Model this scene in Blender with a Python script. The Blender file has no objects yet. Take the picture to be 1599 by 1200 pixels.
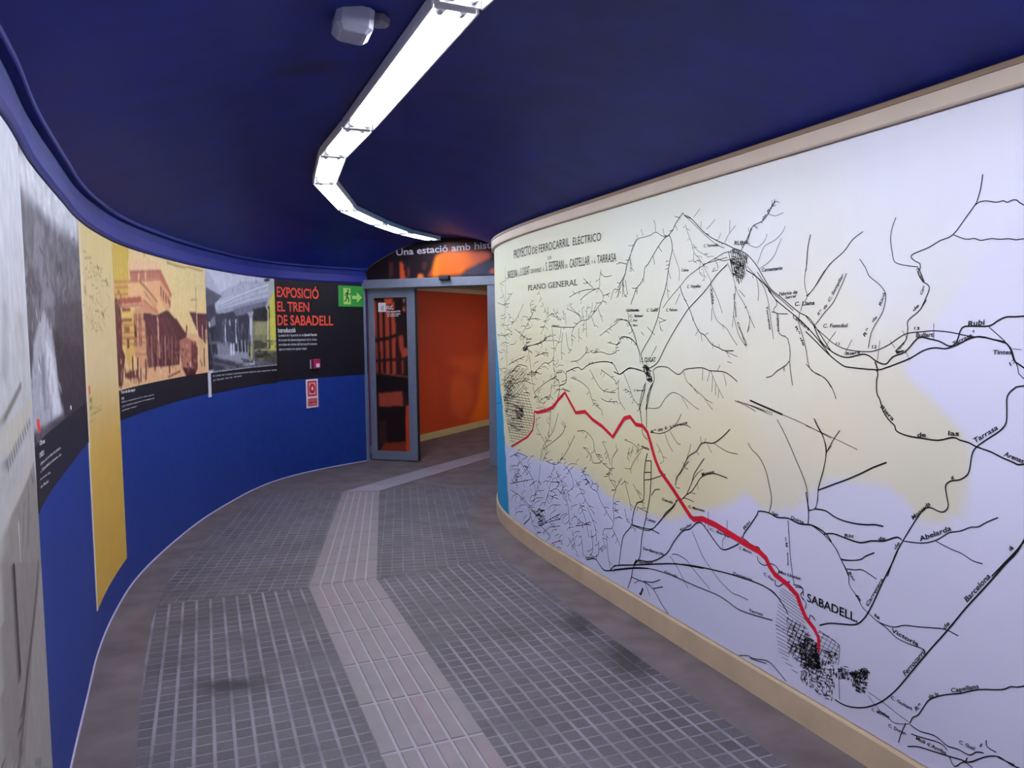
import bpy, math, random, bisect
import numpy as np
from mathutils import Matrix, Vector
from mathutils.geometry import tessellate_polygon
R_=random.Random(11)
S=bpy.context.scene; COL=bpy.context.collection
# ------------------------------------------------------------ camera, world, exposure
cam=bpy.data.cameras.new('camera'); co=bpy.data.objects.new('camera',cam); COL.objects.link(co)
P_,Q_=math.radians(4.05),math.radians(.75)
f_=Vector((0,math.cos(P_),-math.sin(P_))); u0=Vector((0,math.sin(P_),math.cos(P_))); r0=Vector((1,0,0))
r_=math.cos(Q_)*r0-math.sin(Q_)*u0; u_=math.cos(Q_)*u0+math.sin(Q_)*r0
m=Matrix((r_,u_,-f_)).transposed().to_4x4(); m.translation=(0,0,1.52); co.matrix_world=m
cam.sensor_width=36; cam.lens=1235/1599*36; cam.clip_start=.02
S.camera=co
S.view_settings.view_transform='Standard'; S.view_settings.look='None'; S.view_settings.gamma=1
S.view_settings.exposure=0.0; S.view_settings.use_curve_mapping=False
W=bpy.data.worlds.new('world'); S.world=W; W.use_nodes=True
W.node_tree.nodes['Background'].inputs[0].default_value=(.02,.02,.03,1); W.node_tree.nodes['Background'].inputs[1].default_value=.2
TUBE_STRENGTH=71.0
TUBE_COLOUR=(.90,.93,1.0)
S.cycles.max_bounces=8; S.cycles.diffuse_bounces=5; S.cycles.sample_clamp_indirect=6
def catmull(P,n=8):
    out=[]
    for i in range(len(P)-1):
        p0=P[max(i-1,0)];p1=P[i];p2=P[i+1];p3=P[min(i+2,len(P)-1)]
        for k in range(n):
            t=k/n;t2=t*t;t3=t2*t
            out.append(tuple(0.5*(2*b+(c-a)*t+(2*a-5*b+4*c-d)*t2+(3*b-a-3*c+d)*t3) for a,b,c,d in zip(p0,p1,p2,p3)))
    out.append(tuple(P[-1]));return out
class Path:
    # a plan curve walked by arc length; side=+1 when the corridor lies to the left of travel
    def __init__(self,P,side,smooth=True):
        self.p=catmull(P,10) if smooth else [tuple(q) for q in P];self.side=side
        self.s=[0.]
        for a,b in zip(self.p,self.p[1:]):self.s.append(self.s[-1]+math.hypot(b[0]-a[0],b[1]-a[1]))
        self.len=self.s[-1]
        self.n=[]
        for i in range(len(self.p)):
            a=self.p[max(i-1,0)];b=self.p[min(i+1,len(self.p)-1)]
            dx,dy=b[0]-a[0],b[1]-a[1];l=math.hypot(dx,dy)
            self.n.append((-dy/l*side,dx/l*side))
    def at(self,s,off=0.):
        i=min(max(bisect.bisect_right(self.s,s)-1,0),len(self.p)-2)
        t=(s-self.s[i])/(self.s[i+1]-self.s[i])
        a,b=self.p[i],self.p[i+1];na,nb=self.n[i],self.n[i+1]
        nx=na[0]+(nb[0]-na[0])*t;ny=na[1]+(nb[1]-na[1])*t;l=math.hypot(nx,ny)
        return (a[0]+(b[0]-a[0])*t+nx/l*off, a[1]+(b[1]-a[1])*t+ny/l*off)
RIGHT=Path([(2.0,-2.2),(2.05,-1.4),(2.02,-.6),(1.93,.2),(1.78,1.0),(1.56,1.75),(1.38,2.2),(1.22,2.61),(.985,3.19),(.77,3.72),(.57,4.22),(.38,4.69),(.205,5.13),(.05,5.58),(-.075,6.05),(-.125,6.45),(-.115,6.85),(-.045,7.3),(.06,7.75),(.16,8.2),(.22,8.565)],1)
LEFT=Path([(-.45,-2.2),(-.42,-1.4),(-.45,-.6),(-.6,.2),(-.82,.95),(-1.08,1.6),(-1.26,2.02),(-1.49,2.5),(-1.8,3.22),(-1.99,3.67),(-2.16,4.15),(-2.33,4.75),(-2.44,5.4),(-2.52,6.2),(-2.53,6.85),(-2.49,7.55),(-2.37,8.08),(-2.1,8.6),(-1.66,9.16)],-1)
DOOR=Path([(-1.66,9.16),(.22,8.565)],-1,False)
ORANGE=Path([(-2.0,9.17),(-1.264,10.64),(-.359,12.45),(.6,14.37)],-1,False)
STROKES=[
(4.3,0,[6060,2035,6119,1993,6141,1967,6179,1946,6202,1940,6226,1929,6265,1903,6314,1864,6356,1828,6390,1809,6398,1773,6424,1739,6468,1714,6495,1678,6528,1633]),
(2.8,0,[6186,1944,6200,1947,6208,1952]),
(2.8,0,[6084,2018,6109,2022,6126,2029]),
(2.8,0,[6191,1943,6207,1946,6216,1951]),
(2.8,0,[6124,1986,6109,1972,6107,1961]),
(3.0,0,[6476,1704,6465,1690,6467,1680]),
(3.1,0,[6467,1715,6494,1713,6513,1717]),
(3.0,0,[6408,1760,6400,1747,6403,1739]),
(2.8,0,[6140,1968,6155,1965,6168,1965]),
(3.0,0,[6463,1717,6460,1703,6467,1693]),
(3.0,0,[6202,1940,6241,1953,6289,1974,6339,1964,6389,1962,6459,1957,6503,1918,6540,1875,6568,1840,6583,1795,6605,1759,6644,1713,6673,1672]),
(2.9,0,[6289,1974,6293,2011,6306,2034]),
(3.0,0,[6406,1971,6424,2004]),
(3.0,0,[6459,1957,6467,1983]),
(2.9,0,[6213,1949,6226,1985]),
(3.1,0,[6540,1875,6516,1827,6522,1800]),
(3.1,0,[6583,1795,6663,1724]),
(3.1,0,[6605,1759,6596,1692,6565,1672]),
(2.9,0,[6265,1903,6233,1874]),
(2.9,0,[6314,1864,6298,1819]),
(4.3,0,[6179,1946,6161,1935,6145,1883,6163,1834,6179,1784,6194,1726,6217,1675,6244,1633,6265,1572,6298,1520,6331,1475,6390,1421,6425,1384]),
(2.3,0,[6145,1883,6118,1830,6088,1778,6091,1728]),
(2.4,0,[6179,1784,6156,1740]),
(2.4,0,[6194,1726,6178,1648]),
(2.4,0,[6186,1691,6166,1681]),
(2.4,0,[6176,1827,6202,1825]),
(2.4,0,[6171,1809,6197,1807]),
(2.4,0,[6180,1793,6207,1788]),
(2.4,0,[6257,1607,6286,1604]),
(2.4,0,[6265,1563,6202,1545]),
(2.4,0,[6257,1537,6194,1549]),
(2.4,0,[6249,1515,6225,1493]),
(2.4,0,[6260,1550,6244,1498]),
(3.8,0,[6060,2035,6039,2016,5990,1997,5921,1945,5868,1911,5804,1881,5742,1859,5694,1839,5647,1824,5601,1801,5545,1753,5501,1700,5459,1655,5407,1625,5347,1588,5304,1563,5261,1546,5224,1512,5161,1441,5143,1422]),
(2.6,0,[6039,2016,5976,1975,5894,1918,5817,1870,5754,1845]),
(2.7,0,[6046,2022,6004,2007,5946,1963]),
(2.6,0,[5888,1923,5862,1914]),
(2.6,0,[5810,1887,5785,1871]),
(2.5,0,[5779,1874,5767,1860]),
(2.0,0,[6039,1979,6017,1932,5989,1888,5975,1850,5920,1805,5893,1772,5847,1713]),
(1.6,0,[5950,1830,5926,1826,5912,1818]),
(1.6,0,[6037,1975,6047,1969,6058,1967]),
(1.6,0,[5903,1783,5907,1771,5917,1765]),
(1.6,0,[6030,1959,6012,1953,6003,1946]),
(1.6,0,[6007,1916,6015,1909,6024,1907]),
(1.6,0,[5988,1884,5973,1879,5965,1873]),
(1.6,0,[5904,1785,5880,1776,5869,1766]),
(1.6,0,[5983,1871,5972,1866,5967,1860]),
(2.0,0,[5975,1850,5975,1806,5941,1811,5920,1798]),
(1.6,0,[5950,1810,5934,1806,5925,1801]),
(1.6,0,[5975,1816,5997,1810,6016,1811]),
(1.6,0,[5924,1800,5927,1785,5937,1777]),
(1.6,0,[5970,1807,5958,1802,5952,1796]),
(2.0,0,[5975,1875,5934,1847,5894,1831,5861,1816]),
(1.6,0,[5894,1831,5877,1832,5866,1830]),
(1.6,0,[5894,1831,5881,1833,5870,1831]),
(1.6,0,[5970,1871,5956,1869,5948,1864]),
(1.6,0,[5862,1817,5843,1819,5829,1816]),
(2.0,0,[5934,1775,5927,1746]),
(1.6,0,[5927,1746,5912,1741,5905,1736]),
(1.6,0,[5929,1756,5916,1750,5911,1744]),
(2.0,0,[5900,1764,5896,1716]),
(1.6,0,[5898,1741,5886,1734,5882,1728]),
(1.6,0,[5896,1724,5903,1719,5911,1717]),
(1.9,0,[5841,1752,5797,1757]),
(1.6,0,[5830,1753,5825,1763,5817,1767]),
(1.6,0,[5835,1753,5831,1762,5824,1766]),
(2.9,0,[5706,1825,5754,1826,5816,1808,5894,1787,5974,1761,6030,1737,6081,1702,6133,1671,6194,1631,6225,1606]),
(2.8,0,[5735,1805,5797,1799,5907,1789]),
(2.8,0,[5723,1795,5760,1792,5803,1804,5822,1809,5803,1780,5797,1764]),
(3.9,0,[6081,1702,6059,1660,6009,1600,5973,1542,5932,1493,5891,1477,5839,1438,5787,1423,5750,1412,5689,1413]),
(2.5,0,[5932,1505,5959,1477]),
(2.4,0,[5918,1485,5909,1449]),
(2.4,0,[5891,1477,5865,1489]),
(2.4,0,[5832,1446,5832,1418]),
(2.4,0,[5788,1438,5787,1423]),
(2.3,0,[5750,1412,5713,1401,5665,1389]),
(2.3,0,[5738,1408,5713,1382]),
(2.5,0,[5984,1542,5973,1558]),
(2.6,0,[6081,1669,6118,1620]),
(2.3,0,[5731,1366,5701,1361]),
(2.5,0,[6030,1634,6052,1643]),
(4.9,0,[5735,1775,5803,1738,5854,1698,5906,1661,6009,1600,6058,1560,6132,1493,6209,1415,6273,1343,6340,1314]),
(2.6,0,[5847,1713,5847,1658,5833,1595,5801,1540,5739,1508,5702,1470,5666,1436]),
(2.6,0,[5847,1698,5815,1657,5789,1617,5766,1572]),
(2.6,0,[5840,1595,5842,1540]),
(2.6,0,[5763,1520,5757,1504]),
(2.5,0,[5735,1783,5699,1727,5680,1673,5686,1621,5691,1561,5700,1512]),
(2.5,0,[5691,1561,5673,1515,5655,1478,5608,1430]),
(2.5,0,[5680,1681,5662,1650,5621,1604,5592,1559,5589,1530,5603,1489]),
(2.4,0,[5592,1559,5555,1506]),
(2.5,0,[5657,1665,5619,1635]),
(2.4,0,[5589,1515,5597,1493]),
(2.4,0,[5621,1589,5604,1595]),
(2.4,0,[5606,1758,5556,1718,5512,1679,5484,1628,5468,1571,5457,1514,5445,1464]),
(2.4,0,[5561,1725,5544,1695,5535,1655,5538,1616]),
(2.4,0,[5572,1719,5569,1708]),
(4.3,0,[5612,1743,5545,1710,5480,1663,5438,1619,5367,1575,5308,1540,5251,1499,5196,1453,5143,1402]),
(3.2,0,[5480,1656,5427,1605,5447,1577,5426,1563,5366,1560]),
(3.2,0,[5457,1570,5421,1556,5413,1486,5365,1465,5355,1382,5423,1341,5454,1319,5485,1312]),
(3.1,0,[5355,1382,5348,1341,5337,1290]),
(3.2,0,[5383,1364,5384,1340]),
(3.2,0,[5545,1731,5501,1686,5448,1641,5397,1611,5337,1571]),
(3.0,0,[5304,1563,5308,1526,5288,1479,5268,1426,5258,1379,5239,1350,5194,1335,5163,1317,5141,1293]),
(2.4,0,[5253,1845,5266,1797,5270,1745,5281,1693,5277,1653,5265,1622,5290,1593,5299,1567]),
(2.3,0,[5265,1622,5227,1657,5192,1700,5150,1735]),
(3.3,0,[5647,1824,5619,1854,5591,1894,5569,1917,5515,1928,5484,1952,5458,1983,5443,1995]),
(2.3,0,[5619,1853,5601,1851,5589,1846]),
(2.2,0,[5446,1992,5449,1999,5447,2003]),
(2.3,0,[5593,1892,5600,1903,5599,1912]),
(2.1,0,[5445,1994,5430,1990,5421,1985]),
(2.2,0,[5463,1977,5451,1978,5441,1976]),
(2.2,0,[5565,1918,5550,1909,5544,1901]),
(2.3,0,[5636,1836,5642,1844,5642,1850]),
(2.2,0,[5458,1984,5462,1994,5460,2000]),
(2.2,0,[5529,1925,5520,1923,5515,1919]),
(1.9,0,[5484,1952,5442,1938,5397,1944]),
(2.0,0,[5569,1917,5553,1904]),
(2.0,0,[5602,1845,5546,1828,5503,1849,5488,1875]),
(1.9,0,[5545,1760,5519,1808,5498,1831,5441,1846,5401,1872,5387,1892]),
(1.9,0,[5534,1741,5481,1762,5445,1787,5425,1820,5406,1849]),
(2.1,0,[5754,1868,5724,1902,5681,1931]),
(2.1,0,[5722,1906,5719,1958]),
(2.2,0,[5881,1940,5849,1955,5820,1975]),
(2.2,0,[5921,1945,5919,1980]),
(2.2,0,[5976,2003,5928,2035]),
(2.1,0,[5798,1884,5779,1912]),
(3.0,0,[6425,1384,6408,1329]),
(3.0,0,[6373,1349,6374,1294]),
(3.1,0,[6560,1606,6541,1540,6496,1475,6460,1420,6425,1365]),
(3.2,0,[6703,1542,6645,1561,6560,1545,6532,1521]),
(3.1,0,[6665,1421,6626,1465,6533,1461,6469,1429]),
(2.9,0,[6281,1423,6331,1372]),
(3.0,0,[6425,1493,6399,1475]),
(3.0,0,[6365,1516,6298,1476]),
(5.6,0,[6705,1279,6647,1267,6589,1289,6533,1306,6426,1296]),
(4.3,0,[6314,1301,6273,1321,6193,1324,6147,1309,6102,1294,6072,1300,6043,1318,5986,1327,5904,1332,5851,1322,5761,1322,5712,1309,5664,1285]),
(4.7,0,[6314,1301,6303,1253,6348,1205,6382,1102]),
(2.4,0,[5799,1324,5780,1349]),
(2.4,0,[5904,1328,5907,1275]),
(2.4,0,[5851,1322,5870,1273]),
(2.4,0,[5844,1322,5818,1280,5786,1243,5754,1206]),
(2.4,0,[5831,1303,5837,1231]),
(2.4,0,[5811,1265,5811,1217]),
(2.4,0,[5786,1243,5792,1207]),
(2.3,0,[5755,1315,5736,1262]),
(2.5,0,[6050,1309,6028,1268,5972,1238,5889,1199,5863,1173,5830,1152]),
(2.4,0,[5889,1195,5830,1180]),
(2.5,0,[6000,1257,5937,1212]),
(2.6,0,[6382,1111,6265,1121,6209,1170,6139,1206,6057,1191,5971,1156,5930,1143]),
(2.5,0,[6064,1190,6013,1140]),
(5.3,0,[6314,1238,6340,1196,6357,1150,6377,1102]),
(5.4,0,[6382,1239,6400,1183,6444,1096]),
(3.4,0,[6843,1834,6862,1787,6872,1735,6995,1733,7116,1725,7243,1699]),
(2.7,0,[6862,1787,6885,1776,6908,1774]),
(2.8,0,[7101,1726,7107,1716,7118,1712]),
(2.8,0,[7157,1716,7181,1724,7192,1733]),
(3.4,0,[6872,1735,6957,1722,7045,1698,7096,1677]),
(2.7,0,[6875,1735,6885,1719,6903,1712]),
(2.8,0,[7084,1682,7085,1666,7097,1656]),
(3.3,0,[6852,1822,6807,1793,6727,1794]),
(2.6,0,[6839,1813,6844,1806,6853,1802]),
(3.4,0,[6937,1739,7024,1779]),
(2.7,0,[6970,1754,6972,1770,6961,1779]),
(3.4,0,[6995,1769,7054,1799]),
(2.7,0,[7000,1772,7035,1769,7060,1773]),
(3.4,0,[6872,1735,6826,1698,6826,1667,6882,1629,6998,1565,7088,1557,7171,1525,7214,1477,7205,1411]),
(2.8,0,[7130,1540,7165,1542,7187,1549]),
(2.8,0,[7214,1473,7179,1463,7165,1451]),
(2.9,0,[7210,1449,7194,1443,7188,1436]),
(2.7,0,[6845,1655,6880,1652,6907,1656]),
(3.7,0,[7171,1520,7356,1521,7496,1527]),
(2.9,0,[7301,1521,7315,1513,7329,1510]),
(3.3,0,[6826,1689,6746,1701]),
(2.6,0,[6787,1695,6764,1688,6753,1680]),
(3.3,0,[6827,1663,6790,1653]),
(2.6,0,[6796,1654,6789,1646,6790,1639]),
(3.1,0,[6470,1960,6510,1920,6534,1873,6567,1827,6591,1779,6633,1748,6650,1715,6702,1718,6737,1664]),
(2.5,0,[6497,1933,6526,1932,6548,1936]),
(2.5,0,[6631,1750,6654,1750,6669,1754]),
(2.5,0,[6542,1862,6562,1862,6576,1865]),
(2.5,0,[6655,1716,6671,1706,6688,1702]),
(3.1,0,[6583,1762,6559,1686]),
(2.5,0,[6561,1694,6576,1681,6594,1677]),
(3.1,0,[6608,1747,6609,1672]),
(2.5,0,[6608,1741,6594,1732,6589,1725]),
(3.2,0,[6642,1723,6659,1674]),
(2.5,0,[6647,1708,6631,1699,6626,1690]),
(3.1,0,[6566,1843,6649,1858]),
(2.5,0,[6633,1855,6656,1851,6675,1852]),
(3.1,0,[6526,1864,6534,1800]),
(2.5,0,[6531,1822,6506,1810,6496,1799]),
(3.0,0,[7088,1557,7118,1590,7201,1615,7277,1631]),
(2.3,0,[7093,1562,7075,1576,7053,1582]),
(2.4,0,[7260,1628,7265,1644,7256,1654]),
(2.9,0,[7017,1560,7017,1611,7006,1642]),
(2.3,0,[7017,1605,7032,1613,7036,1620]),
(2.3,0,[7011,1628,6987,1631,6969,1630]),
(2.9,0,[7057,1561,7076,1626]),
(2.3,0,[7076,1624,7060,1634,7044,1637]),
(3.0,0,[7087,1580,7222,1639,7233,1668]),
(2.3,0,[7120,1594,7116,1609,7103,1617]),
(2.4,0,[7226,1651,7211,1658,7197,1660]),
(2.9,0,[7027,1560,7019,1460]),
(2.3,0,[7023,1514,7042,1507,7059,1505]),
(2.8,0,[6998,1569,6958,1614,6948,1658]),
(2.3,0,[6968,1603,6934,1610,6908,1609]),
(2.3,0,[6992,1576,6996,1585,6993,1591]),
(2.8,0,[6939,1595,6901,1648]),
(2.2,0,[6933,1604,6915,1609,6900,1610]),
(2.9,0,[7047,1552,7068,1487]),
(2.3,0,[7052,1538,7068,1531,7084,1529]),
(2.9,0,[7119,1515,7120,1431]),
(2.3,0,[7120,1464,7092,1455,7082,1446]),
(2.8,0,[6959,1578,6921,1523]),
(2.2,0,[6926,1530,6896,1524,6881,1516]),
(2.8,0,[6882,1621,6828,1549]),
(2.2,0,[6855,1584,6835,1579,6827,1572]),
(3.1,0,[7496,1527,7474,1447,7464,1367,7477,1296,7455,1226,7468,1165]),
(2.5,0,[7456,1222,7431,1208,7427,1194]),
(2.5,0,[7460,1202,7487,1195,7508,1194]),
(2.5,0,[7476,1291,7446,1282,7435,1272]),
(2.5,0,[7477,1299,7464,1291,7463,1284]),
(3.1,0,[7356,1521,7380,1447,7427,1407,7451,1377]),
(2.5,0,[7447,1382,7440,1375,7441,1368]),
(2.5,0,[7440,1391,7480,1388,7507,1391]),
(3.1,0,[7334,1487,7359,1389,7349,1320]),
(2.4,0,[7355,1366,7325,1359,7311,1351]),
(2.5,0,[7346,1440,7374,1430,7399,1427]),
(3.0,0,[7290,1487,7270,1410,7227,1372]),
(2.4,0,[7244,1387,7221,1386,7207,1383]),
(2.4,0,[7236,1380,7248,1369,7264,1363]),
(3.1,0,[7556,1588,7494,1607,7447,1601]),
(2.5,0,[7501,1605,7464,1599,7446,1590]),
(2.5,0,[7518,1600,7490,1594,7477,1587]),
(3.2,0,[7543,1598,7555,1649]),
(2.5,0,[7545,1607,7576,1617,7588,1627]),
(3.1,0,[7355,1565,7423,1596,7469,1637]),
(2.5,0,[7358,1566,7393,1567,7416,1573]),
(2.5,0,[7402,1586,7447,1586,7476,1592]),
(3.0,0,[7311,1564,7332,1623]),
(2.4,0,[7312,1569,7343,1576,7357,1586]),
(3.0,0,[7289,1535,7299,1603]),
(2.4,0,[7298,1596,7321,1609,7326,1620]),
(3.2,0,[7697,1757,7681,1730]),
(2.6,0,[7691,1747,7715,1740,7737,1738]),
(3.2,0,[7671,1720,7658,1698]),
(2.6,0,[7662,1706,7676,1694,7696,1688]),
(3.2,0,[7639,1682,7624,1661]),
(2.6,0,[7628,1666,7645,1657,7665,1653]),
(3.2,0,[7606,1645,7588,1625]),
(2.6,0,[7594,1631,7606,1621,7622,1616]),
(3.2,0,[7573,1609,7554,1583]),
(2.6,0,[7556,1586,7578,1569,7607,1561]),
(3.7,0,[8426,1974,8430,1722]),
(2.9,0,[8427,1893,8382,1877,8370,1865]),
(3.0,0,[8427,1872,8493,1865,8555,1866]),
(3.8,0,[8628,1874,8440,1710]),
(3.0,0,[8609,1860,8517,1847,8477,1833]),
(3.0,0,[8496,1763,8556,1751,8624,1749]),
(3.6,0,[8238,1772,8440,1710]),
(2.9,0,[8326,1744,8324,1731,8340,1723]),
(2.9,0,[8260,1765,8323,1764,8369,1770]),
(3.8,0,[8764,1721,8442,1687]),
(2.9,0,[8465,1689,8381,1699,8316,1698]),
(3.0,0,[8504,1694,8453,1700,8413,1699]),
(3.7,0,[8440,1710,8473,1580,8530,1521]),
(3.0,0,[8508,1543,8565,1540,8610,1542]),
(2.9,0,[8442,1704,8375,1691,8348,1679]),
(3.0,0,[8462,1623,8536,1614,8607,1614]),
(3.5,0,[7984,1683,8148,1587,8269,1543]),
(2.8,0,[8160,1583,8144,1569,8149,1558]),
(2.9,0,[8212,1564,8266,1563,8303,1567]),
(2.8,0,[8106,1611,8096,1597,8105,1587]),
(3.4,0,[7756,1655,7876,1572,8008,1486]),
(2.7,0,[7907,1552,7878,1537,7874,1525]),
(2.7,0,[7923,1542,7904,1532,7901,1524]),
(2.7,0,[7900,1557,7896,1546,7903,1539]),
(3.3,0,[7815,1604,7858,1679]),
(2.7,0,[7850,1666,7818,1675,7788,1676]),
(2.7,0,[7856,1675,7827,1694,7792,1701]),
(3.5,0,[8190,1514,7943,1448]),
(2.8,0,[8098,1490,8062,1492,8038,1489]),
(2.8,0,[8002,1465,7996,1451,8006,1442]),
(3.3,0,[7923,1573,7758,1581,7675,1570]),
(2.6,0,[7775,1580,7734,1572,7716,1561]),
(2.7,0,[7892,1575,7869,1589,7841,1595]),
(2.7,0,[7858,1576,7846,1586,7829,1591]),
(3.3,0,[7844,1636,7741,1665]),
(2.6,0,[7830,1640,7779,1639,7748,1632]),
(2.6,0,[7826,1641,7776,1633,7751,1622]),
(3.7,0,[8476,1521,8434,1390,8419,1224,8529,1098]),
(3.1,0,[8524,1103,8583,1090,8641,1084]),
(3.0,0,[8422,1220,8374,1204,8369,1189]),
(3.0,0,[8455,1456,8404,1442,8392,1430]),
(3.0,0,[8434,1392,8395,1386,8380,1379]),
(3.6,0,[8355,1556,8308,1625]),
(2.9,0,[8329,1593,8292,1596,8264,1595]),
(2.9,0,[8318,1610,8350,1621,8358,1630]),
(3.6,0,[8272,1486,8402,1532]),
(2.9,0,[8309,1499,8305,1516,8282,1525]),
(2.9,0,[8339,1510,8393,1509,8430,1512]),
(3.8,0,[8794,1471,8455,1461]),
(3.1,0,[8770,1471,8691,1451,8690,1435]),
(3.1,0,[8757,1471,8692,1451,8699,1435]),
(3.2,0,[7595,1569,7609,1528,7677,1476]),
(2.6,0,[7599,1557,7578,1550,7570,1542]),
(2.6,0,[7609,1528,7569,1515,7554,1502]),
(2.6,0,[7613,1524,7655,1522,7685,1526]),
(4.0,0,[8047,1364,7945,1393,7679,1419,7547,1466]),
(3.1,0,[7586,1452,7588,1461,7582,1468]),
(3.1,0,[7688,1418,7677,1433,7657,1441]),
(3.1,0,[7633,1435,7592,1437,7566,1432]),
(3.1,0,[7593,1450,7594,1458,7587,1464]),
(3.9,0,[7945,1388,7625,1435,7610,1476]),
(3.1,0,[7694,1425,7660,1415,7647,1405]),
(3.2,0,[7769,1413,7728,1408,7707,1399]),
(3.1,0,[7630,1434,7617,1449,7596,1457]),
(4.1,0,[7945,1399,7927,1454]),
(3.3,0,[7940,1413,7910,1418,7887,1418]),
(3.2,0,[7939,1416,7891,1425,7854,1425]),
(4.0,0,[7899,1367,7856,1249,7829,1153,7787,1081,7689,1035]),
(3.2,0,[7726,1053,7735,1035,7755,1023]),
(3.2,0,[7825,1146,7791,1144,7774,1138]),
(3.2,0,[7851,1232,7818,1229,7801,1223]),
(3.2,0,[7897,1362,7850,1356,7827,1346]),
(3.2,0,[7850,1228,7813,1219,7799,1208]),
(3.2,0,[7763,1070,7781,1055,7804,1048]),
(3.9,0,[7780,1327,7653,1352,7549,1359]),
(3.2,0,[7735,1336,7723,1344,7708,1349]),
(3.1,0,[7729,1337,7713,1354,7688,1364]),
(3.1,0,[7657,1351,7611,1344,7590,1334]),
(3.9,0,[7936,1202,7798,1220,7628,1290,7551,1293,7477,1316]),
(3.2,0,[7798,1220,7760,1223,7736,1221]),
(3.1,0,[7713,1255,7687,1255,7671,1252]),
(3.2,0,[7782,1226,7733,1227,7703,1221]),
(3.2,0,[7895,1207,7868,1220,7840,1225]),
(3.1,0,[7569,1292,7539,1282,7530,1271]),
(3.0,0,[7484,1314,7484,1326,7474,1334]),
(3.9,0,[7787,1092,7632,1155,7431,1217]),
(3.0,0,[7435,1216,7433,1230,7421,1239]),
(3.0,0,[7454,1210,7455,1222,7447,1230]),
(3.0,0,[7521,1189,7516,1207,7499,1219]),
(4.3,0,[8371,1250,8161,1293,7980,1321]),
(3.4,0,[8185,1288,8139,1282,8120,1273]),
(3.5,0,[8263,1272,8261,1287,8242,1298]),
(3.3,0,[8073,1306,8031,1303,8010,1297]),
(4.2,0,[8286,1195,8124,1260,7934,1257]),
(3.4,0,[8241,1213,8170,1214,8129,1209]),
(3.3,0,[7947,1257,7920,1245,7916,1234]),
(3.4,0,[8164,1244,8105,1249,8065,1247]),
(4.2,0,[8248,1116,7986,1155,7845,1142]),
(3.3,0,[8014,1151,8001,1166,7978,1176]),
(3.3,0,[7967,1153,7919,1167,7880,1171]),
(3.4,0,[8160,1129,8117,1120,8104,1109]),
(5.2,0,[7295,1249,7143,1284,7082,1273,7001,1304,6848,1327,6722,1323,6671,1282,6637,1267,6553,1300,6472,1303,6395,1291]),
(3.5,0,[6748,1324,6732,1328,6720,1329]),
(3.6,0,[6966,1309,6957,1318,6945,1322]),
(3.7,0,[7000,1304,6991,1313,6978,1318]),
(3.8,0,[7218,1267,7187,1263,7172,1256]),
(5.8,0,[7295,1244,7296,1185,7386,1160]),
(3.9,0,[7295,1202,7326,1191,7352,1187]),
(3.5,0,[7228,1314,7122,1327,7040,1367,7000,1396]),
(2.8,0,[7030,1374,7031,1393,7019,1405]),
(2.8,0,[7038,1369,7006,1375,6982,1374]),
(2.8,0,[7176,1321,7141,1312,7127,1301]),
(2.8,0,[7011,1388,7025,1402,7024,1413]),
(3.2,0,[6980,1387,6942,1374,6848,1381,6757,1370,6687,1384,6678,1419,6635,1437,6627,1462,6552,1462,6488,1438,6449,1398,6433,1334]),
(2.5,0,[6574,1462,6560,1454,6557,1447]),
(2.7,0,[6926,1375,6907,1384,6889,1388]),
(2.5,0,[6522,1451,6518,1439,6524,1430]),
(2.6,0,[6697,1382,6683,1380,6677,1376]),
(2.5,0,[6629,1454,6611,1458,6597,1457]),
(2.7,0,[6927,1375,6912,1392,6891,1401]),
(2.5,0,[6630,1453,6648,1463,6653,1472]),
(2.6,0,[6718,1378,6712,1386,6704,1390]),
(2.6,0,[6687,1386,6662,1393,6643,1394]),
(2.7,0,[6970,1383,6950,1387,6936,1386]),
(2.6,0,[6682,1405,6665,1410,6651,1411]),
(2.7,0,[6904,1377,6890,1389,6872,1395]),
(3.2,0,[6775,1435,6670,1423]),
(2.6,0,[6675,1424,6657,1433,6640,1435]),
(2.6,0,[6757,1433,6743,1437,6732,1437]),
(3.2,0,[6865,1469,6774,1505,6686,1534,6643,1555,6552,1550,6527,1520,6488,1479,6464,1422]),
(2.6,0,[6757,1510,6738,1505,6729,1499]),
(2.5,0,[6547,1544,6558,1535,6571,1530]),
(2.5,0,[6509,1502,6529,1488,6550,1483]),
(2.5,0,[6470,1436,6481,1428,6492,1425]),
(2.6,0,[6800,1495,6767,1490,6750,1481]),
(2.5,0,[6539,1535,6551,1525,6565,1521]),
(2.6,0,[6670,1542,6673,1555,6666,1564]),
(2.6,0,[6740,1516,6739,1528,6731,1536]),
(3.4,0,[7230,1218,7103,1201,7003,1166,6964,1113,6926,1080,6851,1059,6833,1025]),
(2.8,0,[7189,1213,7168,1218,7152,1218]),
(2.7,0,[6937,1089,6944,1078,6955,1072]),
(2.7,0,[6956,1106,6927,1106,6910,1102]),
(2.7,0,[6912,1076,6889,1080,6873,1079]),
(2.9,0,[7213,1216,7189,1224,7169,1226]),
(2.8,0,[6993,1152,7007,1139,7025,1132]),
(2.7,0,[6936,1088,6899,1087,6879,1079]),
(3.3,0,[6982,1277,6925,1225,6832,1168,6689,1165]),
(2.7,0,[6941,1240,6950,1228,6964,1222]),
(2.6,0,[6816,1168,6791,1176,6770,1177]),
(2.6,0,[6736,1166,6710,1174,6689,1175]),
(2.7,0,[6826,1168,6817,1160,6817,1153]),
(3.3,0,[6849,1283,6776,1260,6706,1237,6671,1213]),
(2.6,0,[6817,1273,6815,1255,6825,1243]),
(2.7,0,[6841,1280,6846,1264,6861,1254]),
(2.6,0,[6737,1247,6717,1251,6703,1250]),
(2.6,0,[6675,1216,6676,1208,6682,1204]),
(3.2,0,[6654,1240,6654,1137,6587,1083]),
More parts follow.
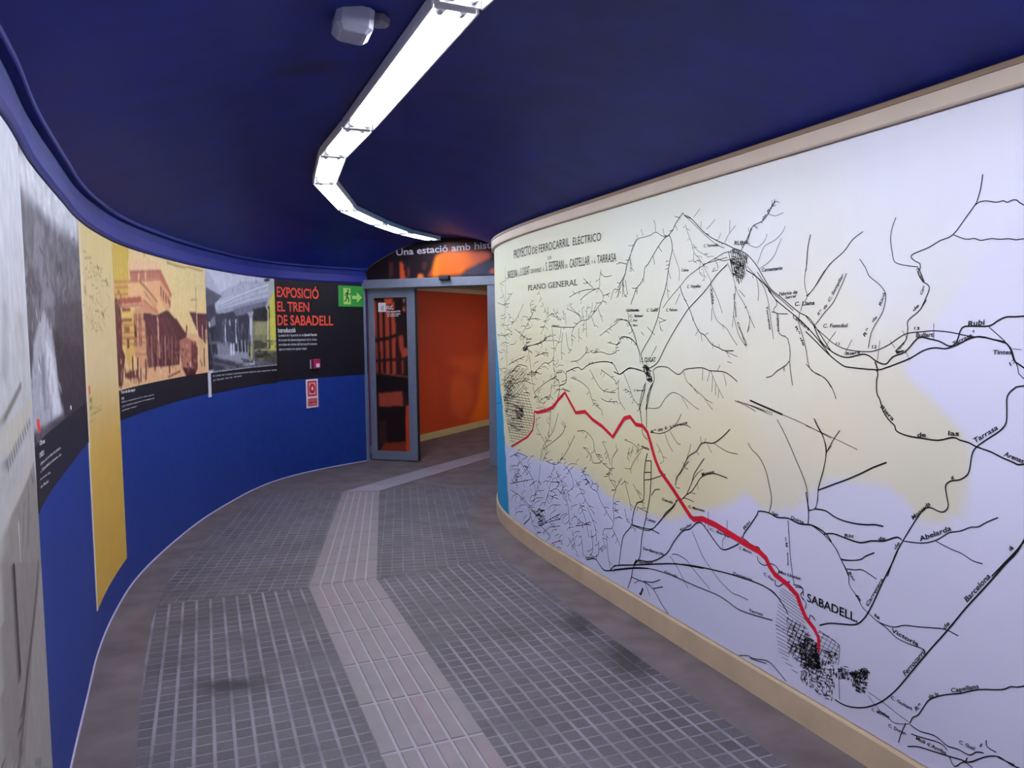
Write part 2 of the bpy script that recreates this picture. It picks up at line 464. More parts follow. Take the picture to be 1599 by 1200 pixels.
(2.6,0,[6637,1123,6641,1115,6649,1111]),
(2.6,0,[6654,1196,6669,1189,6683,1187]),
(2.6,0,[6654,1230,6675,1218,6695,1214]),
(3.1,0,[6603,1277,6537,1196,6505,1149,6457,1120,6426,1081]),
(2.5,0,[6444,1103,6454,1092,6466,1086]),
(2.5,0,[6515,1164,6525,1155,6537,1150]),
(2.4,0,[6463,1123,6440,1124,6427,1120]),
(2.5,0,[6528,1182,6537,1171,6549,1165]),
(2.5,0,[6502,1147,6506,1131,6519,1121]),
(3.3,0,[6850,1122,6778,1110,6672,1119]),
(2.6,0,[6762,1111,6745,1123,6727,1129]),
(2.6,0,[6678,1118,6667,1110,6666,1103]),
(2.6,0,[6724,1114,6706,1108,6700,1101]),
(3.1,0,[6537,1180,6587,1193]),
(2.5,0,[6576,1190,6593,1185,6607,1184]),
(2.5,0,[6547,1182,6571,1176,6589,1177]),
(3.7,0,[7455,1206,7386,1170,7411,1088,7459,1014]),
(3.0,0,[7437,1197,7407,1195,7391,1190]),
(3.0,0,[7404,1109,7388,1098,7388,1087]),
(3.0,0,[7395,1140,7415,1134,7430,1133]),
(3.0,0,[7438,1047,7470,1039,7494,1039]),
(3.8,0,[7504,1163,7531,1079,7582,1055]),
(3.1,0,[7540,1075,7588,1071,7618,1076]),
(3.1,0,[7526,1093,7564,1080,7596,1075]),
(3.0,0,[7529,1085,7494,1074,7482,1062]),
(3.5,0,[7706,640,7654,737,7557,813,7482,871,7408,988]),
(2.8,0,[7592,786,7604,798,7600,810]),
(2.8,0,[7595,783,7548,796,7513,799]),
(2.8,0,[7505,854,7507,871,7494,884]),
(2.8,0,[7544,823,7565,840,7561,856]),
(2.8,0,[7593,785,7609,803,7603,818]),
(2.8,0,[7550,818,7574,833,7574,847]),
(3.6,0,[7656,648,7590,746,7751,853,7766,916]),
(2.9,0,[7644,666,7612,674,7589,675]),
(2.9,0,[7764,907,7729,923,7696,930]),
(2.9,0,[7607,721,7641,738,7645,755]),
(2.9,0,[7755,869,7740,880,7722,886]),
(2.9,0,[7696,817,7738,813,7764,816]),
(3.5,0,[7654,725,7356,862,7314,938]),
(2.7,0,[7329,911,7360,924,7368,938]),
(2.7,0,[7323,922,7344,934,7347,945]),
(2.7,0,[7332,904,7312,912,7295,915]),
(3.5,0,[7557,813,7523,990]),
(2.8,0,[7534,932,7558,941,7564,951]),
(2.8,0,[7541,900,7578,916,7586,933]),
(3.4,0,[7608,656,7472,652,7387,689,7277,777,7184,871]),
(2.8,0,[7426,672,7395,676,7377,674]),
(2.7,0,[7252,802,7269,816,7267,830]),
(2.8,0,[7582,655,7537,672,7501,678]),
(2.8,0,[7508,653,7482,661,7462,664]),
(2.8,0,[7423,673,7423,686,7413,695]),
(2.8,0,[7570,655,7558,646,7559,637]),
(3.4,0,[7387,695,7359,718]),
(2.7,0,[7375,705,7335,710,7310,707]),
(2.7,0,[7359,717,7361,733,7349,746]),
(3.5,0,[7473,639,7533,567,7550,489,7648,343]),
(2.9,0,[7623,380,7659,368,7686,364]),
(2.8,0,[7584,438,7560,422,7562,405]),
(2.8,0,[7517,587,7495,578,7491,568]),
(2.8,0,[7532,569,7563,557,7589,552]),
(2.8,0,[7533,566,7509,560,7502,552]),
(3.5,0,[7534,530,7389,555]),
(2.8,0,[7443,546,7409,536,7401,523]),
(2.8,0,[7430,548,7391,540,7377,528]),
(3.5,0,[7550,464,7447,502,7363,481]),
(2.8,0,[7448,502,7434,516,7416,525]),
(2.8,0,[7538,469,7487,473,7459,467]),
(2.8,0,[7450,501,7432,523,7406,536]),
(3.5,0,[7551,439,7420,440]),
(2.8,0,[7514,439,7463,457,7426,462]),
(2.8,0,[7511,439,7506,427,7514,417]),
(3.7,0,[7707,615,7744,479,7856,313]),
(2.9,0,[7739,497,7717,489,7713,479]),
(3.0,0,[7828,354,7865,337,7897,329]),
(2.9,0,[7739,500,7702,496,7688,486]),
(3.9,0,[8363,321,8031,317,7768,252]),
(3.0,0,[7931,294,7881,305,7849,307]),
(3.0,0,[7782,256,7789,243,7803,233]),
(3.0,0,[7833,270,7798,278,7775,280]),
(3.8,0,[8118,313,7667,236]),
(2.9,0,[7550,169,7577,145,7607,130]),
(2.9,0,[7618,208,7641,180,7675,161]),
(3.0,0,[7927,284,7858,298,7817,298]),
(2.9,0,[7779,258,7725,266,7695,264]),
(3.6,0,[7769,213,7542,176]),
(2.9,0,[7650,195,7643,174,7657,156]),
(2.9,0,[7573,182,7566,161,7580,142]),
(2.8,0,[7445,126,7403,134,7378,133]),
(3.5,0,[7634,244,7480,316,7393,353]),
(2.8,0,[7477,317,7425,319,7400,310]),
(2.8,0,[7556,280,7517,282,7498,277]),
(2.8,0,[7519,298,7474,304,7449,301]),
(3.5,0,[7634,237,7480,291,7394,317]),
(2.8,0,[7431,306,7413,318,7395,324]),
(2.8,0,[7459,297,7440,325,7411,343]),
(2.8,0,[7559,264,7526,258,7516,248]),
(3.5,0,[7541,234,7395,274]),
(2.8,0,[7492,247,7460,239,7452,227]),
(2.8,0,[7521,239,7493,257,7467,267]),
(3.5,0,[7528,129,7397,181,7369,182]),
(2.8,0,[7376,182,7375,167,7386,155]),
(2.8,0,[7520,133,7475,127]),
(2.8,0,[7423,171,7384,170,7367,163]),
(3.9,0,[8198,605,8064,557,7943,510]),
(3.1,0,[8042,549,7968,562,7923,561]),
(3.1,0,[8105,573,8152,541,8209,522]),
(3.1,0,[8001,533,8028,507,8068,488]),
(4.0,0,[8155,515,8209,365]),
(3.2,0,[8198,396,8164,385,8162,372]),
(3.2,0,[8186,428,8231,405,8278,392]),
(3.9,0,[7945,469,8361,365]),
(3.2,0,[8148,418,8213,421,8238,432]),
(3.2,0,[8248,393,8311,395,8336,405]),
(3.9,0,[8351,568,8151,627,7939,631]),
(3.1,0,[8175,619,8138,648,8090,665]),
(3.2,0,[8230,603,8147,609,8105,603]),
(3.2,0,[8245,599,8184,601,8156,594]),
(6.6,0,[8037,137,7915,206,7895,251]),
(3.4,0,[7146,904,7046,916,6952,877,6930,814,6862,769,6763,741,6731,736,6731,799,6667,861]),
(2.6,0,[6670,859,6685,874,6683,888]),
(2.7,0,[6908,799,6877,798,6861,792]),
(2.8,0,[7017,904,7031,886,7051,875]),
(2.7,0,[6891,788,6854,791,6833,786]),
(2.7,0,[6908,799,6868,803,6845,799]),
(2.6,0,[6759,740,6724,750,6700,750]),
(2.8,0,[7097,910,7077,904,7071,897]),
(2.7,0,[6825,759,6800,762,6785,760]),
(2.7,0,[6933,823,6950,806,6972,795]),
(3.4,0,[7072,817,6977,785,6954,744,6862,758]),
(2.8,0,[7070,816,7031,818,7009,813]),
(2.8,0,[7003,794,7014,774,7035,761]),
(2.7,0,[6871,757,6851,771,6831,778]),
(2.8,0,[6983,787,6980,765,6994,749]),
(3.3,0,[6752,743,6764,688,6690,642,6711,601,6722,535,6712,473,6734,415,6821,389,6844,345]),
(2.7,0,[6760,706,6796,691,6825,687]),
(2.7,0,[6758,714,6780,705,6797,702]),
(2.6,0,[6749,679,6712,682,6691,678]),
(2.7,0,[6756,726,6779,711,6801,705]),
(2.6,0,[6757,719,6738,716,6731,710]),
(2.6,0,[6692,637,6720,625,6742,622]),
(2.7,0,[6837,359,6824,352,6823,343]),
(2.6,0,[6721,530,6701,530,6692,525]),
(2.6,0,[6692,638,6717,631,6735,630]),
(3.3,0,[6734,415,6691,382,6640,332]),
(2.6,0,[6706,393,6717,380,6731,371]),
(2.6,0,[6678,369,6686,350,6702,337]),
(2.6,0,[6709,396,6720,374,6740,358]),
(3.2,0,[6690,642,6627,711]),
(2.6,0,[6653,683,6659,691,6656,698]),
(2.6,0,[6678,655,6699,668,6700,683]),
(3.3,0,[6711,559,6669,557]),
(2.6,0,[6709,559,6675,575,6647,581]),
(2.6,0,[6711,559,6693,543,6695,528]),
(3.3,0,[6712,516,6659,533]),
(2.6,0,[6682,525,6669,521,6665,516]),
(2.6,0,[6708,517,6678,517,6664,511]),
(3.3,0,[6701,476,6649,498]),
(2.6,0,[6664,491,6644,492,6633,489]),
(2.6,0,[6654,496,6630,495,6619,490]),
(3.4,0,[7099,687,7050,650,6979,594,6909,585,6864,539,6776,481,6723,450]),
(2.8,0,[7070,665,7084,649,7103,639]),
(2.8,0,[7020,626,7032,611,7049,601]),
(2.8,0,[7012,620,6989,619,6979,614]),
(2.8,0,[7061,658,7020,663,6995,660]),
(2.8,0,[7014,622,7029,607,7047,599]),
(2.7,0,[6823,511,6788,519,6766,518]),
(2.7,0,[6797,494,6808,476,6826,465]),
(3.5,0,[7099,664,7050,678]),
(2.8,0,[7084,669,7063,692,7035,706]),
(2.8,0,[7069,673,7053,691,7031,702]),
(3.5,0,[7075,623,7026,637]),
(2.8,0,[7038,633,7008,628,6997,619]),
(2.8,0,[7049,630,7021,628,7008,621]),
(3.5,0,[6979,594,6955,632]),
(2.8,0,[6957,630,6970,636,6972,642]),
(2.7,0,[6964,619,6933,626,6912,627]),
(3.4,0,[6909,585,6886,623]),
(2.7,0,[6887,621,6902,634,6901,647]),
(2.7,0,[6891,614,6913,624,6918,635]),
(3.5,0,[7176,605,7101,549,7028,495,6934,447]),
(2.9,0,[7151,586,7126,586,7114,582]),
(2.8,0,[7006,483,6966,486,6945,481]),
(2.8,0,[7120,563,7074,562,7053,553]),
(2.8,0,[7051,512,7064,493,7084,481]),
(3.6,0,[7205,388,7104,364,6982,374]),
(2.8,0,[7098,364,7088,346,7095,330]),
(2.9,0,[7121,368,7120,357,7128,348]),
(2.8,0,[7047,369,7006,385,6976,389]),
(3.6,0,[7180,323,7104,346,7006,375]),
(2.8,0,[7103,347,7082,343,7075,337]),
(2.8,0,[7037,366,7019,381,7000,390]),
(2.9,0,[7172,325,7148,346,7122,358]),
(3.7,0,[7287,226,7157,164]),
(3.0,0,[7258,212,7274,186,7300,168]),
(2.9,0,[7212,190,7221,174,7237,162]),
(3.6,0,[7233,287,7183,193]),
(2.9,0,[7210,245,7224,227,7244,215]),
(2.9,0,[7195,215,7221,192,7249,178]),
(2.9,0,[7183,149,7150,148,7137,141]),
(3.6,0,[7105,282,7082,161]),
(2.9,0,[7098,248,7123,223,7152,208]),
(2.9,0,[7105,282,7122,270,7139,263]),
(3.7,0,[7282,515,7269,470]),
(2.9,0,[7269,470,7240,464,7230,453]),
(2.9,0,[7278,501,7261,497,7255,491]),
(3.5,0,[6890,301,6890,234,6937,199,7057,161]),
(2.8,0,[6915,216,6915,198,6927,184]),
(2.8,0,[7012,176,7032,160,7053,151]),
(2.8,0,[7030,170,7059,170,7071,177]),
(2.8,0,[6947,196,6974,199,6984,207]),
(2.7,0,[6890,290,6915,275,6936,267]),
(3.4,0,[6890,256,6845,274]),
(2.7,0,[6868,265,6846,283,6824,293]),
(2.7,0,[6876,262,6850,257,6842,249]),
(3.3,0,[6838,881,6773,814,6752,764]),
(2.7,0,[6793,834,6802,820,6817,811]),
(2.7,0,[6838,880,6810,882,6794,878]),
(2.7,0,[6776,817,6786,801,6802,790]),
(3.2,0,[6596,706,6547,613,6527,555]),
(2.6,0,[6594,701,6615,684,6637,675]),
(2.5,0,[6539,590,6512,581,6504,569]),
(2.5,0,[6593,700,6568,698,6556,692]),
(3.1,0,[6507,702,6431,636,6403,601]),
(2.5,0,[6475,674,6447,673,6434,666]),
(2.4,0,[6421,623,6403,624,6394,621]),
(2.5,0,[6465,665,6436,663,6422,655]),
(3.1,0,[6469,588,6357,582]),
(2.4,0,[6435,586,6402,597,6379,599]),
(2.5,0,[6468,588,6463,576,6469,566]),
(3.2,0,[6597,551,6567,485]),
(2.5,0,[6576,503,6551,499,6542,491]),
(2.5,0,[6570,490,6538,485,6525,476]),
(3.1,0,[6528,514,6489,452]),
(2.5,0,[6499,468,6483,469,6474,467]),
(2.5,0,[6504,477,6519,466,6533,461]),
(3.3,0,[6799,367,6779,242,6747,164]),
(2.6,0,[6751,175,6718,175,6703,168]),
(2.7,0,[6769,218,6750,215,6743,208]),
(2.7,0,[6797,353,6781,350,6776,344]),
(3.7,0,[7336,505,7283,419,7259,281]),
(3.0,0,[7295,437,7310,425,7327,419]),
(2.9,0,[7267,322,7241,322,7230,316]),
(3.0,0,[7269,338,7302,314,7335,301]),
(3.5,0,[7127,475,7054,398,7007,295]),
(2.8,0,[7089,435,7106,419,7126,409]),
(2.8,0,[7096,442,7059,447,7038,444]),
(2.8,0,[7117,464,7080,467,7060,463]),
(3.7,0,[7444,607,7362,548,7336,456]),
(3.0,0,[7385,565,7346,565,7327,559]),
(3.0,0,[7337,458,7314,453,7306,446]),
(3.0,0,[7352,514,7377,496,7403,486]),
(3.6,0,[7306,666,7227,619,7202,553]),
(3.0,0,[7305,666,7321,648,7342,638]),
(2.9,0,[7269,644,7284,628,7303,619]),
(2.9,0,[7206,563,7221,548,7239,539]),
(3.5,0,[7028,472,6935,379,6913,295]),
(2.7,0,[6931,363,6904,357,6896,346]),
(2.8,0,[6965,410,6927,406,6911,396]),
(2.8,0,[6923,333,6958,312,6989,303]),
(4.1,0,[7951,279,7806,151]),
(3.2,0,[7830,173,7775,179,7746,176]),
(3.2,0,[7777,143,7722,157,7687,159]),
(4.1,0,[8022,564,7832,489,7799,390]),
(3.3,0,[7937,532,7939,515,7957,501]),
(3.3,0,[7996,555,7961,556,7943,552]),
(3.3,0,[7829,480,7864,453,7907,436]),
(3.5,0,[6982,346,6960,238,7008,180]),
(2.8,0,[6990,202,6978,195,6977,187]),
(2.8,0,[6976,317,6957,311,6952,303]),
(2.8,0,[6961,244,6997,220,7031,208]),
(3.4,0,[6844,334,6800,280]),
(2.7,0,[6843,333,6811,336,6794,333]),
(2.7,0,[6811,294,6832,269,6858,252]),
(6.5,0,[7033,156,6937,188,6880,170,6824,153,6714,184,6509,252,6357,295]),
(6.0,0,[6757,171,6693,216,6509,271,6321,327,6116,386,5892,426]),
(6.1,0,[6661,220,6640,310,6608,402,6528,473,6508,539,6469,608,6403,641,6399,761,6384,842,6366,883]),
(6.0,0,[6529,195,6499,275,6441,332,6422,438,6375,568,6339,693,6330,850]),
(4.4,0,[6384,842,6330,850]),
(4.5,0,[6399,780,6330,792]),
(4.4,0,[6399,741,6330,758,6200,804]),
(4.4,0,[6330,675,6294,711,6251,719]),
(4.4,0,[6518,481,6394,484,6321,506,6233,579,6133,657,6109,699]),
(4.5,0,[6392,1230,6429,1160,6439,1110,6420,1033,6411,975,6365,951]),
(4.4,0,[6320,1235,6365,1174,6374,1096,6374,1009]),
(2.6,0,[6595,922,6506,914,6449,891]),
(2.1,0,[6593,922,6576,926,6565,926]),
(2.1,0,[6454,893,6455,880,6464,871]),
(2.1,0,[6464,897,6467,887,6475,880]),
(2.6,0,[6546,888,6566,824]),
(2.1,0,[6563,831,6548,824,6545,815]),
(2.1,0,[6556,855,6536,847,6531,837]),
(2.6,0,[6506,903,6526,850]),
(2.1,0,[6518,872,6546,858,6571,853]),
(2.1,0,[6514,882,6506,874,6507,866]),
(2.6,0,[6430,884,6507,813,6536,768]),
(2.1,0,[6528,780,6568,771,6596,772]),
(2.1,0,[6534,771,6524,763,6524,755]),
(2.1,0,[6463,854,6459,839,6467,827]),
(2.5,0,[6393,909,6468,879]),
(2.0,0,[6400,906,6418,909,6425,915]),
(2.1,0,[6458,883,6469,869,6484,862]),
(2.4,0,[6285,943,6234,902,6217,867]),
(2.0,0,[6251,916,6258,905,6269,899]),
(1.9,0,[6217,867,6234,855,6251,849]),
(1.9,0,[6225,885,6203,885,6191,880]),
(3.1,0,[6340,993,6241,998,6162,1027,6108,1063,6071,1110]),
(3.0,0,[6108,1055,6042,1062,5992,1055]),
(3.1,0,[6209,1004,6177,955,6138,924]),
(3.1,0,[6162,1018,6108,973,6074,965]),
(5.1,0,[6115,764,6108,800,6070,841,6034,889,6005,923,5949,952,5915,990,5875,1001,5822,1006,5759,1042,5710,1079]),
(2.8,0,[6034,889,6005,944,5991,980]),
(2.7,0,[5915,994,5918,1022]),
(2.7,0,[5888,1001,5877,1019]),
(2.6,0,[5868,996,5835,960]),
(2.6,0,[5822,1006,5733,982,5658,981]),
(2.7,0,[5949,948,5928,938]),
(2.8,0,[6019,883,6005,898]),
(2.8,0,[6048,861,6012,859]),
(2.8,0,[6100,792,6115,816]),
(2.8,0,[6041,871,6056,886]),
(2.8,0,[6115,755,6077,758]),
(4.5,0,[6070,703,6026,737,5983,762,5941,808,5914,837,5860,863,5808,872,5726,867]),
(4.6,0,[6026,737,5983,804,5969,840,5928,889,5890,928]),
(2.7,0,[6019,747,5962,833,5901,877]),
(2.7,0,[5983,754,5955,755]),
(2.7,0,[5941,808,5934,780]),
(2.8,0,[6055,714,6026,720,5969,715]),
(5.1,0,[6307,514,6240,570,6200,614,6145,653,6100,697,6070,712]),
(5.4,0,[6519,483,6428,490,6341,501,6307,514]),
(5.3,0,[6332,503,6257,498]),
(6.0,0,[6455,312,6324,340,6192,415,6130,489,6055,559,5996,582,5954,617,5913,630,5872,611,5806,569,5754,548,5692,574,5645,602]),
(2.8,0,[5754,554,5755,590,5730,620,5724,685]),
(2.9,0,[5872,660,5885,616]),
(2.9,0,[5859,692,5858,597]),
(5.5,0,[5621,634,5610,656,5576,695,5532,750,5521,767,5461,773,5414,765,5353,775,5294,767,5238,776,5201,774,5156,761,5129,738]),
(3.6,0,[5461,773,5446,827,5458,876,5485,944,5524,989,5569,1013,5592,1036]),
(3.3,0,[5420,1151,5379,1103,5338,1045,5308,1000,5279,957,5254,906,5248,852,5243,833,5247,774]),
(3.2,0,[5222,1175,5199,1144,5176,1113,5162,1056,5174,988,5195,924,5203,862,5216,839,5243,830]),
(3.2,0,[5162,1056,5136,1086]),
(3.4,0,[5353,767,5341,664,5336,622,5320,542,5314,529]),
(2.9,0,[5982,576,5940,528,5898,480,5844,445,5778,406,5690,377,5642,380,5583,379]),
(3.0,0,[6145,423,6099,435,6025,429,5981,406,5911,375,5843,346]),
(3.1,0,[6160,410,6099,373,6054,334,6009,295]),
(5.3,0,[6714,211,6483,277,6257,345,6114,385,5981,415,5818,440,5691,456,5562,466,5484,467,5430,458,5388,438]),
(4.7,0,[5484,467,5441,463,5409,451,5368,421,5347,399]),
(5.5,0,[6446,314,6501,270,6529,194]),
(4.2,0,[5529,578,5518,558,5485,553,5453,569,5421,570,5400,554,5410,537]),
(4.4,0,[5633,635,5587,624,5564,614,5519,618,5508,599]),
(4.2,0,[5420,512,5420,494,5399,493,5369,516,5339,529]),
(4.0,0,[5319,524,5280,529,5266,516,5280,497,5265,481]),
(13.9,0,[6501,270,6473,307]),
(7.5,0,[5582,1213,5527,1201,5462,1188,5390,1173]),
(2.4,0,[5390,1173,5273,1149,5137,1112]),
(2.7,0,[5678,1203,5640,1197,5593,1186,5548,1171]),
(2.3,0,[5663,1204,5579,1192]),
(2.3,0,[5648,1202,5570,1190]),
(2.3,0,[5634,1200,5561,1188]),
(2.2,0,[5619,1199,5552,1186]),
(2.2,0,[5604,1197,5543,1184]),
(2.2,0,[5590,1195,5534,1182]),
(2.2,0,[5575,1194,5525,1180]),
(2.2,0,[5561,1192,5517,1178]),
(2.2,0,[5547,1190,5508,1176]),
(2.2,0,[5533,1189,5499,1174]),
(2.2,0,[5519,1187,5491,1172]),
(2.2,0,[5506,1186,5482,1170]),
(2.2,0,[5492,1184,5474,1168]),
(2.2,0,[5478,1183,5465,1166]),
(2.2,0,[5465,1181,5457,1164]),
(2.2,0,[5452,1179,5448,1163]),
(2.3,0,[5264,1144,5191,1129,5104,1109,5017,1088]),
(4.3,0,[5434,344,5493,335,5583,323,5653,319,5727,331,5804,335,5952,327,6176,318,6358,295,6520,253,6714,188]),
(12.2,0,[6429,144,6411,176]),
(12.2,0,[6425,141,6447,136]),
(4.8,0,[6529,201,6447,206,6393,212,6315,203,6240,153,6176,119]),
(4.7,0,[6402,215,6324,233,6248,269]),
(4.7,0,[6315,203,6224,240]),
(5.0,0,[6529,196,6567,126]),
(2.8,0,[6393,208,6341,158]),
(2.9,0,[6447,206,6501,175]),
(3.6,0,[5639,120,5581,142,5546,143,5458,167,5404,151,5353,128]),
(3.6,0,[5569,137,5535,140,5468,154]),
(3.3,0,[5250,425,5236,412,5227,436,5203,423,5217,436]),
(3.3,0,[5270,488,5251,473,5255,451]),
(3.4,0,[5309,518,5271,523,5265,496]),
(4.9,0,[5181,412,5133,437,5073,455,5015,473,4983,499,4957,537,4931,589,4898,662,4866,726,4842,781]),
(4.1,0,[4880,684,4853,759,4822,818,4779,890,4746,938,4720,948,4694,943,4674,945,4659,965,4666,999,4670,1027,4652,1044,4622,1053,4598,1072,4590,1095,4585,1133,4572,1157,4538,1185,4501,1213,4483,1238,4482,1276,4482,1312,4462,1336,4438,1344,4310,1366,4182,1391,4052,1396,3923,1411,3797,1441,3667,1431,3538,1450,3415,1490]),
(4.7,0,[5101,166,5058,165,5008,178,4953,205,4892,252,4834,318,4779,399,4713,496,4651,583,4592,671,4525,763,4472,839,4437,887,4377,1002,4278,1086,4166,1153,4037,1168,3909,1144,3794,1084,3664,1079,3534,1079]),
(4.2,0,[4512,792,4472,845,4423,914,4365,1030,4260,1107,4137,1148,4010,1175,3880,1190,3751,1203,3623,1227,3494,1237]),
(3.1,0,[5104,713,5073,675,5047,643,5043,606,5009,577,4984,547,4956,534,4921,520,4883,518,4847,524,4808,544,4756,557,4702,573,4657,584,4613,580]),
(3.1,0,[4921,520,4876,508,4838,491,4788,489,4733,492,4730,478]),
(3.3,0,[5082,686,5044,693,4996,710,4973,728,4936,750]),
(3.2,0,[5056,660,5019,667,4987,676,4956,670,4925,662]),
(2.0,0,[4950,259,4884,250,4832,239,4778,231]),
(2.0,0,[4950,246,4914,223,4876,210,4838,202,4778,228]),
(2.0,0,[4910,222,4897,212,4876,216,4868,207]),
(3.8,0,[4778,231,4768,254,4748,272,4728,308,4706,342,4658,377,4602,407,4543,444,4471,475,4445,495,4410,511,4308,592,4183,626,4061,670,3931,677,3805,712,3677,694,3550,725,3420,721]),
(3.8,0,[4786,148,4745,168,4691,181,4639,193,4596,204,4566,211,4537,235,4509,258,4476,275,4448,273,4417,273,4290,300,4172,355,4043,368,3918,404,3805,469,3683,514,3554,528,3424,520]),
(3.5,0,[4795,222,4812,178,4822,142]),
(3.3,0,[4778,225,4739,222,4693,233,4666,231,4640,224,4603,232,4566,233,4543,254,4520,263]),
(3.3,0,[4773,197,4732,205,4666,220,4640,210]),
(3.2,0,[4633,196,4614,172,4584,202,4554,200]),
(3.1,0,[4532,276,4527,287]),
(3.1,0,[4513,305,4510,287,4481,285]),
(3.2,0,[4578,205,4572,222]),
(3.0,0,[4476,272,4427,276]),
(2.8,0,[4700,848,4646,837,4609,833,4573,821,4541,821]),
(3.3,0,[5082,688,5044,694,4996,709,4973,727,4936,749]),
(4.6,0,[4942,1367,4936,1350,4941,1331,4939,1289,4925,1266,4912,1231,4886,1203,4864,1188,4856,1171,4814,1161,4759,1160,4700,1161,4650,1176,4625,1171,4595,1167,4572,1159,4526,1150,4493,1139,4461,1131,4445,1126,4431,1129,4304,1155,4175,1172,4047,1148,3919,1126,3789,1123,3664,1161,3544,1209,3441,1288]),
(5.3,0,[5196,914,5126,947,5059,978,4995,1011,4949,1037,4893,1063]),
(5.2,0,[5166,757,5122,770,5063,768,4998,768,4951,786,4898,799,4847,824,4826,820]),
(5.3,0,[5212,841,5159,845,5106,830,5039,828,4975,836,4937,845,4901,847]),
(4.2,0,[5260,895,5250,853,5244,813,5246,775]),
(4.0,0,[5257,770,5230,776,5166,756,5112,723,5086,690,5069,669,5047,636]),
(3.4,0,[4822,818,4750,829,4697,852,4654,885,4617,899,4582,919,4559,925,4531,946,4498,966]),
(3.2,0,[5268,1373,5222,1342,5177,1328,5146,1303,5124,1269,5119,1254]),
(3.2,0,[5223,1175,5209,1150,5182,1120,5163,1083,5160,1057,5171,1002,5187,953,5198,917,5199,877,5212,843,5240,829]),
(3.1,0,[5160,1057,5129,1107,5098,1145]),
(3.1,0,[4576,1938,4581,1900,4591,1866,4599,1854,4627,1822,4668,1778,4711,1766,4749,1750,4788,1740,4808,1734,4815,1726,4801,1713,4782,1703,4780,1689,4787,1673,4769,1647,4752,1637,4745,1623,4758,1593,4777,1560,4803,1541,4823,1524,4821,1498,4829,1464,4856,1440,4863,1428,4835,1432]),
(2.8,0,[4599,1854,4582,1862,4560,1861,4532,1853,4511,1854,4500,1848,4484,1852,4471,1849,4454,1835,4344,1766,4218,1733,4089,1747,3959,1756,3829,1745,3703,1775,3574,1755,3454,1707]),
(2.8,0,[4665,1778,4625,1761,4596,1760,4576,1752,4545,1754,4518,1749,4491,1748,4451,1743,4324,1770,4194,1760,4065,1777,3936,1769,3806,1783,3678,1804,3560,1859,3452,1931]),
(2.6,0,[4876,1857,4891,1825,4896,1791,4889,1750,4878,1717,4842,1703,4787,1693]),
(3.0,0,[5254,1846,5267,1798,5271,1752,5275,1713]),
(2.9,0,[5010,1828,5057,1805,5093,1769,5159,1730,5202,1682,5246,1639,5273,1623]),
(2.7,0,[5022,1737,4996,1705,4980,1677,4942,1651,4915,1623,4911,1599,4921,1558,4946,1523,4968,1487,4978,1438]),
(2.9,0,[5079,1693,5107,1645,5139,1595,5182,1558,5208,1532,5230,1513]),
(2.6,0,[4787,1690,4773,1666,4766,1644]),
(2.6,0,[4777,1560,4754,1590]),
(3.1,0,[5272,1550,5230,1513,5171,1474,5128,1448,5069,1430,4982,1425,4936,1433,4892,1451,4857,1472,4822,1487,4768,1492,4722,1495,4665,1490,4605,1479,4548,1474,4492,1460]),
(4.7,0,[5230,1513,5197,1460,5153,1428,5102,1407,5060,1404,5005,1416,4974,1411,4943,1394,4905,1386,4877,1411,4828,1429,4781,1473,4741,1470,4702,1462,4670,1449,4646,1460,4629,1503,4594,1508,4543,1508,4516,1523,4490,1533,4444,1534,4315,1551,4189,1520,4077,1454,3963,1392,3835,1370,3718,1313,3589,1300,3464,1263]),
(4.6,0,[5271,1493,5215,1454,5161,1415,5093,1376,5051,1369,4942,1366,4905,1374,4855,1391,4806,1410,4760,1434,4721,1443,4683,1441,4646,1452,4605,1471,4570,1478,4525,1469,4493,1462,4476,1442,4465,1413,4444,1398,4332,1332,4208,1292,4078,1289,3955,1329,3846,1400,3718,1422,3588,1410,3461,1383]),
(5.1,0,[4950,1393,4938,1370,4938,1361]),
(4.9,0,[4863,1423,4835,1432]),
(2.6,0,[4492,1460,4476,1447,4465,1418,4454,1393,4439,1366,4326,1303,4212,1239,4090,1196,3970,1145,3844,1113,3724,1062,3594,1057,3465,1047]),
(2.7,0,[4543,1505,4520,1487,4493,1465]),
(2.0,0,[5124,1493,5154,1461,5171,1435]),
(1.9,0,[5050,1465,5069,1436,5085,1411]),
(1.8,0,[4931,1463,4936,1421,4944,1372]),
(1.8,0,[4889,1463,4870,1440]),
(1.7,0,[4726,1518,4725,1465]),
(1.7,0,[4831,1435,4810,1401]),
(1.7,0,[4843,1496,4822,1470]),
(1.5,0,[4471,1445,4445,1443]),
(1.9,0,[5342,497,5316,491]),
(1.9,0,[5383,490,5299,475]),
(1.9,0,[5395,481,5284,460]),
(1.9,0,[5397,470,5271,448]),
(1.9,0,[5398,458,5263,434]),
(1.9,0,[5400,447,5260,422]),
(1.9,0,[5401,434,5256,409]),
(1.9,0,[5403,421,5253,396]),
(1.9,0,[5405,408,5250,382]),
(1.9,0,[5408,393,5273,371]),
(1.9,0,[5410,378,5295,360]),
(2.0,0,[5413,362,5318,348]),
(2.0,0,[5416,347,5341,337]),
(2.0,0,[5416,335,5365,327]),
(2.0,0,[5410,319,5394,317]),
(1.8,0,[5417,331,5339,329]),
(1.8,0,[5415,318,5321,316]),
(1.8,0,[5413,302,5308,301]),
(1.8,0,[5411,286,5315,285]),
(1.8,0,[5407,271,5321,270]),
(1.8,0,[5404,259,5326,259]),
(1.8,0,[5399,243,5333,243]),
(1.8,0,[5396,231,5339,231]),
(1.8,0,[5378,216,5340,216]),
(1.7,0,[5359,201,5317,202]),
(1.7,0,[5324,186,5292,187]),
(1.6,0,[5185,387,5102,381]),
(1.6,0,[5186,373,5084,366]),
(1.6,0,[5188,356,5086,349]),
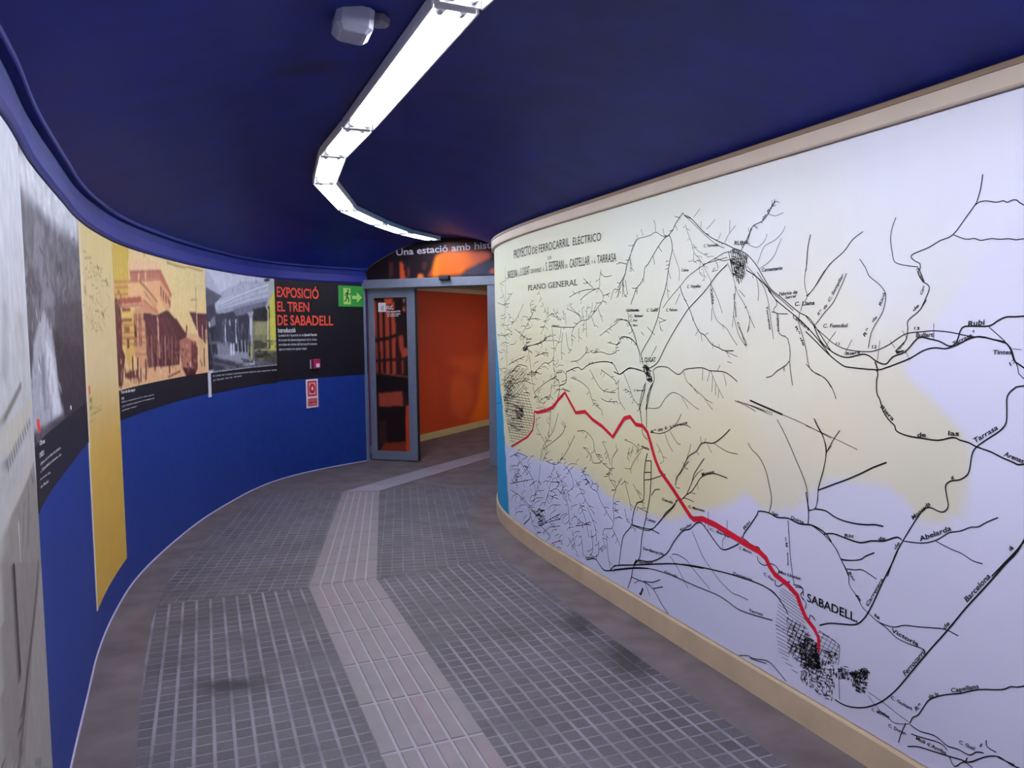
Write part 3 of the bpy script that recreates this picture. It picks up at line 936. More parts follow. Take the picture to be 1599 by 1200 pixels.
(1.6,0,[5189,341,5087,335]),
(1.6,0,[5190,327,5088,321]),
(1.6,0,[5192,308,5094,303]),
(1.6,0,[5179,289,5127,287]),
(1.7,0,[5167,274,5156,273]),
(1.4,0,[5088,330,5102,300]),
(1.4,0,[5086,375,5127,287]),
(1.5,0,[5101,381,5151,275]),
(1.5,0,[5117,386,5169,276]),
(1.5,0,[5136,391,5182,294]),
(1.5,0,[5158,391,5190,324]),
(1.5,0,[5180,392,5185,381]),
(2.5,0,[5356,380,5243,376]),
(2.5,0,[5354,361,5225,357]),
(2.5,0,[5353,345,5211,341]),
(2.5,0,[5352,330,5198,326]),
(2.5,0,[5350,313,5183,310]),
(2.5,0,[5349,296,5179,294]),
(2.5,0,[5348,283,5176,281]),
(2.5,0,[5346,268,5172,267]),
(2.5,0,[5345,251,5169,251]),
(2.4,0,[5316,236,5165,237]),
(2.5,0,[5278,220,5220,221]),
(2.4,0,[5167,244,5174,227]),
(2.4,0,[5175,276,5197,224]),
(2.4,0,[5181,303,5216,221]),
(2.4,0,[5196,325,5242,218]),
(2.4,0,[5209,338,5262,215]),
(2.5,0,[5221,352,5278,220]),
(2.5,0,[5236,369,5298,228]),
(2.5,0,[5255,383,5320,238]),
(2.5,0,[5278,384,5339,246]),
(2.5,0,[5300,385,5347,281]),
(2.5,0,[5320,386,5351,318]),
(2.5,0,[5344,388,5355,364]),
(3.4,0,[5271,228,5256,229]),
(3.4,0,[5274,345,5280,328]),
(3.3,0,[5252,339,5259,322]),
(3.3,0,[5244,277,5251,260]),
(3.3,0,[5211,265,5196,267]),
(3.4,0,[5291,267,5273,265]),
(3.4,0,[5318,292,5294,293]),
(3.3,0,[5255,354,5230,352]),
(3.3,0,[5244,322,5249,310]),
(3.4,0,[5294,311,5271,312]),
(3.3,0,[5217,235,5196,237]),
(3.3,0,[5227,335,5234,322]),
(3.3,0,[5253,301,5235,299]),
(3.3,0,[5218,238,5200,240]),
(3.4,0,[5290,251,5268,249]),
(3.4,0,[5311,285,5296,286]),
(3.4,0,[5268,315,5277,300]),
(3.3,0,[5216,315,5224,294]),
(3.4,0,[5339,318,5312,319]),
(3.4,0,[5288,290,5298,269]),
(3.3,0,[5188,253,5173,252]),
(3.3,0,[5259,333,5240,331]),
(3.3,0,[5230,236,5210,238]),
(3.4,0,[5298,280,5307,260]),
(3.4,0,[5328,281,5312,279]),
(3.3,0,[5209,306,5193,306]),
(3.4,0,[5334,258,5310,257]),
(3.3,0,[5249,272,5256,254]),
(3.3,0,[5247,293,5231,294]),
(3.4,0,[5292,326,5277,325]),
(3.4,0,[5313,266,5298,266]),
(3.3,0,[5202,258,5177,259]),
(3.4,0,[5285,276,5270,277]),
(3.4,0,[5313,284,5292,284]),
(3.3,0,[5252,353,5260,337]),
(3.3,0,[5251,238,5235,239]),
(3.3,0,[5239,316,5245,298]),
(3.4,0,[5274,306,5283,284]),
(3.3,0,[5199,300,5205,286]),
(3.3,0,[5196,233,5181,231]),
(3.3,0,[5256,343,5232,340]),
(3.4,0,[5276,340,5281,326]),
(3.4,0,[5335,283,5317,285]),
(3.3,0,[5241,245,5219,245]),
(3.3,0,[5267,277,5245,276]),
(3.4,0,[5285,237,5267,237]),
(3.4,0,[5317,337,5321,324]),
(3.3,0,[5259,275,5240,275]),
(3.3,0,[5202,302,5182,303]),
(3.3,0,[5246,312,5257,291]),
(3.4,0,[5264,277,5276,253]),
(3.3,0,[5236,324,5243,306]),
(3.4,0,[5323,271,5329,257]),
(3.4,0,[5324,353,5311,351]),
(3.4,0,[5271,325,5280,302]),
(3.4,0,[5289,328,5295,315]),
(3.4,0,[5266,256,5276,237]),
(3.3,0,[5210,295,5217,280]),
(3.3,0,[5200,251,5180,250]),
(3.3,0,[5273,361,5259,361]),
(3.3,0,[5252,226,5232,225]),
(3.4,0,[5336,350,5342,338]),
(3.3,0,[5251,300,5259,278]),
(3.3,0,[5177,276,5182,261]),
(3.4,0,[5300,341,5307,320]),
(3.3,0,[5246,236,5252,222]),
(3.4,0,[5307,374,5317,352]),
(3.3,0,[5214,266,5222,249]),
(3.3,0,[5186,273,5194,251]),
(3.3,0,[5238,280,5214,279]),
(3.4,0,[5275,317,5283,295]),
(3.4,0,[5299,326,5279,324]),
(3.3,0,[5245,320,5252,297]),
(3.4,0,[5284,270,5268,271]),
(3.4,0,[5300,301,5306,287]),
(3.4,0,[5332,277,5319,276]),
(3.3,0,[5249,336,5227,337]),
(3.3,0,[5256,288,5237,287]),
(3.4,0,[5317,347,5298,349]),
(3.4,0,[5301,273,5308,260]),
(3.3,0,[5230,320,5214,318]),
(3.3,0,[5243,241,5255,220]),
(3.4,0,[5308,242,5291,242]),
(3.3,0,[5223,260,5208,261]),
(3.3,0,[5233,325,5216,326]),
(3.3,0,[5214,265,5218,253]),
(3.3,0,[5244,273,5252,256]),
(4.4,0,[5219,297,5226,284]),
(4.4,0,[5188,288,5196,268]),
(4.4,0,[5217,286,5201,285]),
(4.4,0,[5237,342,5221,343]),
(4.5,0,[5277,285,5283,267]),
(4.4,0,[5217,326,5222,312]),
(4.4,0,[5235,261,5215,261]),
(4.4,0,[5201,333,5207,317]),
(4.4,0,[5205,293,5214,276]),
(4.4,0,[5232,255,5211,257]),
(4.4,0,[5254,281,5232,282]),
(4.4,0,[5238,269,5222,270]),
(4.5,0,[5290,300,5272,298]),
(4.5,0,[5252,312,5259,293]),
(4.5,0,[5271,274,5278,261]),
(4.4,0,[5230,249,5211,248]),
(4.4,0,[5245,337,5252,318]),
(4.4,0,[5207,278,5188,280]),
(4.4,0,[5180,271,5189,255]),
(4.4,0,[5261,313,5239,312]),
(4.4,0,[5252,334,5238,333]),
(4.4,0,[5210,320,5191,317]),
(4.4,0,[5244,276,5249,264]),
(4.4,0,[5229,304,5234,290]),
(4.5,0,[5254,317,5264,295]),
(4.5,0,[5261,301,5267,279]),
(4.4,0,[5212,334,5221,315]),
(4.5,0,[5278,308,5287,293]),
(4.4,0,[5233,339,5244,317]),
(4.4,0,[5210,278,5189,279]),
(4.5,0,[5267,295,5249,294]),
(4.4,0,[5206,274,5189,274]),
(4.4,0,[5203,296,5208,280]),
(4.4,0,[5193,304,5201,286]),
(4.4,0,[5179,285,5186,265]),
(4.4,0,[5235,328,5242,315]),
(4.4,0,[5236,252,5223,251]),
(4.4,0,[5215,256,5190,258]),
(4.5,0,[5265,270,5270,255]),
(4.5,0,[5270,326,5252,327]),
(4.4,0,[5193,288,5178,289]),
(4.4,0,[5231,305,5210,303]),
(4.5,0,[5267,304,5278,281]),
(4.5,0,[5255,335,5260,322]),
(4.4,0,[5227,271,5235,252]),
(4.5,0,[5251,329,5258,311]),
(4.4,0,[5244,343,5227,344]),
(4.4,0,[5179,292,5184,279]),
(4.4,0,[5228,291,5234,271]),
(4.4,0,[5215,323,5194,321]),
(4.4,0,[5238,250,5217,251]),
(4.5,0,[5283,324,5287,312]),
(4.4,0,[5232,275,5239,253]),
(4.5,0,[5275,340,5286,320]),
(4.5,0,[5262,317,5269,304]),
(4.4,0,[5184,268,5190,252]),
(4.5,0,[5271,252,5245,254]),
(5.3,0,[5202,258,5208,247]),
(5.3,0,[5219,321,5201,321]),
(5.3,0,[5210,246,5196,246]),
(5.2,0,[5190,295,5196,283]),
(5.3,0,[5199,303,5207,285]),
(5.2,0,[5200,267,5184,267]),
(5.2,0,[5177,265,5181,252]),
(5.3,0,[5209,312,5191,310]),
(5.2,0,[5181,255,5187,244]),
(5.2,0,[5196,248,5178,249]),
(5.3,0,[5210,288,5214,277]),
(5.2,0,[5195,341,5200,327]),
(5.3,0,[5217,326,5221,317]),
(5.3,0,[5213,306,5220,293]),
(5.3,0,[5199,311,5202,301]),
(5.2,0,[5173,258,5179,246]),
(5.2,0,[5188,293,5195,280]),
(5.2,0,[5190,283,5196,266]),
(5.3,0,[5200,275,5187,276]),
(5.2,0,[5185,253,5191,240]),
(5.2,0,[5188,261,5179,259]),
(5.3,0,[5219,310,5206,310]),
(5.2,0,[5190,305,5194,294]),
(5.3,0,[5206,298,5211,285]),
(5.3,0,[5218,343,5207,344]),
(5.2,0,[5204,339,5191,339]),
(5.3,0,[5218,290,5203,289]),
(5.3,0,[5210,298,5215,286]),
(5.2,0,[5183,274,5188,260]),
(5.2,0,[5190,324,5195,312]),
(5.3,0,[5209,297,5212,285]),
(5.3,0,[5206,328,5194,327]),
(5.3,0,[5203,269,5192,268]),
(5.3,0,[5201,251,5190,251]),
(5.2,0,[5198,267,5178,269]),
(5.3,0,[5206,245,5187,247]),
(5.3,0,[5204,247,5191,246]),
(5.2,0,[5187,277,5192,263]),
(5.3,0,[5210,288,5192,288]),
(5.3,0,[5205,294,5212,279]),
(5.3,0,[5215,347,5222,333]),
(5.2,0,[5201,331,5187,330]),
(5.3,0,[5204,247,5189,248]),
(5.3,0,[5193,299,5201,282]),
(5.3,0,[5209,295,5193,295]),
(5.3,0,[5222,343,5209,343]),
(3.3,0,[5263,208,5244,212]),
(3.3,0,[5191,217,5181,206]),
(3.3,0,[5197,202,5188,195]),
(3.3,0,[5230,206,5231,194]),
(3.3,0,[5190,255,5177,256]),
(3.3,0,[5187,178,5175,179]),
(3.2,0,[5110,260,5093,262]),
(3.3,0,[5174,207,5158,210]),
(3.2,0,[5133,241,5116,244]),
(3.3,0,[5200,164,5189,153]),
(3.3,0,[5252,240,5238,240]),
(3.2,0,[5157,157,5142,160]),
(3.3,0,[5188,222,5179,213]),
(3.2,0,[5122,205,5126,190]),
(3.2,0,[5137,247,5129,240]),
(3.2,0,[5124,210,5106,213]),
(3.2,0,[5109,279,5111,269]),
(3.3,0,[5243,202,5244,192]),
(3.4,0,[5266,177,5268,165]),
(3.2,0,[5156,161,5134,166]),
(3.3,0,[5198,252,5186,242]),
(3.3,0,[5169,172,5159,166]),
(3.4,0,[5251,191,5256,172]),
(3.3,0,[5189,237,5168,237]),
(3.3,0,[5188,205,5188,191]),
(3.3,0,[5171,199,5174,180]),
(3.3,0,[5212,251,5204,242]),
(3.2,0,[5162,238,5153,231]),
(3.3,0,[5195,212,5182,204]),
(3.2,0,[5113,231,5113,218]),
(3.3,0,[5187,217,5175,219]),
(3.2,0,[5146,172,5135,163]),
(3.2,0,[5132,231,5112,233]),
(3.3,0,[5222,192,5211,181]),
(3.3,0,[5215,227,5207,219]),
(3.3,0,[5233,244,5222,236]),
(3.3,0,[5204,250,5189,252]),
(3.2,0,[5112,281,5105,272]),
(3.3,0,[5256,185,5248,178]),
(3.3,0,[5248,192,5239,181]),
(3.2,0,[5166,258,5154,249]),
(3.2,0,[5141,178,5143,163]),
(3.3,0,[5195,164,5186,157]),
(3.3,0,[5263,238,5242,241]),
(3.3,0,[5192,173,5184,167]),
(3.3,0,[5229,223,5232,210]),
(3.2,0,[5135,202,5126,195]),
(3.4,0,[5270,171,5259,162]),
(3.3,0,[5222,172,5204,174]),
(3.3,0,[5243,242,5225,244]),
(3.3,0,[5226,189,5205,190]),
(3.3,0,[5228,164,5219,157]),
(3.4,0,[5268,190,5274,169]),
(3.4,0,[5274,200,5262,202]),
(3.2,0,[5114,169,5117,153]),
(3.3,0,[5252,184,5244,178]),
(3.2,0,[5139,203,5122,204]),
(3.3,0,[5197,207,5181,207]),
(3.3,0,[5206,190,5191,192]),
(3.2,0,[5107,275,5109,263]),
(3.2,0,[5139,208,5142,190]),
(3.2,0,[5155,261,5158,250]),
(3.2,0,[5092,261,5095,248]),
(3.2,0,[5122,220,5104,223]),
(3.2,0,[5125,269,5128,252]),
(3.2,0,[5123,193,5126,182]),
(3.4,0,[5263,173,5247,175]),
(3.2,0,[5129,222,5130,209]),
(3.3,0,[5224,163,5204,168]),
(3.3,0,[5223,218,5203,219]),
(3.2,0,[5114,188,5116,177]),
(3.2,0,[5160,245,5145,246]),
(3.2,0,[5124,233,5112,236]),
(3.3,0,[5182,193,5163,196]),
(3.3,0,[5162,167,5153,163]),
(3.3,0,[5218,245,5208,239]),
(3.2,0,[5097,270,5092,264]),
(3.3,0,[5214,206,5217,191]),
(3.4,0,[5270,196,5264,189]),
(3.2,0,[5147,225,5137,214]),
(3.2,0,[5129,269,5114,271]),
(3.3,0,[5232,243,5220,244]),
(3.2,0,[5116,229,5107,220]),
(3.2,0,[5152,203,5135,207]),
(3.2,0,[5142,262,5124,265]),
(3.2,0,[5128,237,5119,227]),
(3.3,0,[5235,218,5224,208]),
(3.3,0,[5160,240,5162,228]),
(3.3,0,[5189,194,5173,197]),
(3.2,0,[5153,211,5144,203]),
(3.3,0,[5187,218,5188,201]),
(3.3,0,[5183,240,5168,243]),
(3.3,0,[5177,224,5180,211]),
(3.3,0,[5255,174,5244,165]),
(3.2,0,[5152,213,5142,207]),
(3.3,0,[5205,220,5193,222]),
(3.3,0,[5171,220,5150,224]),
(3.2,0,[5114,196,5118,184]),
(3.3,0,[5182,168,5185,154]),
(3.3,0,[5161,186,5162,172]),
(3.3,0,[5174,196,5164,188]),
(3.3,0,[5172,246,5159,236]),
(3.3,0,[5238,172,5242,159]),
(3.2,0,[5149,240,5139,232]),
(3.2,0,[5139,241,5124,242]),
(3.3,0,[5213,198,5195,202]),
(3.3,0,[5174,204,5177,193]),
(3.3,0,[5254,205,5238,208]),
(3.2,0,[5095,264,5097,253]),
(3.3,0,[5229,207,5219,198]),
(3.4,0,[5259,202,5261,190]),
(3.2,0,[5140,243,5141,227]),
(3.3,0,[5175,197,5166,189]),
(3.3,0,[5184,153,5166,155]),
(3.3,0,[5255,245,5258,231]),
(3.3,0,[5224,185,5225,172]),
(3.2,0,[5104,218,5106,204]),
(3.3,0,[5228,239,5215,240]),
(3.2,0,[5149,265,5153,251]),
(3.3,0,[5202,244,5189,245]),
(3.2,0,[5126,240,5128,229]),
(3.2,0,[5137,244,5130,239]),
(3.2,0,[5110,263,5111,250]),
(3.2,0,[5140,182,5126,184]),
(3.2,0,[5136,224,5129,218]),
(3.2,0,[5120,265,5123,248]),
(3.3,0,[5181,221,5166,224]),
(3.3,0,[5230,208,5214,210]),
(3.3,0,[5217,247,5219,228]),
(3.3,0,[5243,209,5249,191]),
(3.3,0,[5198,228,5187,220]),
(3.3,0,[5190,187,5177,179]),
(3.4,0,[5254,188,5257,174]),
(3.2,0,[5136,168,5120,169]),
(3.2,0,[5148,151,5129,154]),
(3.3,0,[5198,163,5189,155]),
(3.3,0,[5219,226,5208,217]),
(3.2,0,[5145,219,5137,214]),
(3.2,0,[5093,269,5096,257]),
(3.4,0,[5274,227,5253,229]),
(3.3,0,[5171,257,5164,251]),
(3.3,0,[5167,187,5151,189]),
(3.2,0,[5107,264,5098,255]),
(3.2,0,[5145,229,5129,230]),
(3.3,0,[5239,175,5243,158]),
(3.2,0,[5119,253,5123,241]),
(4.0,0,[5233,248,5236,237]),
(4.0,0,[5262,276,5269,259]),
(4.0,0,[5240,271,5244,260]),
(4.0,0,[5214,258,5194,258]),
(4.0,0,[5205,260,5210,243]),
(4.0,0,[5268,275,5256,274]),
(4.0,0,[5228,264,5215,263]),
(3.9,0,[5182,272,5171,273]),
(4.0,0,[5244,249,5247,237]),
(3.9,0,[5203,297,5187,298]),
(4.0,0,[5237,269,5219,267]),
(4.0,0,[5250,234,5254,221]),
(4.0,0,[5237,236,5218,236]),
(3.9,0,[5188,269,5195,253]),
(4.0,0,[5252,251,5236,250]),
(4.0,0,[5240,254,5225,252]),
(4.0,0,[5243,270,5248,256]),
(3.9,0,[5194,300,5177,300]),
(3.9,0,[5207,273,5187,274]),
(4.0,0,[5224,271,5233,253]),
(4.0,0,[5254,276,5259,265]),
(3.9,0,[5199,290,5182,289]),
(4.0,0,[5266,255,5250,255]),
(4.0,0,[5223,274,5209,273]),
(3.9,0,[5208,250,5190,248]),
(3.9,0,[5175,261,5179,251]),
(3.9,0,[5181,298,5189,280]),
(4.0,0,[5238,245,5246,227]),
(4.0,0,[5231,243,5235,228]),
(4.0,0,[5245,283,5249,271]),
(3.9,0,[5186,260,5168,259]),
(4.0,0,[5280,268,5267,267]),
(4.0,0,[5213,292,5220,276]),
(4.0,0,[5249,280,5253,268]),
(3.9,0,[5199,290,5187,290]),
(4.0,0,[5220,287,5227,274]),
(3.9,0,[5193,272,5181,271]),
(4.0,0,[5272,250,5258,251]),
(3.5,0,[5166,324,5170,315]),
(3.4,0,[5121,285,5110,285]),
(3.4,0,[5153,307,5144,307]),
(3.4,0,[5139,313,5127,311]),
(3.4,0,[5159,328,5141,329]),
(3.4,0,[5142,328,5125,328]),
(3.4,0,[5135,319,5119,317]),
(3.4,0,[5107,334,5092,334]),
(3.5,0,[5156,288,5163,271]),
(3.4,0,[5122,315,5127,305]),
(3.4,0,[5116,326,5120,318]),
(3.5,0,[5163,290,5166,278]),
(3.4,0,[5133,323,5124,321]),
(3.4,0,[5143,292,5149,276]),
(3.4,0,[5134,296,5137,285]),
(3.4,0,[5110,328,5100,327]),
(3.4,0,[5110,331,5100,330]),
(3.5,0,[5183,293,5188,283]),
(3.4,0,[5134,317,5123,317]),
(3.4,0,[5102,318,5092,318]),
(3.5,0,[5185,289,5191,275]),
(3.4,0,[5137,332,5126,331]),
(3.4,0,[5134,294,5119,293]),
(3.5,0,[5155,279,5145,279]),
(3.4,0,[5130,297,5136,281]),
(3.5,0,[5162,320,5146,319]),
(3.4,0,[5141,320,5123,320]),
(3.4,0,[5127,302,5116,302]),
(3.4,0,[5126,336,5113,335]),
(3.4,0,[5108,338,5094,338]),
(3.4,0,[5117,297,5107,296]),
(3.5,0,[5162,274,5148,272]),
(3.5,0,[5184,267,5174,268]),
(3.5,0,[5162,281,5166,266]),
(3.5,0,[5174,267,5162,265]),
(3.4,0,[5133,317,5117,315]),
(3.4,0,[5150,327,5135,326]),
(3.5,0,[5188,289,5175,290]),
(2.3,0,[5035,278,5038,264]),
(2.3,0,[5075,299,5077,288]),
(2.3,0,[5041,302,5043,291]),
(2.3,0,[5053,287,5056,276]),
(2.3,0,[5053,273,5053,263]),
(2.3,0,[5082,269,5070,274]),
(2.3,0,[5041,298,5045,283]),
(2.3,0,[5049,293,5052,283]),
(2.3,0,[5053,280,5039,284]),
(2.3,0,[5067,278,5045,284]),
(2.3,0,[5090,275,5076,280]),
(2.3,0,[5076,269,5078,258]),
(2.3,0,[5082,279,5068,284]),
(2.3,0,[5063,280,5064,265]),
(2.3,0,[5054,276,5043,279]),
(2.3,0,[5065,295,5050,299]),
(2.3,0,[5057,276,5058,263]),
(2.3,0,[5070,275,5072,260]),
(2.3,0,[5071,300,5072,287]),
(2.3,0,[5045,265,5034,268]),
(2.3,0,[5047,267,5035,270]),
(2.3,0,[5062,304,5043,310]),
(2.3,0,[5081,261,5082,248]),
(2.3,0,[5086,252,5072,254]),
(2.3,0,[5068,265,5056,268]),
(2.3,0,[5068,273,5071,255]),
(2.3,0,[5072,272,5057,275]),
(2.3,0,[5069,273,5071,260]),
(2.3,0,[5090,274,5079,277]),
(2.3,0,[5058,285,5040,290]),
(2.3,0,[5085,287,5067,292]),
(2.3,0,[5062,275,5063,258]),
(2.3,0,[5054,299,5055,289]),
(2.3,0,[5072,260,5052,266]),
(2.3,0,[5093,282,5076,287]),
(2.3,0,[5042,279,5044,261]),
(2.3,0,[5069,287,5073,273]),
(2.3,0,[5066,299,5068,288]),
(2.3,0,[5065,285,5066,275]),
(2.3,0,[5069,291,5070,274]),
(2.3,0,[5065,288,5053,291]),
(2.3,0,[5078,285,5079,273]),
(2.3,0,[5065,278,5066,267]),
(2.3,0,[5088,280,5071,284]),
(2.3,0,[5072,257,5052,263]),
(2.3,0,[5089,282,5068,289]),
(3.3,0,[5005,290,5017,270]),
(3.3,0,[4978,332,4986,319]),
(3.3,0,[5001,313,4990,300]),
(3.2,0,[4962,333,4955,321]),
(3.3,0,[4975,311,4964,295]),
(3.2,0,[4960,335,4956,325]),
(3.3,0,[5007,314,4999,303]),
(3.3,0,[5007,311,5020,289]),
(3.3,0,[5015,297,5004,282]),
(3.3,0,[4978,319,4970,303]),
(3.3,0,[5000,290,4980,297]),
(3.3,0,[4996,314,4991,305]),
(3.3,0,[4991,293,4985,283]),
(3.2,0,[4954,320,4965,299]),
(3.3,0,[4981,295,4991,277]),
(3.2,0,[4961,322,4975,299]),
(3.3,0,[5014,297,5024,283]),
(3.2,0,[4971,326,4962,313]),
(3.3,0,[4995,319,4980,324]),
(3.3,0,[5014,303,5021,288]),
(3.3,0,[4982,319,4965,323]),
(3.3,0,[4981,326,4974,314]),
(3.3,0,[5013,288,4994,293]),
(3.3,0,[4989,309,4971,312]),
(3.2,0,[4963,319,4955,307]),
(3.2,0,[4963,310,4972,292]),
(3.3,0,[4980,297,4972,287]),
(3.2,0,[4974,334,4958,337]),
(3.3,0,[5020,291,5011,274]),
(3.2,0,[4953,334,4948,324]),
(3.3,0,[5006,306,5014,289]),
(3.3,0,[4986,319,4992,306]),
(3.2,0,[4963,327,4973,304]),
(3.3,0,[5026,297,5002,305]),
(3.3,0,[5001,305,5016,283]),
(3.3,0,[5002,301,5010,285]),
(3.2,0,[4967,314,4960,302]),
(3.3,0,[5015,271,4993,277]),
(3.2,0,[4961,325,4945,330]),
(3.3,0,[5013,308,5003,295]),
(3.3,0,[4996,305,5006,285]),
(3.2,0,[4972,306,4964,295]),
(3.3,0,[4972,310,4979,297]),
(3.2,0,[4956,315,4968,293]),
(3.2,0,[4966,301,4953,304]),
(3.3,0,[4985,327,4969,329]),
(3.3,0,[4990,301,5000,282]),
(3.3,0,[4980,328,4988,310]),
(3.3,0,[5032,297,5026,281]),
(3.3,0,[4973,326,4969,313]),
(3.3,0,[5037,286,5014,292]),
(3.2,0,[4963,327,4954,316]),
(3.3,0,[5024,301,5031,286]),
(3.3,0,[5025,295,5019,280]),
(3.3,0,[4981,323,4971,309]),
(3.3,0,[5001,290,4977,294]),
(3.3,0,[5038,292,5024,295]),
(3.2,0,[4970,330,4966,319]),
(3.3,0,[5035,290,5008,299]),
(3.3,0,[5009,275,4993,279]),
(3.2,0,[4968,323,4961,315]),
(3.3,0,[5013,287,4991,293]),
(3.3,0,[4988,280,4965,285]),
(3.3,0,[4992,312,4985,301]),
(3.3,0,[4976,331,4967,320]),
(3.3,0,[5022,305,5018,294]),
(3.3,0,[4998,296,4983,299]),
(3.3,0,[5001,300,5010,284]),
(3.3,0,[4977,315,4986,297]),
(3.3,0,[4994,296,4987,284]),
(3.3,0,[4985,316,4968,320]),
(3.2,0,[4954,335,4965,313]),
(3.2,0,[4967,331,4958,319]),
(2.9,0,[4988,262,4989,248]),
(2.9,0,[5000,265,4984,268]),
(2.9,0,[5010,266,4994,267]),
(2.8,0,[4977,250,4965,253]),
(2.9,0,[5016,262,5018,248]),
(2.9,0,[5009,271,4992,272]),
(2.9,0,[5000,241,4981,245]),
(2.8,0,[4979,254,4963,255]),
(2.9,0,[5020,278,5007,280]),
(2.9,0,[5007,278,4994,281]),
(2.9,0,[5017,268,5020,252]),
(2.9,0,[4989,276,4993,261]),
(2.9,0,[5010,252,4993,256]),
(2.8,0,[4972,284,4961,284]),
(2.8,0,[4973,277,4955,280]),
(2.9,0,[5006,240,4987,242]),
(2.9,0,[5002,261,5003,245]),
(2.9,0,[5025,274,5026,263]),
(2.9,0,[4998,250,4979,253]),
(2.8,0,[4979,265,4965,266]),
(2.9,0,[5017,254,5006,256]),
(2.9,0,[4988,278,4970,281]),
(2.9,0,[5007,242,4991,244]),
(2.9,0,[5007,244,4992,245]),
(2.8,0,[4970,287,4953,289]),
(2.8,0,[4965,258,4967,245]),
(2.9,0,[4999,261,5000,251]),
(2.9,0,[4989,277,4977,280]),
(2.9,0,[4988,259,4993,241]),
(2.8,0,[4972,268,4956,269]),
(2.9,0,[4997,276,5000,264]),
(2.9,0,[4984,259,4967,262]),
(2.8,0,[4961,288,4963,273]),
(2.9,0,[5003,253,4984,256]),
(2.8,0,[4959,291,4961,277]),
(2.9,0,[5008,273,5011,256]),
(2.9,0,[5004,256,4991,258]),
(2.9,0,[4972,264,4975,247]),
(2.9,0,[5007,264,5009,255]),
(2.9,0,[5003,252,4991,253]),
(2.9,0,[4981,284,4981,274]),
(2.0,0,[5084,375,5084,321,5091,298]),
(2.0,0,[5181,393,5084,375]),
(2.0,0,[5086,293,5079,176]),
(2.5,0,[5658,1780,5651,1767]),
(2.5,0,[5642,1808,5635,1794]),
(2.5,0,[5661,1821,5652,1801]),
(2.4,0,[5616,1804,5612,1786]),
(2.5,0,[5682,1785,5650,1779]),
(2.5,0,[5694,1736,5688,1724]),
(2.5,0,[5645,1751,5627,1747]),
(2.5,0,[5651,1767,5631,1763]),
(2.5,0,[5703,1798,5673,1788]),
(2.5,0,[5702,1738,5681,1732]),
(2.5,0,[5659,1769,5654,1751]),
(2.5,0,[5648,1729,5641,1713]),
(2.5,0,[5689,1798,5663,1792]),
(2.4,0,[5613,1786,5607,1770]),
(2.5,0,[5639,1776,5630,1759]),
(2.5,0,[5680,1786,5671,1766]),
(2.5,0,[5682,1720,5658,1716]),
(2.5,0,[5676,1726,5659,1721]),
(2.5,0,[5650,1776,5644,1759]),
(2.4,0,[5629,1795,5608,1788]),
(2.5,0,[5712,1798,5704,1776]),
(2.4,0,[5616,1796,5608,1779]),
(2.5,0,[5702,1747,5680,1743]),
(2.5,0,[5646,1728,5643,1717]),
(2.5,0,[5688,1742,5658,1732]),
(2.5,0,[5652,1778,5647,1758]),
(2.5,0,[5662,1783,5651,1764]),
(2.4,0,[5640,1782,5611,1774]),
(2.5,0,[5638,1728,5631,1711]),
(2.5,0,[5666,1713,5659,1692]),
(2.4,0,[5626,1802,5621,1791]),
(2.5,0,[5703,1835,5680,1830]),
(2.5,0,[5699,1734,5667,1725]),
(2.5,0,[5705,1808,5676,1799]),
(2.4,0,[5616,1802,5607,1784]),
(2.5,0,[5680,1767,5672,1752]),
(2.5,0,[5710,1798,5682,1789]),
(2.5,0,[5674,1815,5643,1809]),
(2.5,0,[5632,1741,5624,1725]),
(2.5,0,[5722,1794,5701,1787]),
(2.5,0,[5698,1836,5693,1818]),
(2.5,0,[5653,1793,5623,1787]),
(2.5,0,[5675,1764,5665,1747]),
(2.5,0,[5670,1737,5652,1731]),
(2.5,0,[5666,1789,5662,1776]),
(2.5,0,[5646,1739,5626,1732]),
(2.5,0,[5670,1772,5640,1763]),
(2.4,0,[5634,1802,5611,1798]),
(2.5,0,[5677,1760,5651,1756]),
(2.5,0,[5652,1807,5642,1786]),
(2.4,0,[5619,1791,5609,1772]),
(2.5,0,[5694,1781,5668,1773]),
(2.5,0,[5662,1760,5651,1740]),
(2.5,0,[5717,1794,5698,1789]),
(2.5,0,[5665,1764,5640,1759]),
(2.5,0,[5676,1779,5669,1764]),
(2.5,0,[5670,1751,5659,1733]),
(2.5,0,[5649,1777,5642,1765]),
(2.5,0,[5649,1749,5642,1736]),
(2.5,0,[5660,1732,5655,1716]),
(2.5,0,[5716,1793,5712,1778]),
(2.5,0,[5700,1734,5680,1730]),
(2.5,0,[5692,1759,5661,1754]),
(2.5,0,[5649,1746,5630,1740]),
(2.5,0,[5693,1831,5685,1815]),
(2.5,0,[5690,1758,5685,1739]),
(2.5,0,[5705,1791,5697,1772]),
(2.5,0,[5710,1781,5680,1774]),
(2.5,0,[5714,1783,5687,1778]),
(2.5,0,[5637,1816,5631,1802]),
(2.5,0,[5705,1777,5702,1763]),
(2.5,0,[5672,1765,5660,1744]),
(2.5,0,[5651,1725,5622,1718]),
(2.5,0,[5687,1787,5680,1770]),
(2.5,0,[5693,1824,5668,1819]),
(2.4,0,[5627,1766,5621,1754]),
(2.5,0,[5675,1761,5653,1755]),
(2.5,0,[5696,1774,5688,1761]),
(2.5,0,[5672,1795,5654,1791]),
(2.5,0,[5662,1765,5642,1758]),
(2.5,0,[5664,1719,5645,1715]),
(2.5,0,[5688,1728,5656,1722]),
(2.5,0,[5693,1759,5684,1738]),
(2.5,0,[5640,1754,5623,1750]),
(2.5,0,[5669,1777,5661,1758]),
(2.5,0,[5701,1794,5680,1789]),
(2.4,0,[5628,1783,5623,1762]),
(2.5,0,[5681,1747,5670,1728]),
(2.5,0,[5677,1748,5669,1730]),
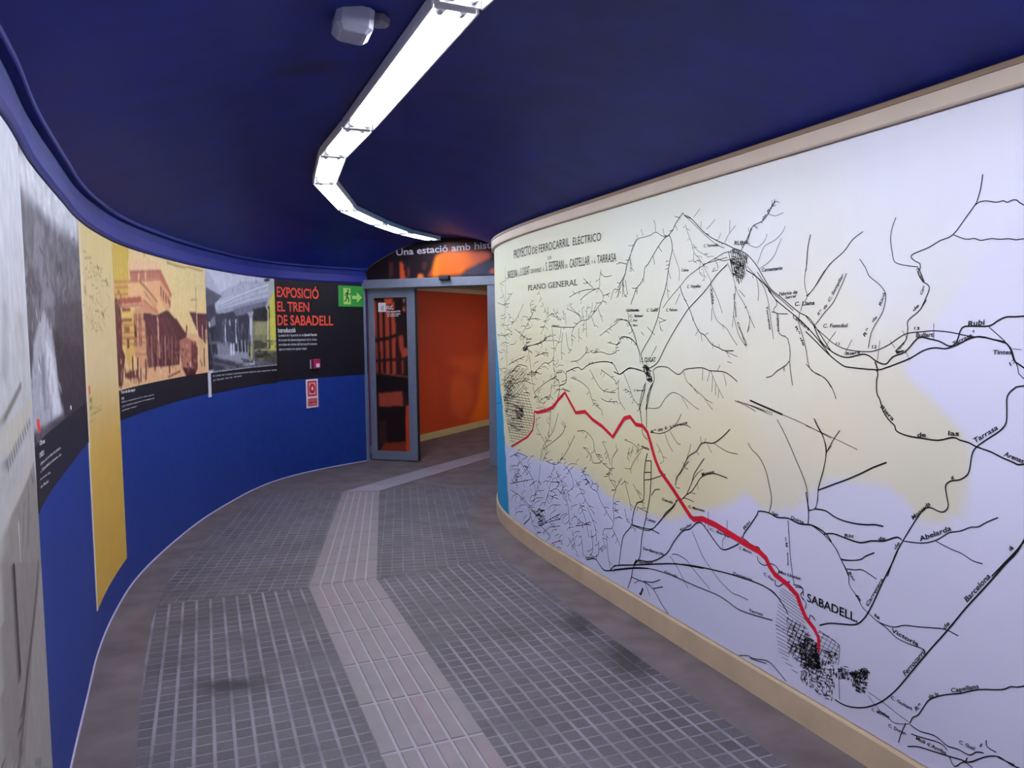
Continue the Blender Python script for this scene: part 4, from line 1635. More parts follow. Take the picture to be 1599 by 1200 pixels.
(2.5,0,[5702,1760,5698,1745]),
(2.5,0,[5675,1742,5668,1729]),
(2.5,0,[5668,1803,5662,1788]),
(2.5,0,[5667,1821,5649,1817]),
(2.5,0,[5681,1765,5674,1744]),
(2.5,0,[5693,1775,5689,1760]),
(2.5,0,[5653,1713,5633,1710]),
(2.5,0,[5644,1738,5636,1722]),
(2.5,0,[5675,1780,5648,1774]),
(2.5,0,[5655,1764,5623,1754]),
(2.5,0,[5702,1775,5667,1769]),
(2.5,0,[5706,1774,5688,1771]),
(2.5,0,[5685,1751,5675,1731]),
(2.5,0,[5702,1833,5693,1815]),
(2.5,0,[5718,1790,5689,1782]),
(2.5,0,[5637,1772,5620,1768]),
(2.5,0,[5676,1746,5672,1732]),
(2.5,0,[5688,1822,5656,1814]),
(2.5,0,[5635,1765,5628,1749]),
(2.5,0,[5679,1830,5651,1821]),
(2.5,0,[5697,1806,5678,1801]),
(2.5,0,[5715,1797,5707,1777]),
(2.5,0,[5663,1809,5642,1803]),
(2.5,0,[5698,1785,5693,1767]),
(2.5,0,[5656,1767,5625,1759]),
(3.6,0,[5608,1804,5603,1788]),
(3.6,0,[5620,1809,5606,1767]),
(3.6,0,[5634,1815,5611,1745]),
(3.6,0,[5649,1821,5617,1724]),
(3.6,0,[5662,1826,5625,1714]),
(3.6,0,[5675,1831,5633,1705]),
(3.7,0,[5690,1838,5642,1695]),
(3.7,0,[5704,1836,5654,1688]),
(3.7,0,[5714,1833,5669,1701]),
(3.7,0,[5728,1829,5691,1721]),
(4.4,0,[6363,1272,6329,1269]),
(4.4,0,[6402,1314,6378,1311]),
(4.4,0,[6356,1259,6317,1253]),
(4.4,0,[6355,1257,6317,1249]),
(4.4,0,[6402,1324,6400,1306]),
(4.4,0,[6409,1316,6374,1311]),
(4.4,0,[6391,1286,6361,1283]),
(4.4,0,[6363,1257,6336,1254]),
(4.4,0,[6343,1258,6321,1255]),
(4.4,0,[6370,1265,6365,1245]),
(4.4,0,[6353,1286,6347,1266]),
(4.4,0,[6356,1257,6348,1243]),
(4.4,0,[6367,1322,6366,1309]),
(4.4,0,[6378,1291,6350,1288]),
(4.4,0,[6413,1314,6372,1309]),
(4.4,0,[6333,1274,6328,1252]),
(4.4,0,[6399,1315,6394,1302]),
(4.4,0,[6373,1289,6368,1273]),
(4.4,0,[6371,1275,6349,1272]),
(4.4,0,[6390,1284,6357,1281]),
(4.4,0,[6356,1279,6352,1264]),
(4.4,0,[6371,1266,6365,1253]),
(4.4,0,[6376,1275,6372,1263]),
(4.4,0,[6353,1261,6327,1258]),
(4.4,0,[6361,1326,6359,1312]),
(4.4,0,[6358,1303,6327,1298]),
(4.4,0,[6376,1328,6374,1315]),
(4.4,0,[6360,1249,6327,1243]),
(4.4,0,[6383,1285,6351,1280]),
(4.4,0,[6328,1274,6324,1251]),
(4.4,0,[6375,1305,6368,1292]),
(4.4,0,[6381,1302,6356,1298]),
(4.4,0,[6357,1263,6323,1258]),
(4.4,0,[6398,1314,6391,1296]),
(4.4,0,[6366,1304,6363,1286]),
(4.4,0,[6397,1321,6372,1317]),
(4.4,0,[6378,1310,6349,1307]),
(4.4,0,[6334,1266,6328,1248]),
(4.4,0,[6401,1312,6388,1290]),
(4.4,0,[6344,1257,6319,1252]),
(4.4,0,[6397,1327,6389,1310]),
(4.4,0,[6372,1321,6366,1301]),
(4.4,0,[6383,1317,6340,1313]),
(4.4,0,[6380,1285,6350,1280]),
(4.4,0,[6359,1300,6353,1279]),
(4.4,0,[6346,1297,6337,1280]),
(4.4,0,[6379,1306,6342,1302]),
(4.4,0,[6398,1308,6394,1289]),
(4.4,0,[6361,1279,6337,1276]),
(4.4,0,[6383,1306,6345,1302]),
(4.4,0,[6385,1291,6352,1286]),
(4.4,0,[6401,1326,6373,1322]),
(4.4,0,[6363,1290,6354,1274]),
(4.4,0,[6356,1258,6329,1255]),
(4.4,0,[6384,1317,6347,1311]),
(4.4,0,[6401,1307,6394,1289]),
(4.4,0,[6383,1328,6381,1313]),
(4.4,0,[6379,1290,6372,1271]),
(4.4,0,[6375,1255,6341,1249]),
(4.4,0,[6344,1285,6341,1274]),
(4.4,0,[6378,1280,6342,1272]),
(4.4,0,[6331,1255,6326,1242]),
(4.4,0,[6375,1281,6370,1259]),
(2.4,0,[7959,1245,7938,1233]),
(2.4,0,[8011,1243,7945,1207]),
(2.4,0,[8055,1241,7951,1186]),
(2.4,0,[8120,1238,7965,1159]),
(2.5,0,[8177,1235,7979,1136]),
(2.5,0,[8228,1233,7990,1118]),
(2.5,0,[8283,1227,8004,1095]),
(2.5,0,[8345,1218,8020,1069]),
(2.5,0,[8394,1212,8047,1057]),
(2.5,0,[8458,1203,8090,1046]),
(2.6,0,[8518,1196,8128,1037]),
(2.6,0,[8521,1164,8172,1026]),
(2.6,0,[8518,1129,8220,1014]),
(2.6,0,[8516,1092,8273,1001]),
(2.6,0,[8514,1059,8330,993]),
(2.6,0,[8512,1023,8406,987]),
(2.6,0,[8510,995,8468,981]),
(2.6,0,[8522,1180,8442,1205]),
(2.6,0,[8519,1143,8277,1228]),
(2.6,0,[8517,1111,8175,1235]),
(2.5,0,[8515,1078,8085,1239]),
(2.5,0,[8513,1047,8005,1243]),
(2.5,0,[8511,1010,7936,1239]),
(2.5,0,[8509,982,7944,1209]),
(2.5,0,[8420,985,7953,1179]),
(2.5,0,[8301,996,7981,1132]),
(2.5,0,[8158,1030,8002,1098]),
(2.4,0,[8024,1063,8024,1064]),
(2.5,0,[8335,1122,8267,1117]),
(2.6,0,[8429,1005,8336,1033]),
(2.6,0,[8378,1134,8348,1113]),
(2.5,0,[8314,1032,8272,1008]),
(2.5,0,[8346,1173,8254,1170]),
(2.6,0,[8470,944,8433,915]),
(2.6,0,[8331,1007,8268,1025]),
(2.6,0,[8442,1032,8327,1028]),
(2.6,0,[8523,1011,8477,981]),
(2.6,0,[8475,1095,8448,1078]),
(2.6,0,[8528,997,8435,1025]),
(2.6,0,[8435,1033,8320,1029]),
(2.6,0,[8481,1115,8427,1092]),
(2.6,0,[8319,1076,8279,1052]),
(2.5,0,[8314,1130,8245,1147]),
(2.6,0,[8453,920,8374,943]),
(2.5,0,[8303,1019,8254,1035]),
(2.6,0,[8492,888,8375,919]),
(2.6,0,[8411,1085,8345,1105]),
(2.6,0,[8397,1095,8374,1075]),
(2.6,0,[8471,884,8394,908]),
(2.5,0,[8299,1151,8213,1148]),
(2.5,0,[8301,1013,8216,1039]),
(2.6,0,[8482,951,8380,977]),
(2.5,0,[8281,1104,8202,1129]),
(2.6,0,[8468,1102,8422,1080]),
(2.5,0,[8310,1082,8278,1055]),
(2.6,0,[8414,1001,8305,997]),
(2.6,0,[8381,1016,8313,1039]),
(2.6,0,[8460,1007,8368,1029]),
(2.5,0,[8326,1123,8217,1118]),
(2.5,0,[8303,1131,8223,1129]),
(2.6,0,[8304,1007,8286,990]),
(2.6,0,[8398,1115,8280,1115]),
(2.6,0,[8547,997,8499,970]),
(2.6,0,[8524,1093,8382,1092]),
(2.6,0,[8429,1077,8304,1074]),
(2.5,0,[8307,1157,8210,1155]),
(2.6,0,[8526,1113,8487,1081]),
(2.6,0,[8333,1046,8266,1043]),
(2.6,0,[8468,957,8346,955]),
(2.6,0,[8443,994,8404,975]),
(2.5,0,[8351,1119,8245,1111]),
(2.6,0,[8347,1122,8279,1145]),
(2.6,0,[8538,903,8427,901]),
(2.5,0,[8256,1179,8229,1159]),
(2.6,0,[8358,1103,8249,1101]),
(2.6,0,[8427,1133,8302,1127]),
(2.6,0,[8330,1097,8298,1073]),
(2.5,0,[8207,1105,8188,1088]),
(2.6,0,[8505,985,8375,985]),
(2.6,0,[8371,1095,8343,1074]),
(2.5,0,[8211,1143,8175,1122]),
(2.6,0,[8412,1079,8348,1095]),
(2.5,0,[8281,1026,8212,1045]),
(2.6,0,[8327,1179,8307,1155]),
(2.6,0,[8501,1078,8363,1076]),
(2.6,0,[8396,1160,8346,1176]),
(2.6,0,[8409,1044,8308,1072]),
(2.6,0,[8452,897,8433,881]),
(2.6,0,[8422,1060,8333,1086]),
(2.6,0,[8540,1071,8454,1092]),
(2.6,0,[8396,1000,8305,998]),
(2.6,0,[8384,1017,8287,1044]),
(2.6,0,[8415,1060,8390,1044]),
(2.6,0,[8538,1085,8415,1085]),
(2.6,0,[8423,1063,8381,1037]),
(2.5,0,[8294,1066,8262,1036]),
(2.6,0,[8462,1114,8355,1113]),
(2.6,0,[8369,1076,8309,1091]),
(2.6,0,[8482,1052,8410,1075]),
(2.6,0,[8493,1065,8420,1083]),
(2.6,0,[8433,1068,8350,1068]),
(2.6,0,[8420,950,8320,982]),
(2.5,0,[8318,1033,8260,1050]),
(2.6,0,[8494,1142,8421,1158]),
(2.6,0,[8457,1084,8334,1082]),
(2.6,0,[8382,936,8356,921]),
(2.5,0,[8258,1081,8197,1098]),
(2.6,0,[8464,901,8427,880]),
(2.5,0,[8247,1069,8218,1049]),
(2.5,0,[8267,1104,8235,1081]),
(2.6,0,[8519,971,8416,970]),
(2.5,0,[8328,1105,8232,1103]),
(2.6,0,[8509,979,8477,951]),
(2.6,0,[8412,1036,8324,1036]),
(2.6,0,[8406,1028,8319,1054]),
(2.6,0,[8413,1131,8363,1107]),
(2.6,0,[8524,1109,8415,1105]),
(2.5,0,[8258,1111,8207,1084]),
(2.6,0,[8537,1131,8429,1126]),
(2.5,0,[8331,1088,8260,1113]),
(2.6,0,[8451,1036,8379,1053]),
(2.6,0,[8459,899,8387,921]),
(2.6,0,[8388,1118,8299,1140]),
(2.6,0,[8507,1106,8416,1105]),
(2.6,0,[8340,1110,8307,1090]),
(2.6,0,[8409,1101,8342,1098]),
(2.6,0,[8414,1155,8295,1154]),
(2.6,0,[8390,1069,8317,1069]),
(2.6,0,[8442,1025,8347,1057]),
(2.5,0,[8301,1158,8228,1177]),
(3.2,0,[8185,938,8152,915]),
(3.2,0,[8149,915,8063,918]),
(3.1,0,[8033,974,8005,958]),
(3.1,0,[8073,943,8018,946]),
(3.2,0,[8175,954,8125,955]),
(3.2,0,[8141,972,8120,954]),
(3.2,0,[8178,918,8146,900]),
(3.2,0,[8183,928,8109,931]),
(3.1,0,[8030,989,8011,974]),
(3.1,0,[8082,934,8019,934]),
(3.1,0,[8038,985,8008,965]),
(3.1,0,[8084,904,8016,909]),
(3.2,0,[8132,933,8113,916]),
(3.2,0,[8139,955,8086,956]),
(3.2,0,[8077,925,8065,912]),
(3.1,0,[8045,951,8016,928]),
(3.2,0,[8208,942,8188,920]),
(3.2,0,[8106,962,8089,948]),
(3.2,0,[8155,913,8105,914]),
(3.2,0,[8194,960,8173,946]),
(3.1,0,[8032,931,8001,911]),
(3.2,0,[8171,962,8098,965]),
(3.2,0,[8189,896,8123,899]),
(3.1,0,[8063,968,8038,951]),
(3.2,0,[8189,963,8168,945]),
(3.2,0,[8198,919,8131,921]),
(3.2,0,[8179,914,8161,901]),
(3.2,0,[8145,917,8112,899]),
(3.1,0,[8038,992,8015,969]),
(3.1,0,[8086,939,8002,941]),
(3.2,0,[8120,944,8069,944]),
(3.2,0,[8089,947,8025,949]),
(3.2,0,[8142,948,8059,953]),
(3.2,0,[8090,951,8072,936]),
(3.1,0,[8037,968,8021,956]),
(3.2,0,[8077,965,8047,945]),
(2.4,0,[7940,1082,7799,900]),
(2.4,0,[8001,1075,7835,867]),
(2.4,0,[8061,1067,7870,835]),
(2.4,0,[8128,1059,7908,801]),
(2.5,0,[8198,1051,7952,774]),
(2.5,0,[8250,1044,7991,763]),
(2.5,0,[8306,1038,8035,751]),
(2.5,0,[8386,1028,8095,735]),
(2.6,0,[8454,1020,8144,722]),
(2.6,0,[8551,1009,8210,704]),
(2.6,0,[8453,841,8281,686]),
(2.6,0,[8350,675,8344,670]),
(2.4,0,[8009,1073,7916,1075]),
(2.4,0,[8197,1051,7901,1057]),
(2.5,0,[8445,1021,7884,1036]),
(2.5,0,[8563,998,7871,1020]),
(2.5,0,[8548,978,7856,1002]),
(2.5,0,[8532,956,7839,982]),
(2.5,0,[8519,939,7827,967]),
(2.5,0,[8505,918,7811,948]),
(2.5,0,[8489,894,7794,927]),
(2.5,0,[8476,875,7788,909]),
(2.5,0,[8465,859,7805,894]),
(2.5,0,[8453,841,7826,875]),
(2.5,0,[8442,823,7845,858]),
(2.5,0,[8429,804,7866,839]),
(2.5,0,[8415,782,7891,817]),
(2.5,0,[8405,766,7910,800]),
(2.5,0,[8395,749,7929,783]),
(2.5,0,[8381,727,8021,755]),
(2.5,0,[8371,710,8109,731]),
(2.6,0,[8357,688,8231,699]),
(2.9,0,[8314,970,8230,976]),
(2.9,0,[8284,857,8213,863]),
(2.9,0,[8297,902,8281,877]),
(2.9,0,[8200,800,8105,803]),
(2.8,0,[8060,979,8038,961]),
(2.8,0,[8092,988,8075,967]),
(2.9,0,[8273,842,8234,812]),
(2.8,0,[8042,916,8030,892]),
(2.9,0,[8276,792,8186,798]),
(3.0,0,[8428,811,8328,818]),
(2.9,0,[8278,953,8181,956]),
(2.9,0,[8260,801,8191,807]),
(2.8,0,[8054,935,8032,907]),
(2.8,0,[8112,969,8101,948]),
(2.9,0,[8311,821,8271,792]),
(3.0,0,[8501,997,8416,999]),
(2.9,0,[8417,964,8304,971]),
(2.9,0,[8217,832,8192,809]),
(3.0,0,[8532,1002,8408,1007]),
(2.9,0,[8333,859,8222,866]),
(2.9,0,[8236,929,8165,934]),
(3.0,0,[8418,804,8332,811]),
(2.8,0,[8137,1022,8117,1006]),
(2.8,0,[8181,832,8088,840]),
(2.9,0,[8314,965,8268,937]),
(2.9,0,[8256,928,8191,930]),
(3.0,0,[8403,778,8375,746]),
(2.9,0,[8307,878,8279,847]),
(2.9,0,[8315,855,8294,823]),
(2.9,0,[8334,847,8222,851]),
(2.9,0,[8261,827,8186,830]),
(2.9,0,[8197,871,8110,875]),
(2.9,0,[8295,913,8184,919]),
(2.9,0,[8257,962,8154,965]),
(2.9,0,[8284,804,8180,808]),
(2.9,0,[8203,805,8170,778]),
(3.0,0,[8384,788,8337,761]),
(2.8,0,[8084,830,8026,833]),
(2.8,0,[8156,972,8123,946]),
(2.8,0,[8081,983,8044,956]),
(2.9,0,[8196,956,8179,939]),
(2.9,0,[8347,805,8224,815]),
(3.0,0,[8435,848,8414,818]),
(2.8,0,[8077,875,8048,849]),
(2.8,0,[8120,941,8036,942]),
(2.8,0,[8190,788,8093,797]),
(2.9,0,[8338,829,8303,800]),
(2.8,0,[8111,954,8089,931]),
(2.9,0,[8331,802,8298,773]),
(2.9,0,[8282,920,8213,924]),
(2.9,0,[8170,860,8152,830]),
(2.9,0,[8365,839,8336,819]),
(2.8,0,[8195,987,8094,990]),
(3.0,0,[8419,806,8386,783]),
(2.9,0,[8237,905,8218,885]),
(2.8,0,[8049,1006,8016,978]),
(2.9,0,[8406,871,8310,880]),
(2.9,0,[8222,808,8124,816]),
(2.8,0,[8135,797,8049,806]),
(3.0,0,[8455,940,8373,943]),
(2.8,0,[8112,912,8085,885]),
(3.0,0,[8408,847,8383,830]),
(3.0,0,[8470,879,8446,861]),
(2.8,0,[8044,960,8031,939]),
(2.9,0,[8284,1024,8202,1028]),
(2.9,0,[8203,960,8169,929]),
(2.9,0,[8221,934,8190,906]),
(2.9,0,[8167,851,8140,832]),
(2.9,0,[8266,823,8247,805]),
(3.0,0,[8530,974,8393,981]),
(2.9,0,[8381,987,8284,988]),
(2.8,0,[8172,882,8081,884]),
(3.0,0,[8512,990,8403,993]),
(2.9,0,[8315,971,8288,938]),
(2.9,0,[8344,959,8316,931]),
(2.9,0,[8361,923,8333,900]),
(3.0,0,[8376,854,8341,828]),
(2.8,0,[8168,1000,8075,1005]),
(2.9,0,[8297,832,8231,834]),
(2.9,0,[8282,963,8170,968]),
(2.9,0,[8199,874,8175,857]),
(2.9,0,[8327,812,8304,795]),
(2.9,0,[8271,868,8196,871]),
(2.9,0,[8323,824,8242,827]),
(2.8,0,[8146,856,8074,860]),
(3.0,0,[8460,1000,8347,1007]),
(2.8,0,[8093,843,8083,823]),
(2.8,0,[8125,820,8026,823]),
(3.5,0,[8058,958,8043,938]),
(3.6,0,[8177,896,8164,876]),
(3.5,0,[8133,929,8073,931]),
(3.5,0,[8172,950,8070,956]),
(3.6,0,[8208,963,8140,966]),
(3.6,0,[8182,937,8145,907]),
(3.6,0,[8177,865,8165,847]),
(3.5,0,[8060,915,8038,896]),
(3.5,0,[8076,885,8057,861]),
(3.6,0,[8179,952,8162,928]),
(3.5,0,[8130,878,8041,879]),
(3.5,0,[8108,908,8052,909]),
(3.5,0,[8086,894,8061,868]),
(3.5,0,[8042,943,8023,911]),
(3.6,0,[8193,950,8177,921]),
(3.5,0,[8104,901,8027,903]),
(3.5,0,[8028,939,8019,920]),
(3.5,0,[8167,881,8057,885]),
(3.5,0,[8118,967,8095,944]),
(3.6,0,[8182,928,8157,896]),
(3.6,0,[8206,922,8134,923]),
(3.5,0,[8088,897,8071,865]),
(3.5,0,[8099,917,8088,901]),
(3.5,0,[8092,956,8022,956]),
(3.6,0,[8186,884,8086,891]),
(3.5,0,[8124,886,8102,870]),
(3.5,0,[8061,924,8051,903]),
(3.5,0,[8124,922,8102,902]),
(3.5,0,[8130,912,8105,891]),
(3.5,0,[8113,884,8090,853]),
(3.5,0,[8057,932,8042,900]),
(3.5,0,[8070,937,8054,921]),
(3.6,0,[8198,899,8097,902]),
(3.6,0,[8174,878,8139,853]),
(3.6,0,[8142,908,8132,889]),
(3.5,0,[8135,933,8113,917]),
(3.5,0,[8135,898,8111,877]),
(3.6,0,[8204,883,8186,860]),
(4.0,0,[7767,262,7720,280]),
(4.0,0,[7730,299,7665,324]),
(4.0,0,[7752,251,7725,241]),
(4.0,0,[7805,246,7747,268]),
(4.0,0,[7708,222,7683,212]),
(4.0,0,[7671,267,7650,259]),
(4.0,0,[7692,306,7632,327]),
(4.0,0,[7713,205,7646,229]),
(4.0,0,[7724,259,7666,283]),
(4.0,0,[7802,268,7772,256]),
(3.9,0,[7648,267,7627,256]),
(4.0,0,[7702,304,7658,321]),
(4.0,0,[7754,205,7737,195]),
(4.0,0,[7749,237,7695,258]),
(4.0,0,[7743,288,7714,273]),
(4.0,0,[7728,197,7670,217]),
(4.0,0,[7719,312,7690,298]),
(4.0,0,[7731,262,7682,279]),
(4.0,0,[7747,280,7718,265]),
(4.0,0,[7712,232,7673,248]),
(4.0,0,[7761,301,7725,316]),
(4.0,0,[7690,234,7658,222]),
(4.0,0,[7708,240,7680,224]),
(4.0,0,[7749,303,7706,319]),
(4.0,0,[7682,295,7652,281]),
(4.0,0,[7750,193,7678,216]),
(4.1,0,[7827,281,7803,266]),
(4.0,0,[7733,206,7666,232]),
(4.0,0,[7746,219,7691,240]),
(3.9,0,[7663,228,7612,249]),
(4.0,0,[7719,236,7669,252]),
(3.9,0,[7652,321,7623,303]),
(4.0,0,[7760,297,7741,286]),
(4.0,0,[7779,264,7719,284]),
(4.0,0,[7694,264,7625,287]),
(4.0,0,[7680,237,7637,251]),
(3.9,0,[7641,262,7610,245]),
(3.9,0,[7669,256,7623,273]),
(4.0,0,[7782,272,7750,257]),
(4.0,0,[7758,221,7735,210]),
(4.0,0,[7777,290,7752,279]),
(4.0,0,[7730,270,7706,260]),
(4.0,0,[7697,260,7670,251]),
(4.0,0,[7797,278,7733,302]),
(4.0,0,[7784,281,7752,263]),
(4.0,0,[7722,227,7702,214]),
(4.0,0,[7753,241,7715,229]),
(4.0,0,[7766,258,7698,284]),
(4.0,0,[7747,222,7687,243]),
(4.0,0,[7721,309,7691,291]),
(4.0,0,[7680,307,7640,321]),
(4.0,0,[7727,288,7663,312]),
(4.1,0,[7815,270,7782,252]),
(4.0,0,[7683,308,7633,324]),
(3.6,0,[8220,434,8199,425]),
(3.6,0,[8263,441,8198,460]),
(3.6,0,[8225,451,8204,443]),
(3.6,0,[8161,490,8124,479]),
(3.7,0,[8296,490,8262,477]),
(3.5,0,[8103,476,8072,462]),
(3.6,0,[8179,453,8149,445]),
(3.6,0,[8199,455,8169,446]),
(3.6,0,[8254,491,8208,503]),
(3.6,0,[8263,429,8212,444]),
(3.6,0,[8170,459,8147,448]),
(3.6,0,[8157,506,8113,518]),
(3.6,0,[8132,463,8088,477]),
(3.6,0,[8227,418,8176,432]),
(3.5,0,[8089,461,8068,451]),
(3.6,0,[8158,495,8115,508]),
(3.6,0,[8138,485,8112,478]),
(3.6,0,[8209,463,8144,480]),
(3.6,0,[8238,473,8198,458]),
(4.1,0,[7980,1398,7941,1402]),
(4.1,0,[7970,1399,7920,1404]),
(4.1,0,[8000,1384,7981,1374]),
(4.1,0,[8002,1368,7973,1373]),
(4.1,0,[7950,1371,7917,1377]),
(4.1,0,[7980,1367,7955,1371]),
(4.1,0,[7965,1362,7934,1367]),
(4.1,0,[8012,1363,7981,1369]),
(4.1,0,[7996,1380,7980,1374]),
(4.1,0,[7969,1384,7955,1376]),
(4.1,0,[7917,1385,7901,1375]),
(4.1,0,[7943,1380,7925,1372]),
(4.1,0,[8004,1386,7959,1394]),
(4.1,0,[7953,1384,7921,1389]),
(4.1,0,[7922,1378,7905,1369]),
(4.1,0,[7941,1386,7926,1377]),
(4.1,0,[7963,1369,7928,1373]),
(4.1,0,[8006,1369,7978,1372]),
(4.1,0,[8017,1375,7968,1382]),
(4.1,0,[7970,1389,7939,1395]),
(4.1,0,[8011,1384,7982,1372]),
(4.1,0,[7941,1388,7915,1374]),
(4.1,0,[7982,1369,7948,1374]),
(4.1,0,[7948,1382,7906,1387]),
(4.1,0,[7956,1383,7942,1376]),
(4.1,0,[7935,1396,7922,1387]),
(4.1,0,[8014,1384,7997,1376]),
(4.1,0,[7982,1372,7951,1378]),
(4.1,0,[7960,1384,7942,1375]),
(2.5,0,[7536,1452,7536,1466,7502,1477]),
(2.8,0,[8075,1442,8064,1459,8006,1469]),
(2.8,0,[8075,1171,8153,1150,8273,1153]),
(2.7,0,[7821,1226,7853,1217,7897,1220]),
(3.0,0,[8420,1607,8479,1591,8609,1593]),
(2.9,0,[8263,1023,8313,1030,8313,1051]),
(2.6,0,[7603,1538,7625,1526,7674,1524]),
(2.7,0,[7988,1363,7911,1373,7835,1356]),
(2.8,0,[8121,925,8024,921,7995,885]),
(2.6,0,[7655,1223,7709,1216,7763,1230]),
(3.1,0,[8679,1143,8681,1157,8606,1172]),
(2.8,0,[8007,937,8023,910,8115,885]),
(2.5,0,[7461,1145,7469,1166,7427,1188]),
(2.8,0,[8044,1432,8066,1457,8007,1483]),
(2.9,0,[8249,1242,8261,1209,8388,1181]),
(2.7,0,[7997,1073,7918,1077,7868,1054]),
(2.5,0,[7436,1245,7463,1248,7473,1263]),
(3.0,0,[8598,1204,8534,1218,8444,1219]),
(2.6,0,[7719,1069,7729,1095,7668,1124]),
(2.5,0,[7411,1077,7419,1087,7401,1100]),
(2.9,0,[8365,1181,8311,1206,8196,1216]),
(3.0,0,[8372,1475,8477,1467,8608,1485]),
(2.9,0,[8158,1432,8201,1407,8321,1398]),
(2.5,0,[7446,1308,7471,1313,7477,1327]),
(2.8,0,[8055,1218,7994,1203,8003,1170]),
(2.7,0,[7745,1176,7785,1199,7749,1234]),
(2.5,0,[7476,1446,7512,1435,7565,1441]),
(2.6,0,[7652,1360,7586,1355,7554,1327]),
(3.1,0,[8572,1206,8719,1210,8788,1239]),
(2.6,0,[7616,1014,7605,1000,7633,982]),
(2.9,0,[8421,1046,8382,1075,8262,1095]),
(2.5,0,[7460,1006,7496,1005,7518,1019]),
(2.8,0,[8160,1207,8190,1224,8153,1248]),
(2.7,0,[7964,1151,7977,1164,7945,1181]),
(2.6,0,[7612,1001,7638,986,7692,981]),
(3.1,0,[8556,1185,8693,1203,8661,1248]),
(2.8,0,[8037,1436,8023,1454,7959,1465]),
(2.5,0,[7414,1250,7346,1255,7292,1232]),
(2.5,0,[7459,1104,7420,1131,7338,1139]),
(3.0,0,[8623,1387,8508,1412,8352,1409]),
(2.7,0,[7872,1075,7953,1086,7966,1125]),
(2.6,0,[7522,992,7557,978,7608,979]),
(2.7,0,[7965,1166,7924,1174,7880,1167]),
(2.5,0,[7428,1613,7404,1612,7388,1601]),
(3.1,0,[8635,1263,8629,1279,8546,1293]),
(2.5,0,[7428,1585,7403,1578,7400,1563]),
(2.7,0,[7888,1185,7925,1193,7926,1212]),
(2.8,0,[8047,1526,8000,1534,7944,1525]),
(2.6,0,[7631,978,7658,1003,7610,1038]),
(2.9,0,[8164,1184,8151,1163,8216,1138]),
(2.9,0,[8368,1339,8413,1351,8397,1372]),
(2.5,0,[7414,1322,7406,1305,7441,1287]),
(3.0,0,[8495,1372,8517,1385,8477,1400]),
(2.7,0,[7754,1217,7827,1196,7933,1203]),
(2.6,0,[7674,1048,7609,1068,7528,1061]),
(3.0,0,[8359,1171,8430,1140,8618,1125]),
(2.8,0,[8025,1221,8034,1203,8095,1188]),
(2.9,0,[8239,1595,8220,1571,8285,1549]),
(2.9,0,[8136,1041,8189,1023,8281,1019]),
(2.6,0,[7758,986,7700,992,7657,975]),
(2.7,0,[8007,1598,7915,1592,7861,1560]),
(2.5,0,[7412,1636,7402,1619,7431,1603]),
(2.7,0,[7802,1258,7788,1283,7716,1299]),
(2.9,0,[8244,931,8301,919,8371,922]),
(2.6,0,[7660,1421,7648,1404,7680,1387]),
(2.7,0,[7819,1548,7851,1521,7951,1512]),
(2.5,0,[7430,1271,7391,1288,7329,1286]),
(3.0,0,[8588,1359,8475,1351,8443,1321]),
(3.0,0,[8316,1547,8435,1538,8585,1561]),
(2.7,0,[7924,1333,7907,1312,7956,1288]),
(2.5,0,[7481,1432,7440,1440,7393,1429]),
(2.6,0,[7641,1006,7629,993,7655,974]),
(3.1,0,[8534,1340,8637,1333,8765,1346]),
(2.8,0,[7933,1095,8009,1104,8026,1138]),
(2.6,0,[7593,1049,7642,1030,7718,1032]),
(3.0,0,[8492,895,8462,909,8397,918]),
(3.0,0,[8455,1093,8425,1119,8314,1138]),
(2.6,0,[7692,1093,7731,1102,7731,1126]),
(2.6,0,[7673,1077,7659,1060,7693,1039]),
(2.8,0,[8031,1601,8014,1585,8048,1568]),
(2.6,0,[7799,1056,7718,1065,7652,1045]),
(2.9,0,[8349,1671,8429,1680,8464,1706]),
(2.9,0,[8269,1078,8350,1056,8478,1056]),
(2.6,0,[7766,1369,7735,1354,7751,1331]),
(2.7,0,[7805,1088,7774,1072,7799,1046]),
(2.6,0,[7641,1158,7642,1168,7617,1178]),
(2.9,0,[8217,1271,8276,1275,8299,1295]),
(2.7,0,[7959,1385,7950,1371,7985,1357]),
(3.0,0,[8506,1022,8414,1025,8366,1005]),
(2.5,0,[7592,1436,7555,1462,7470,1467]),
(2.6,0,[7651,998,7707,1003,7722,1031]),
(2.5,0,[7429,1167,7385,1152,7391,1120]),
(2.5,0,[7452,1133,7470,1140,7463,1155]),
(2.5,0,[7518,1134,7481,1153,7418,1155]),
(3.0,0,[8414,944,8420,959,8363,978]),
(2.5,0,[7522,1583,7553,1563,7627,1560]),
(3.0,0,[8479,1016,8410,1025,8350,1017]),
(2.7,0,[7753,1234,7778,1213,7850,1203]),
(2.7,0,[7801,1060,7772,1057,7762,1043]),
(2.9,0,[8260,1195,8260,1182,8305,1170]),
(2.9,0,[8486,1452,8396,1476,8254,1474]),
(2.7,0,[7912,1110,7957,1107,7991,1120]),
(2.6,0,[7660,1264,7600,1269,7550,1251]),
(2.7,0,[7851,1629,7811,1617,7810,1595]),
(2.7,0,[7978,1405,8009,1435,7946,1468]),
(2.6,0,[7542,1341,7588,1356,7584,1387]),
(2.9,0,[8412,1463,8357,1463,8318,1450]),
(2.9,0,[8290,1497,8261,1482,8294,1462]),
(2.5,0,[7437,1474,7462,1473,7484,1482]),
(3.2,0,[8620,973,8679,943,9047,899]),
(2.7,0,[7826,308,7802,341,7714,372]),
(2.7,0,[7873,407,7897,433,7833,476]),
(2.9,0,[8348,472,8332,499,8238,529]),
(2.5,0,[7435,542,7439,570,7380,603]),
(2.8,0,[8030,146,8049,171,7978,214]),
(2.4,0,[7306,262,7274,291,7205,310]),
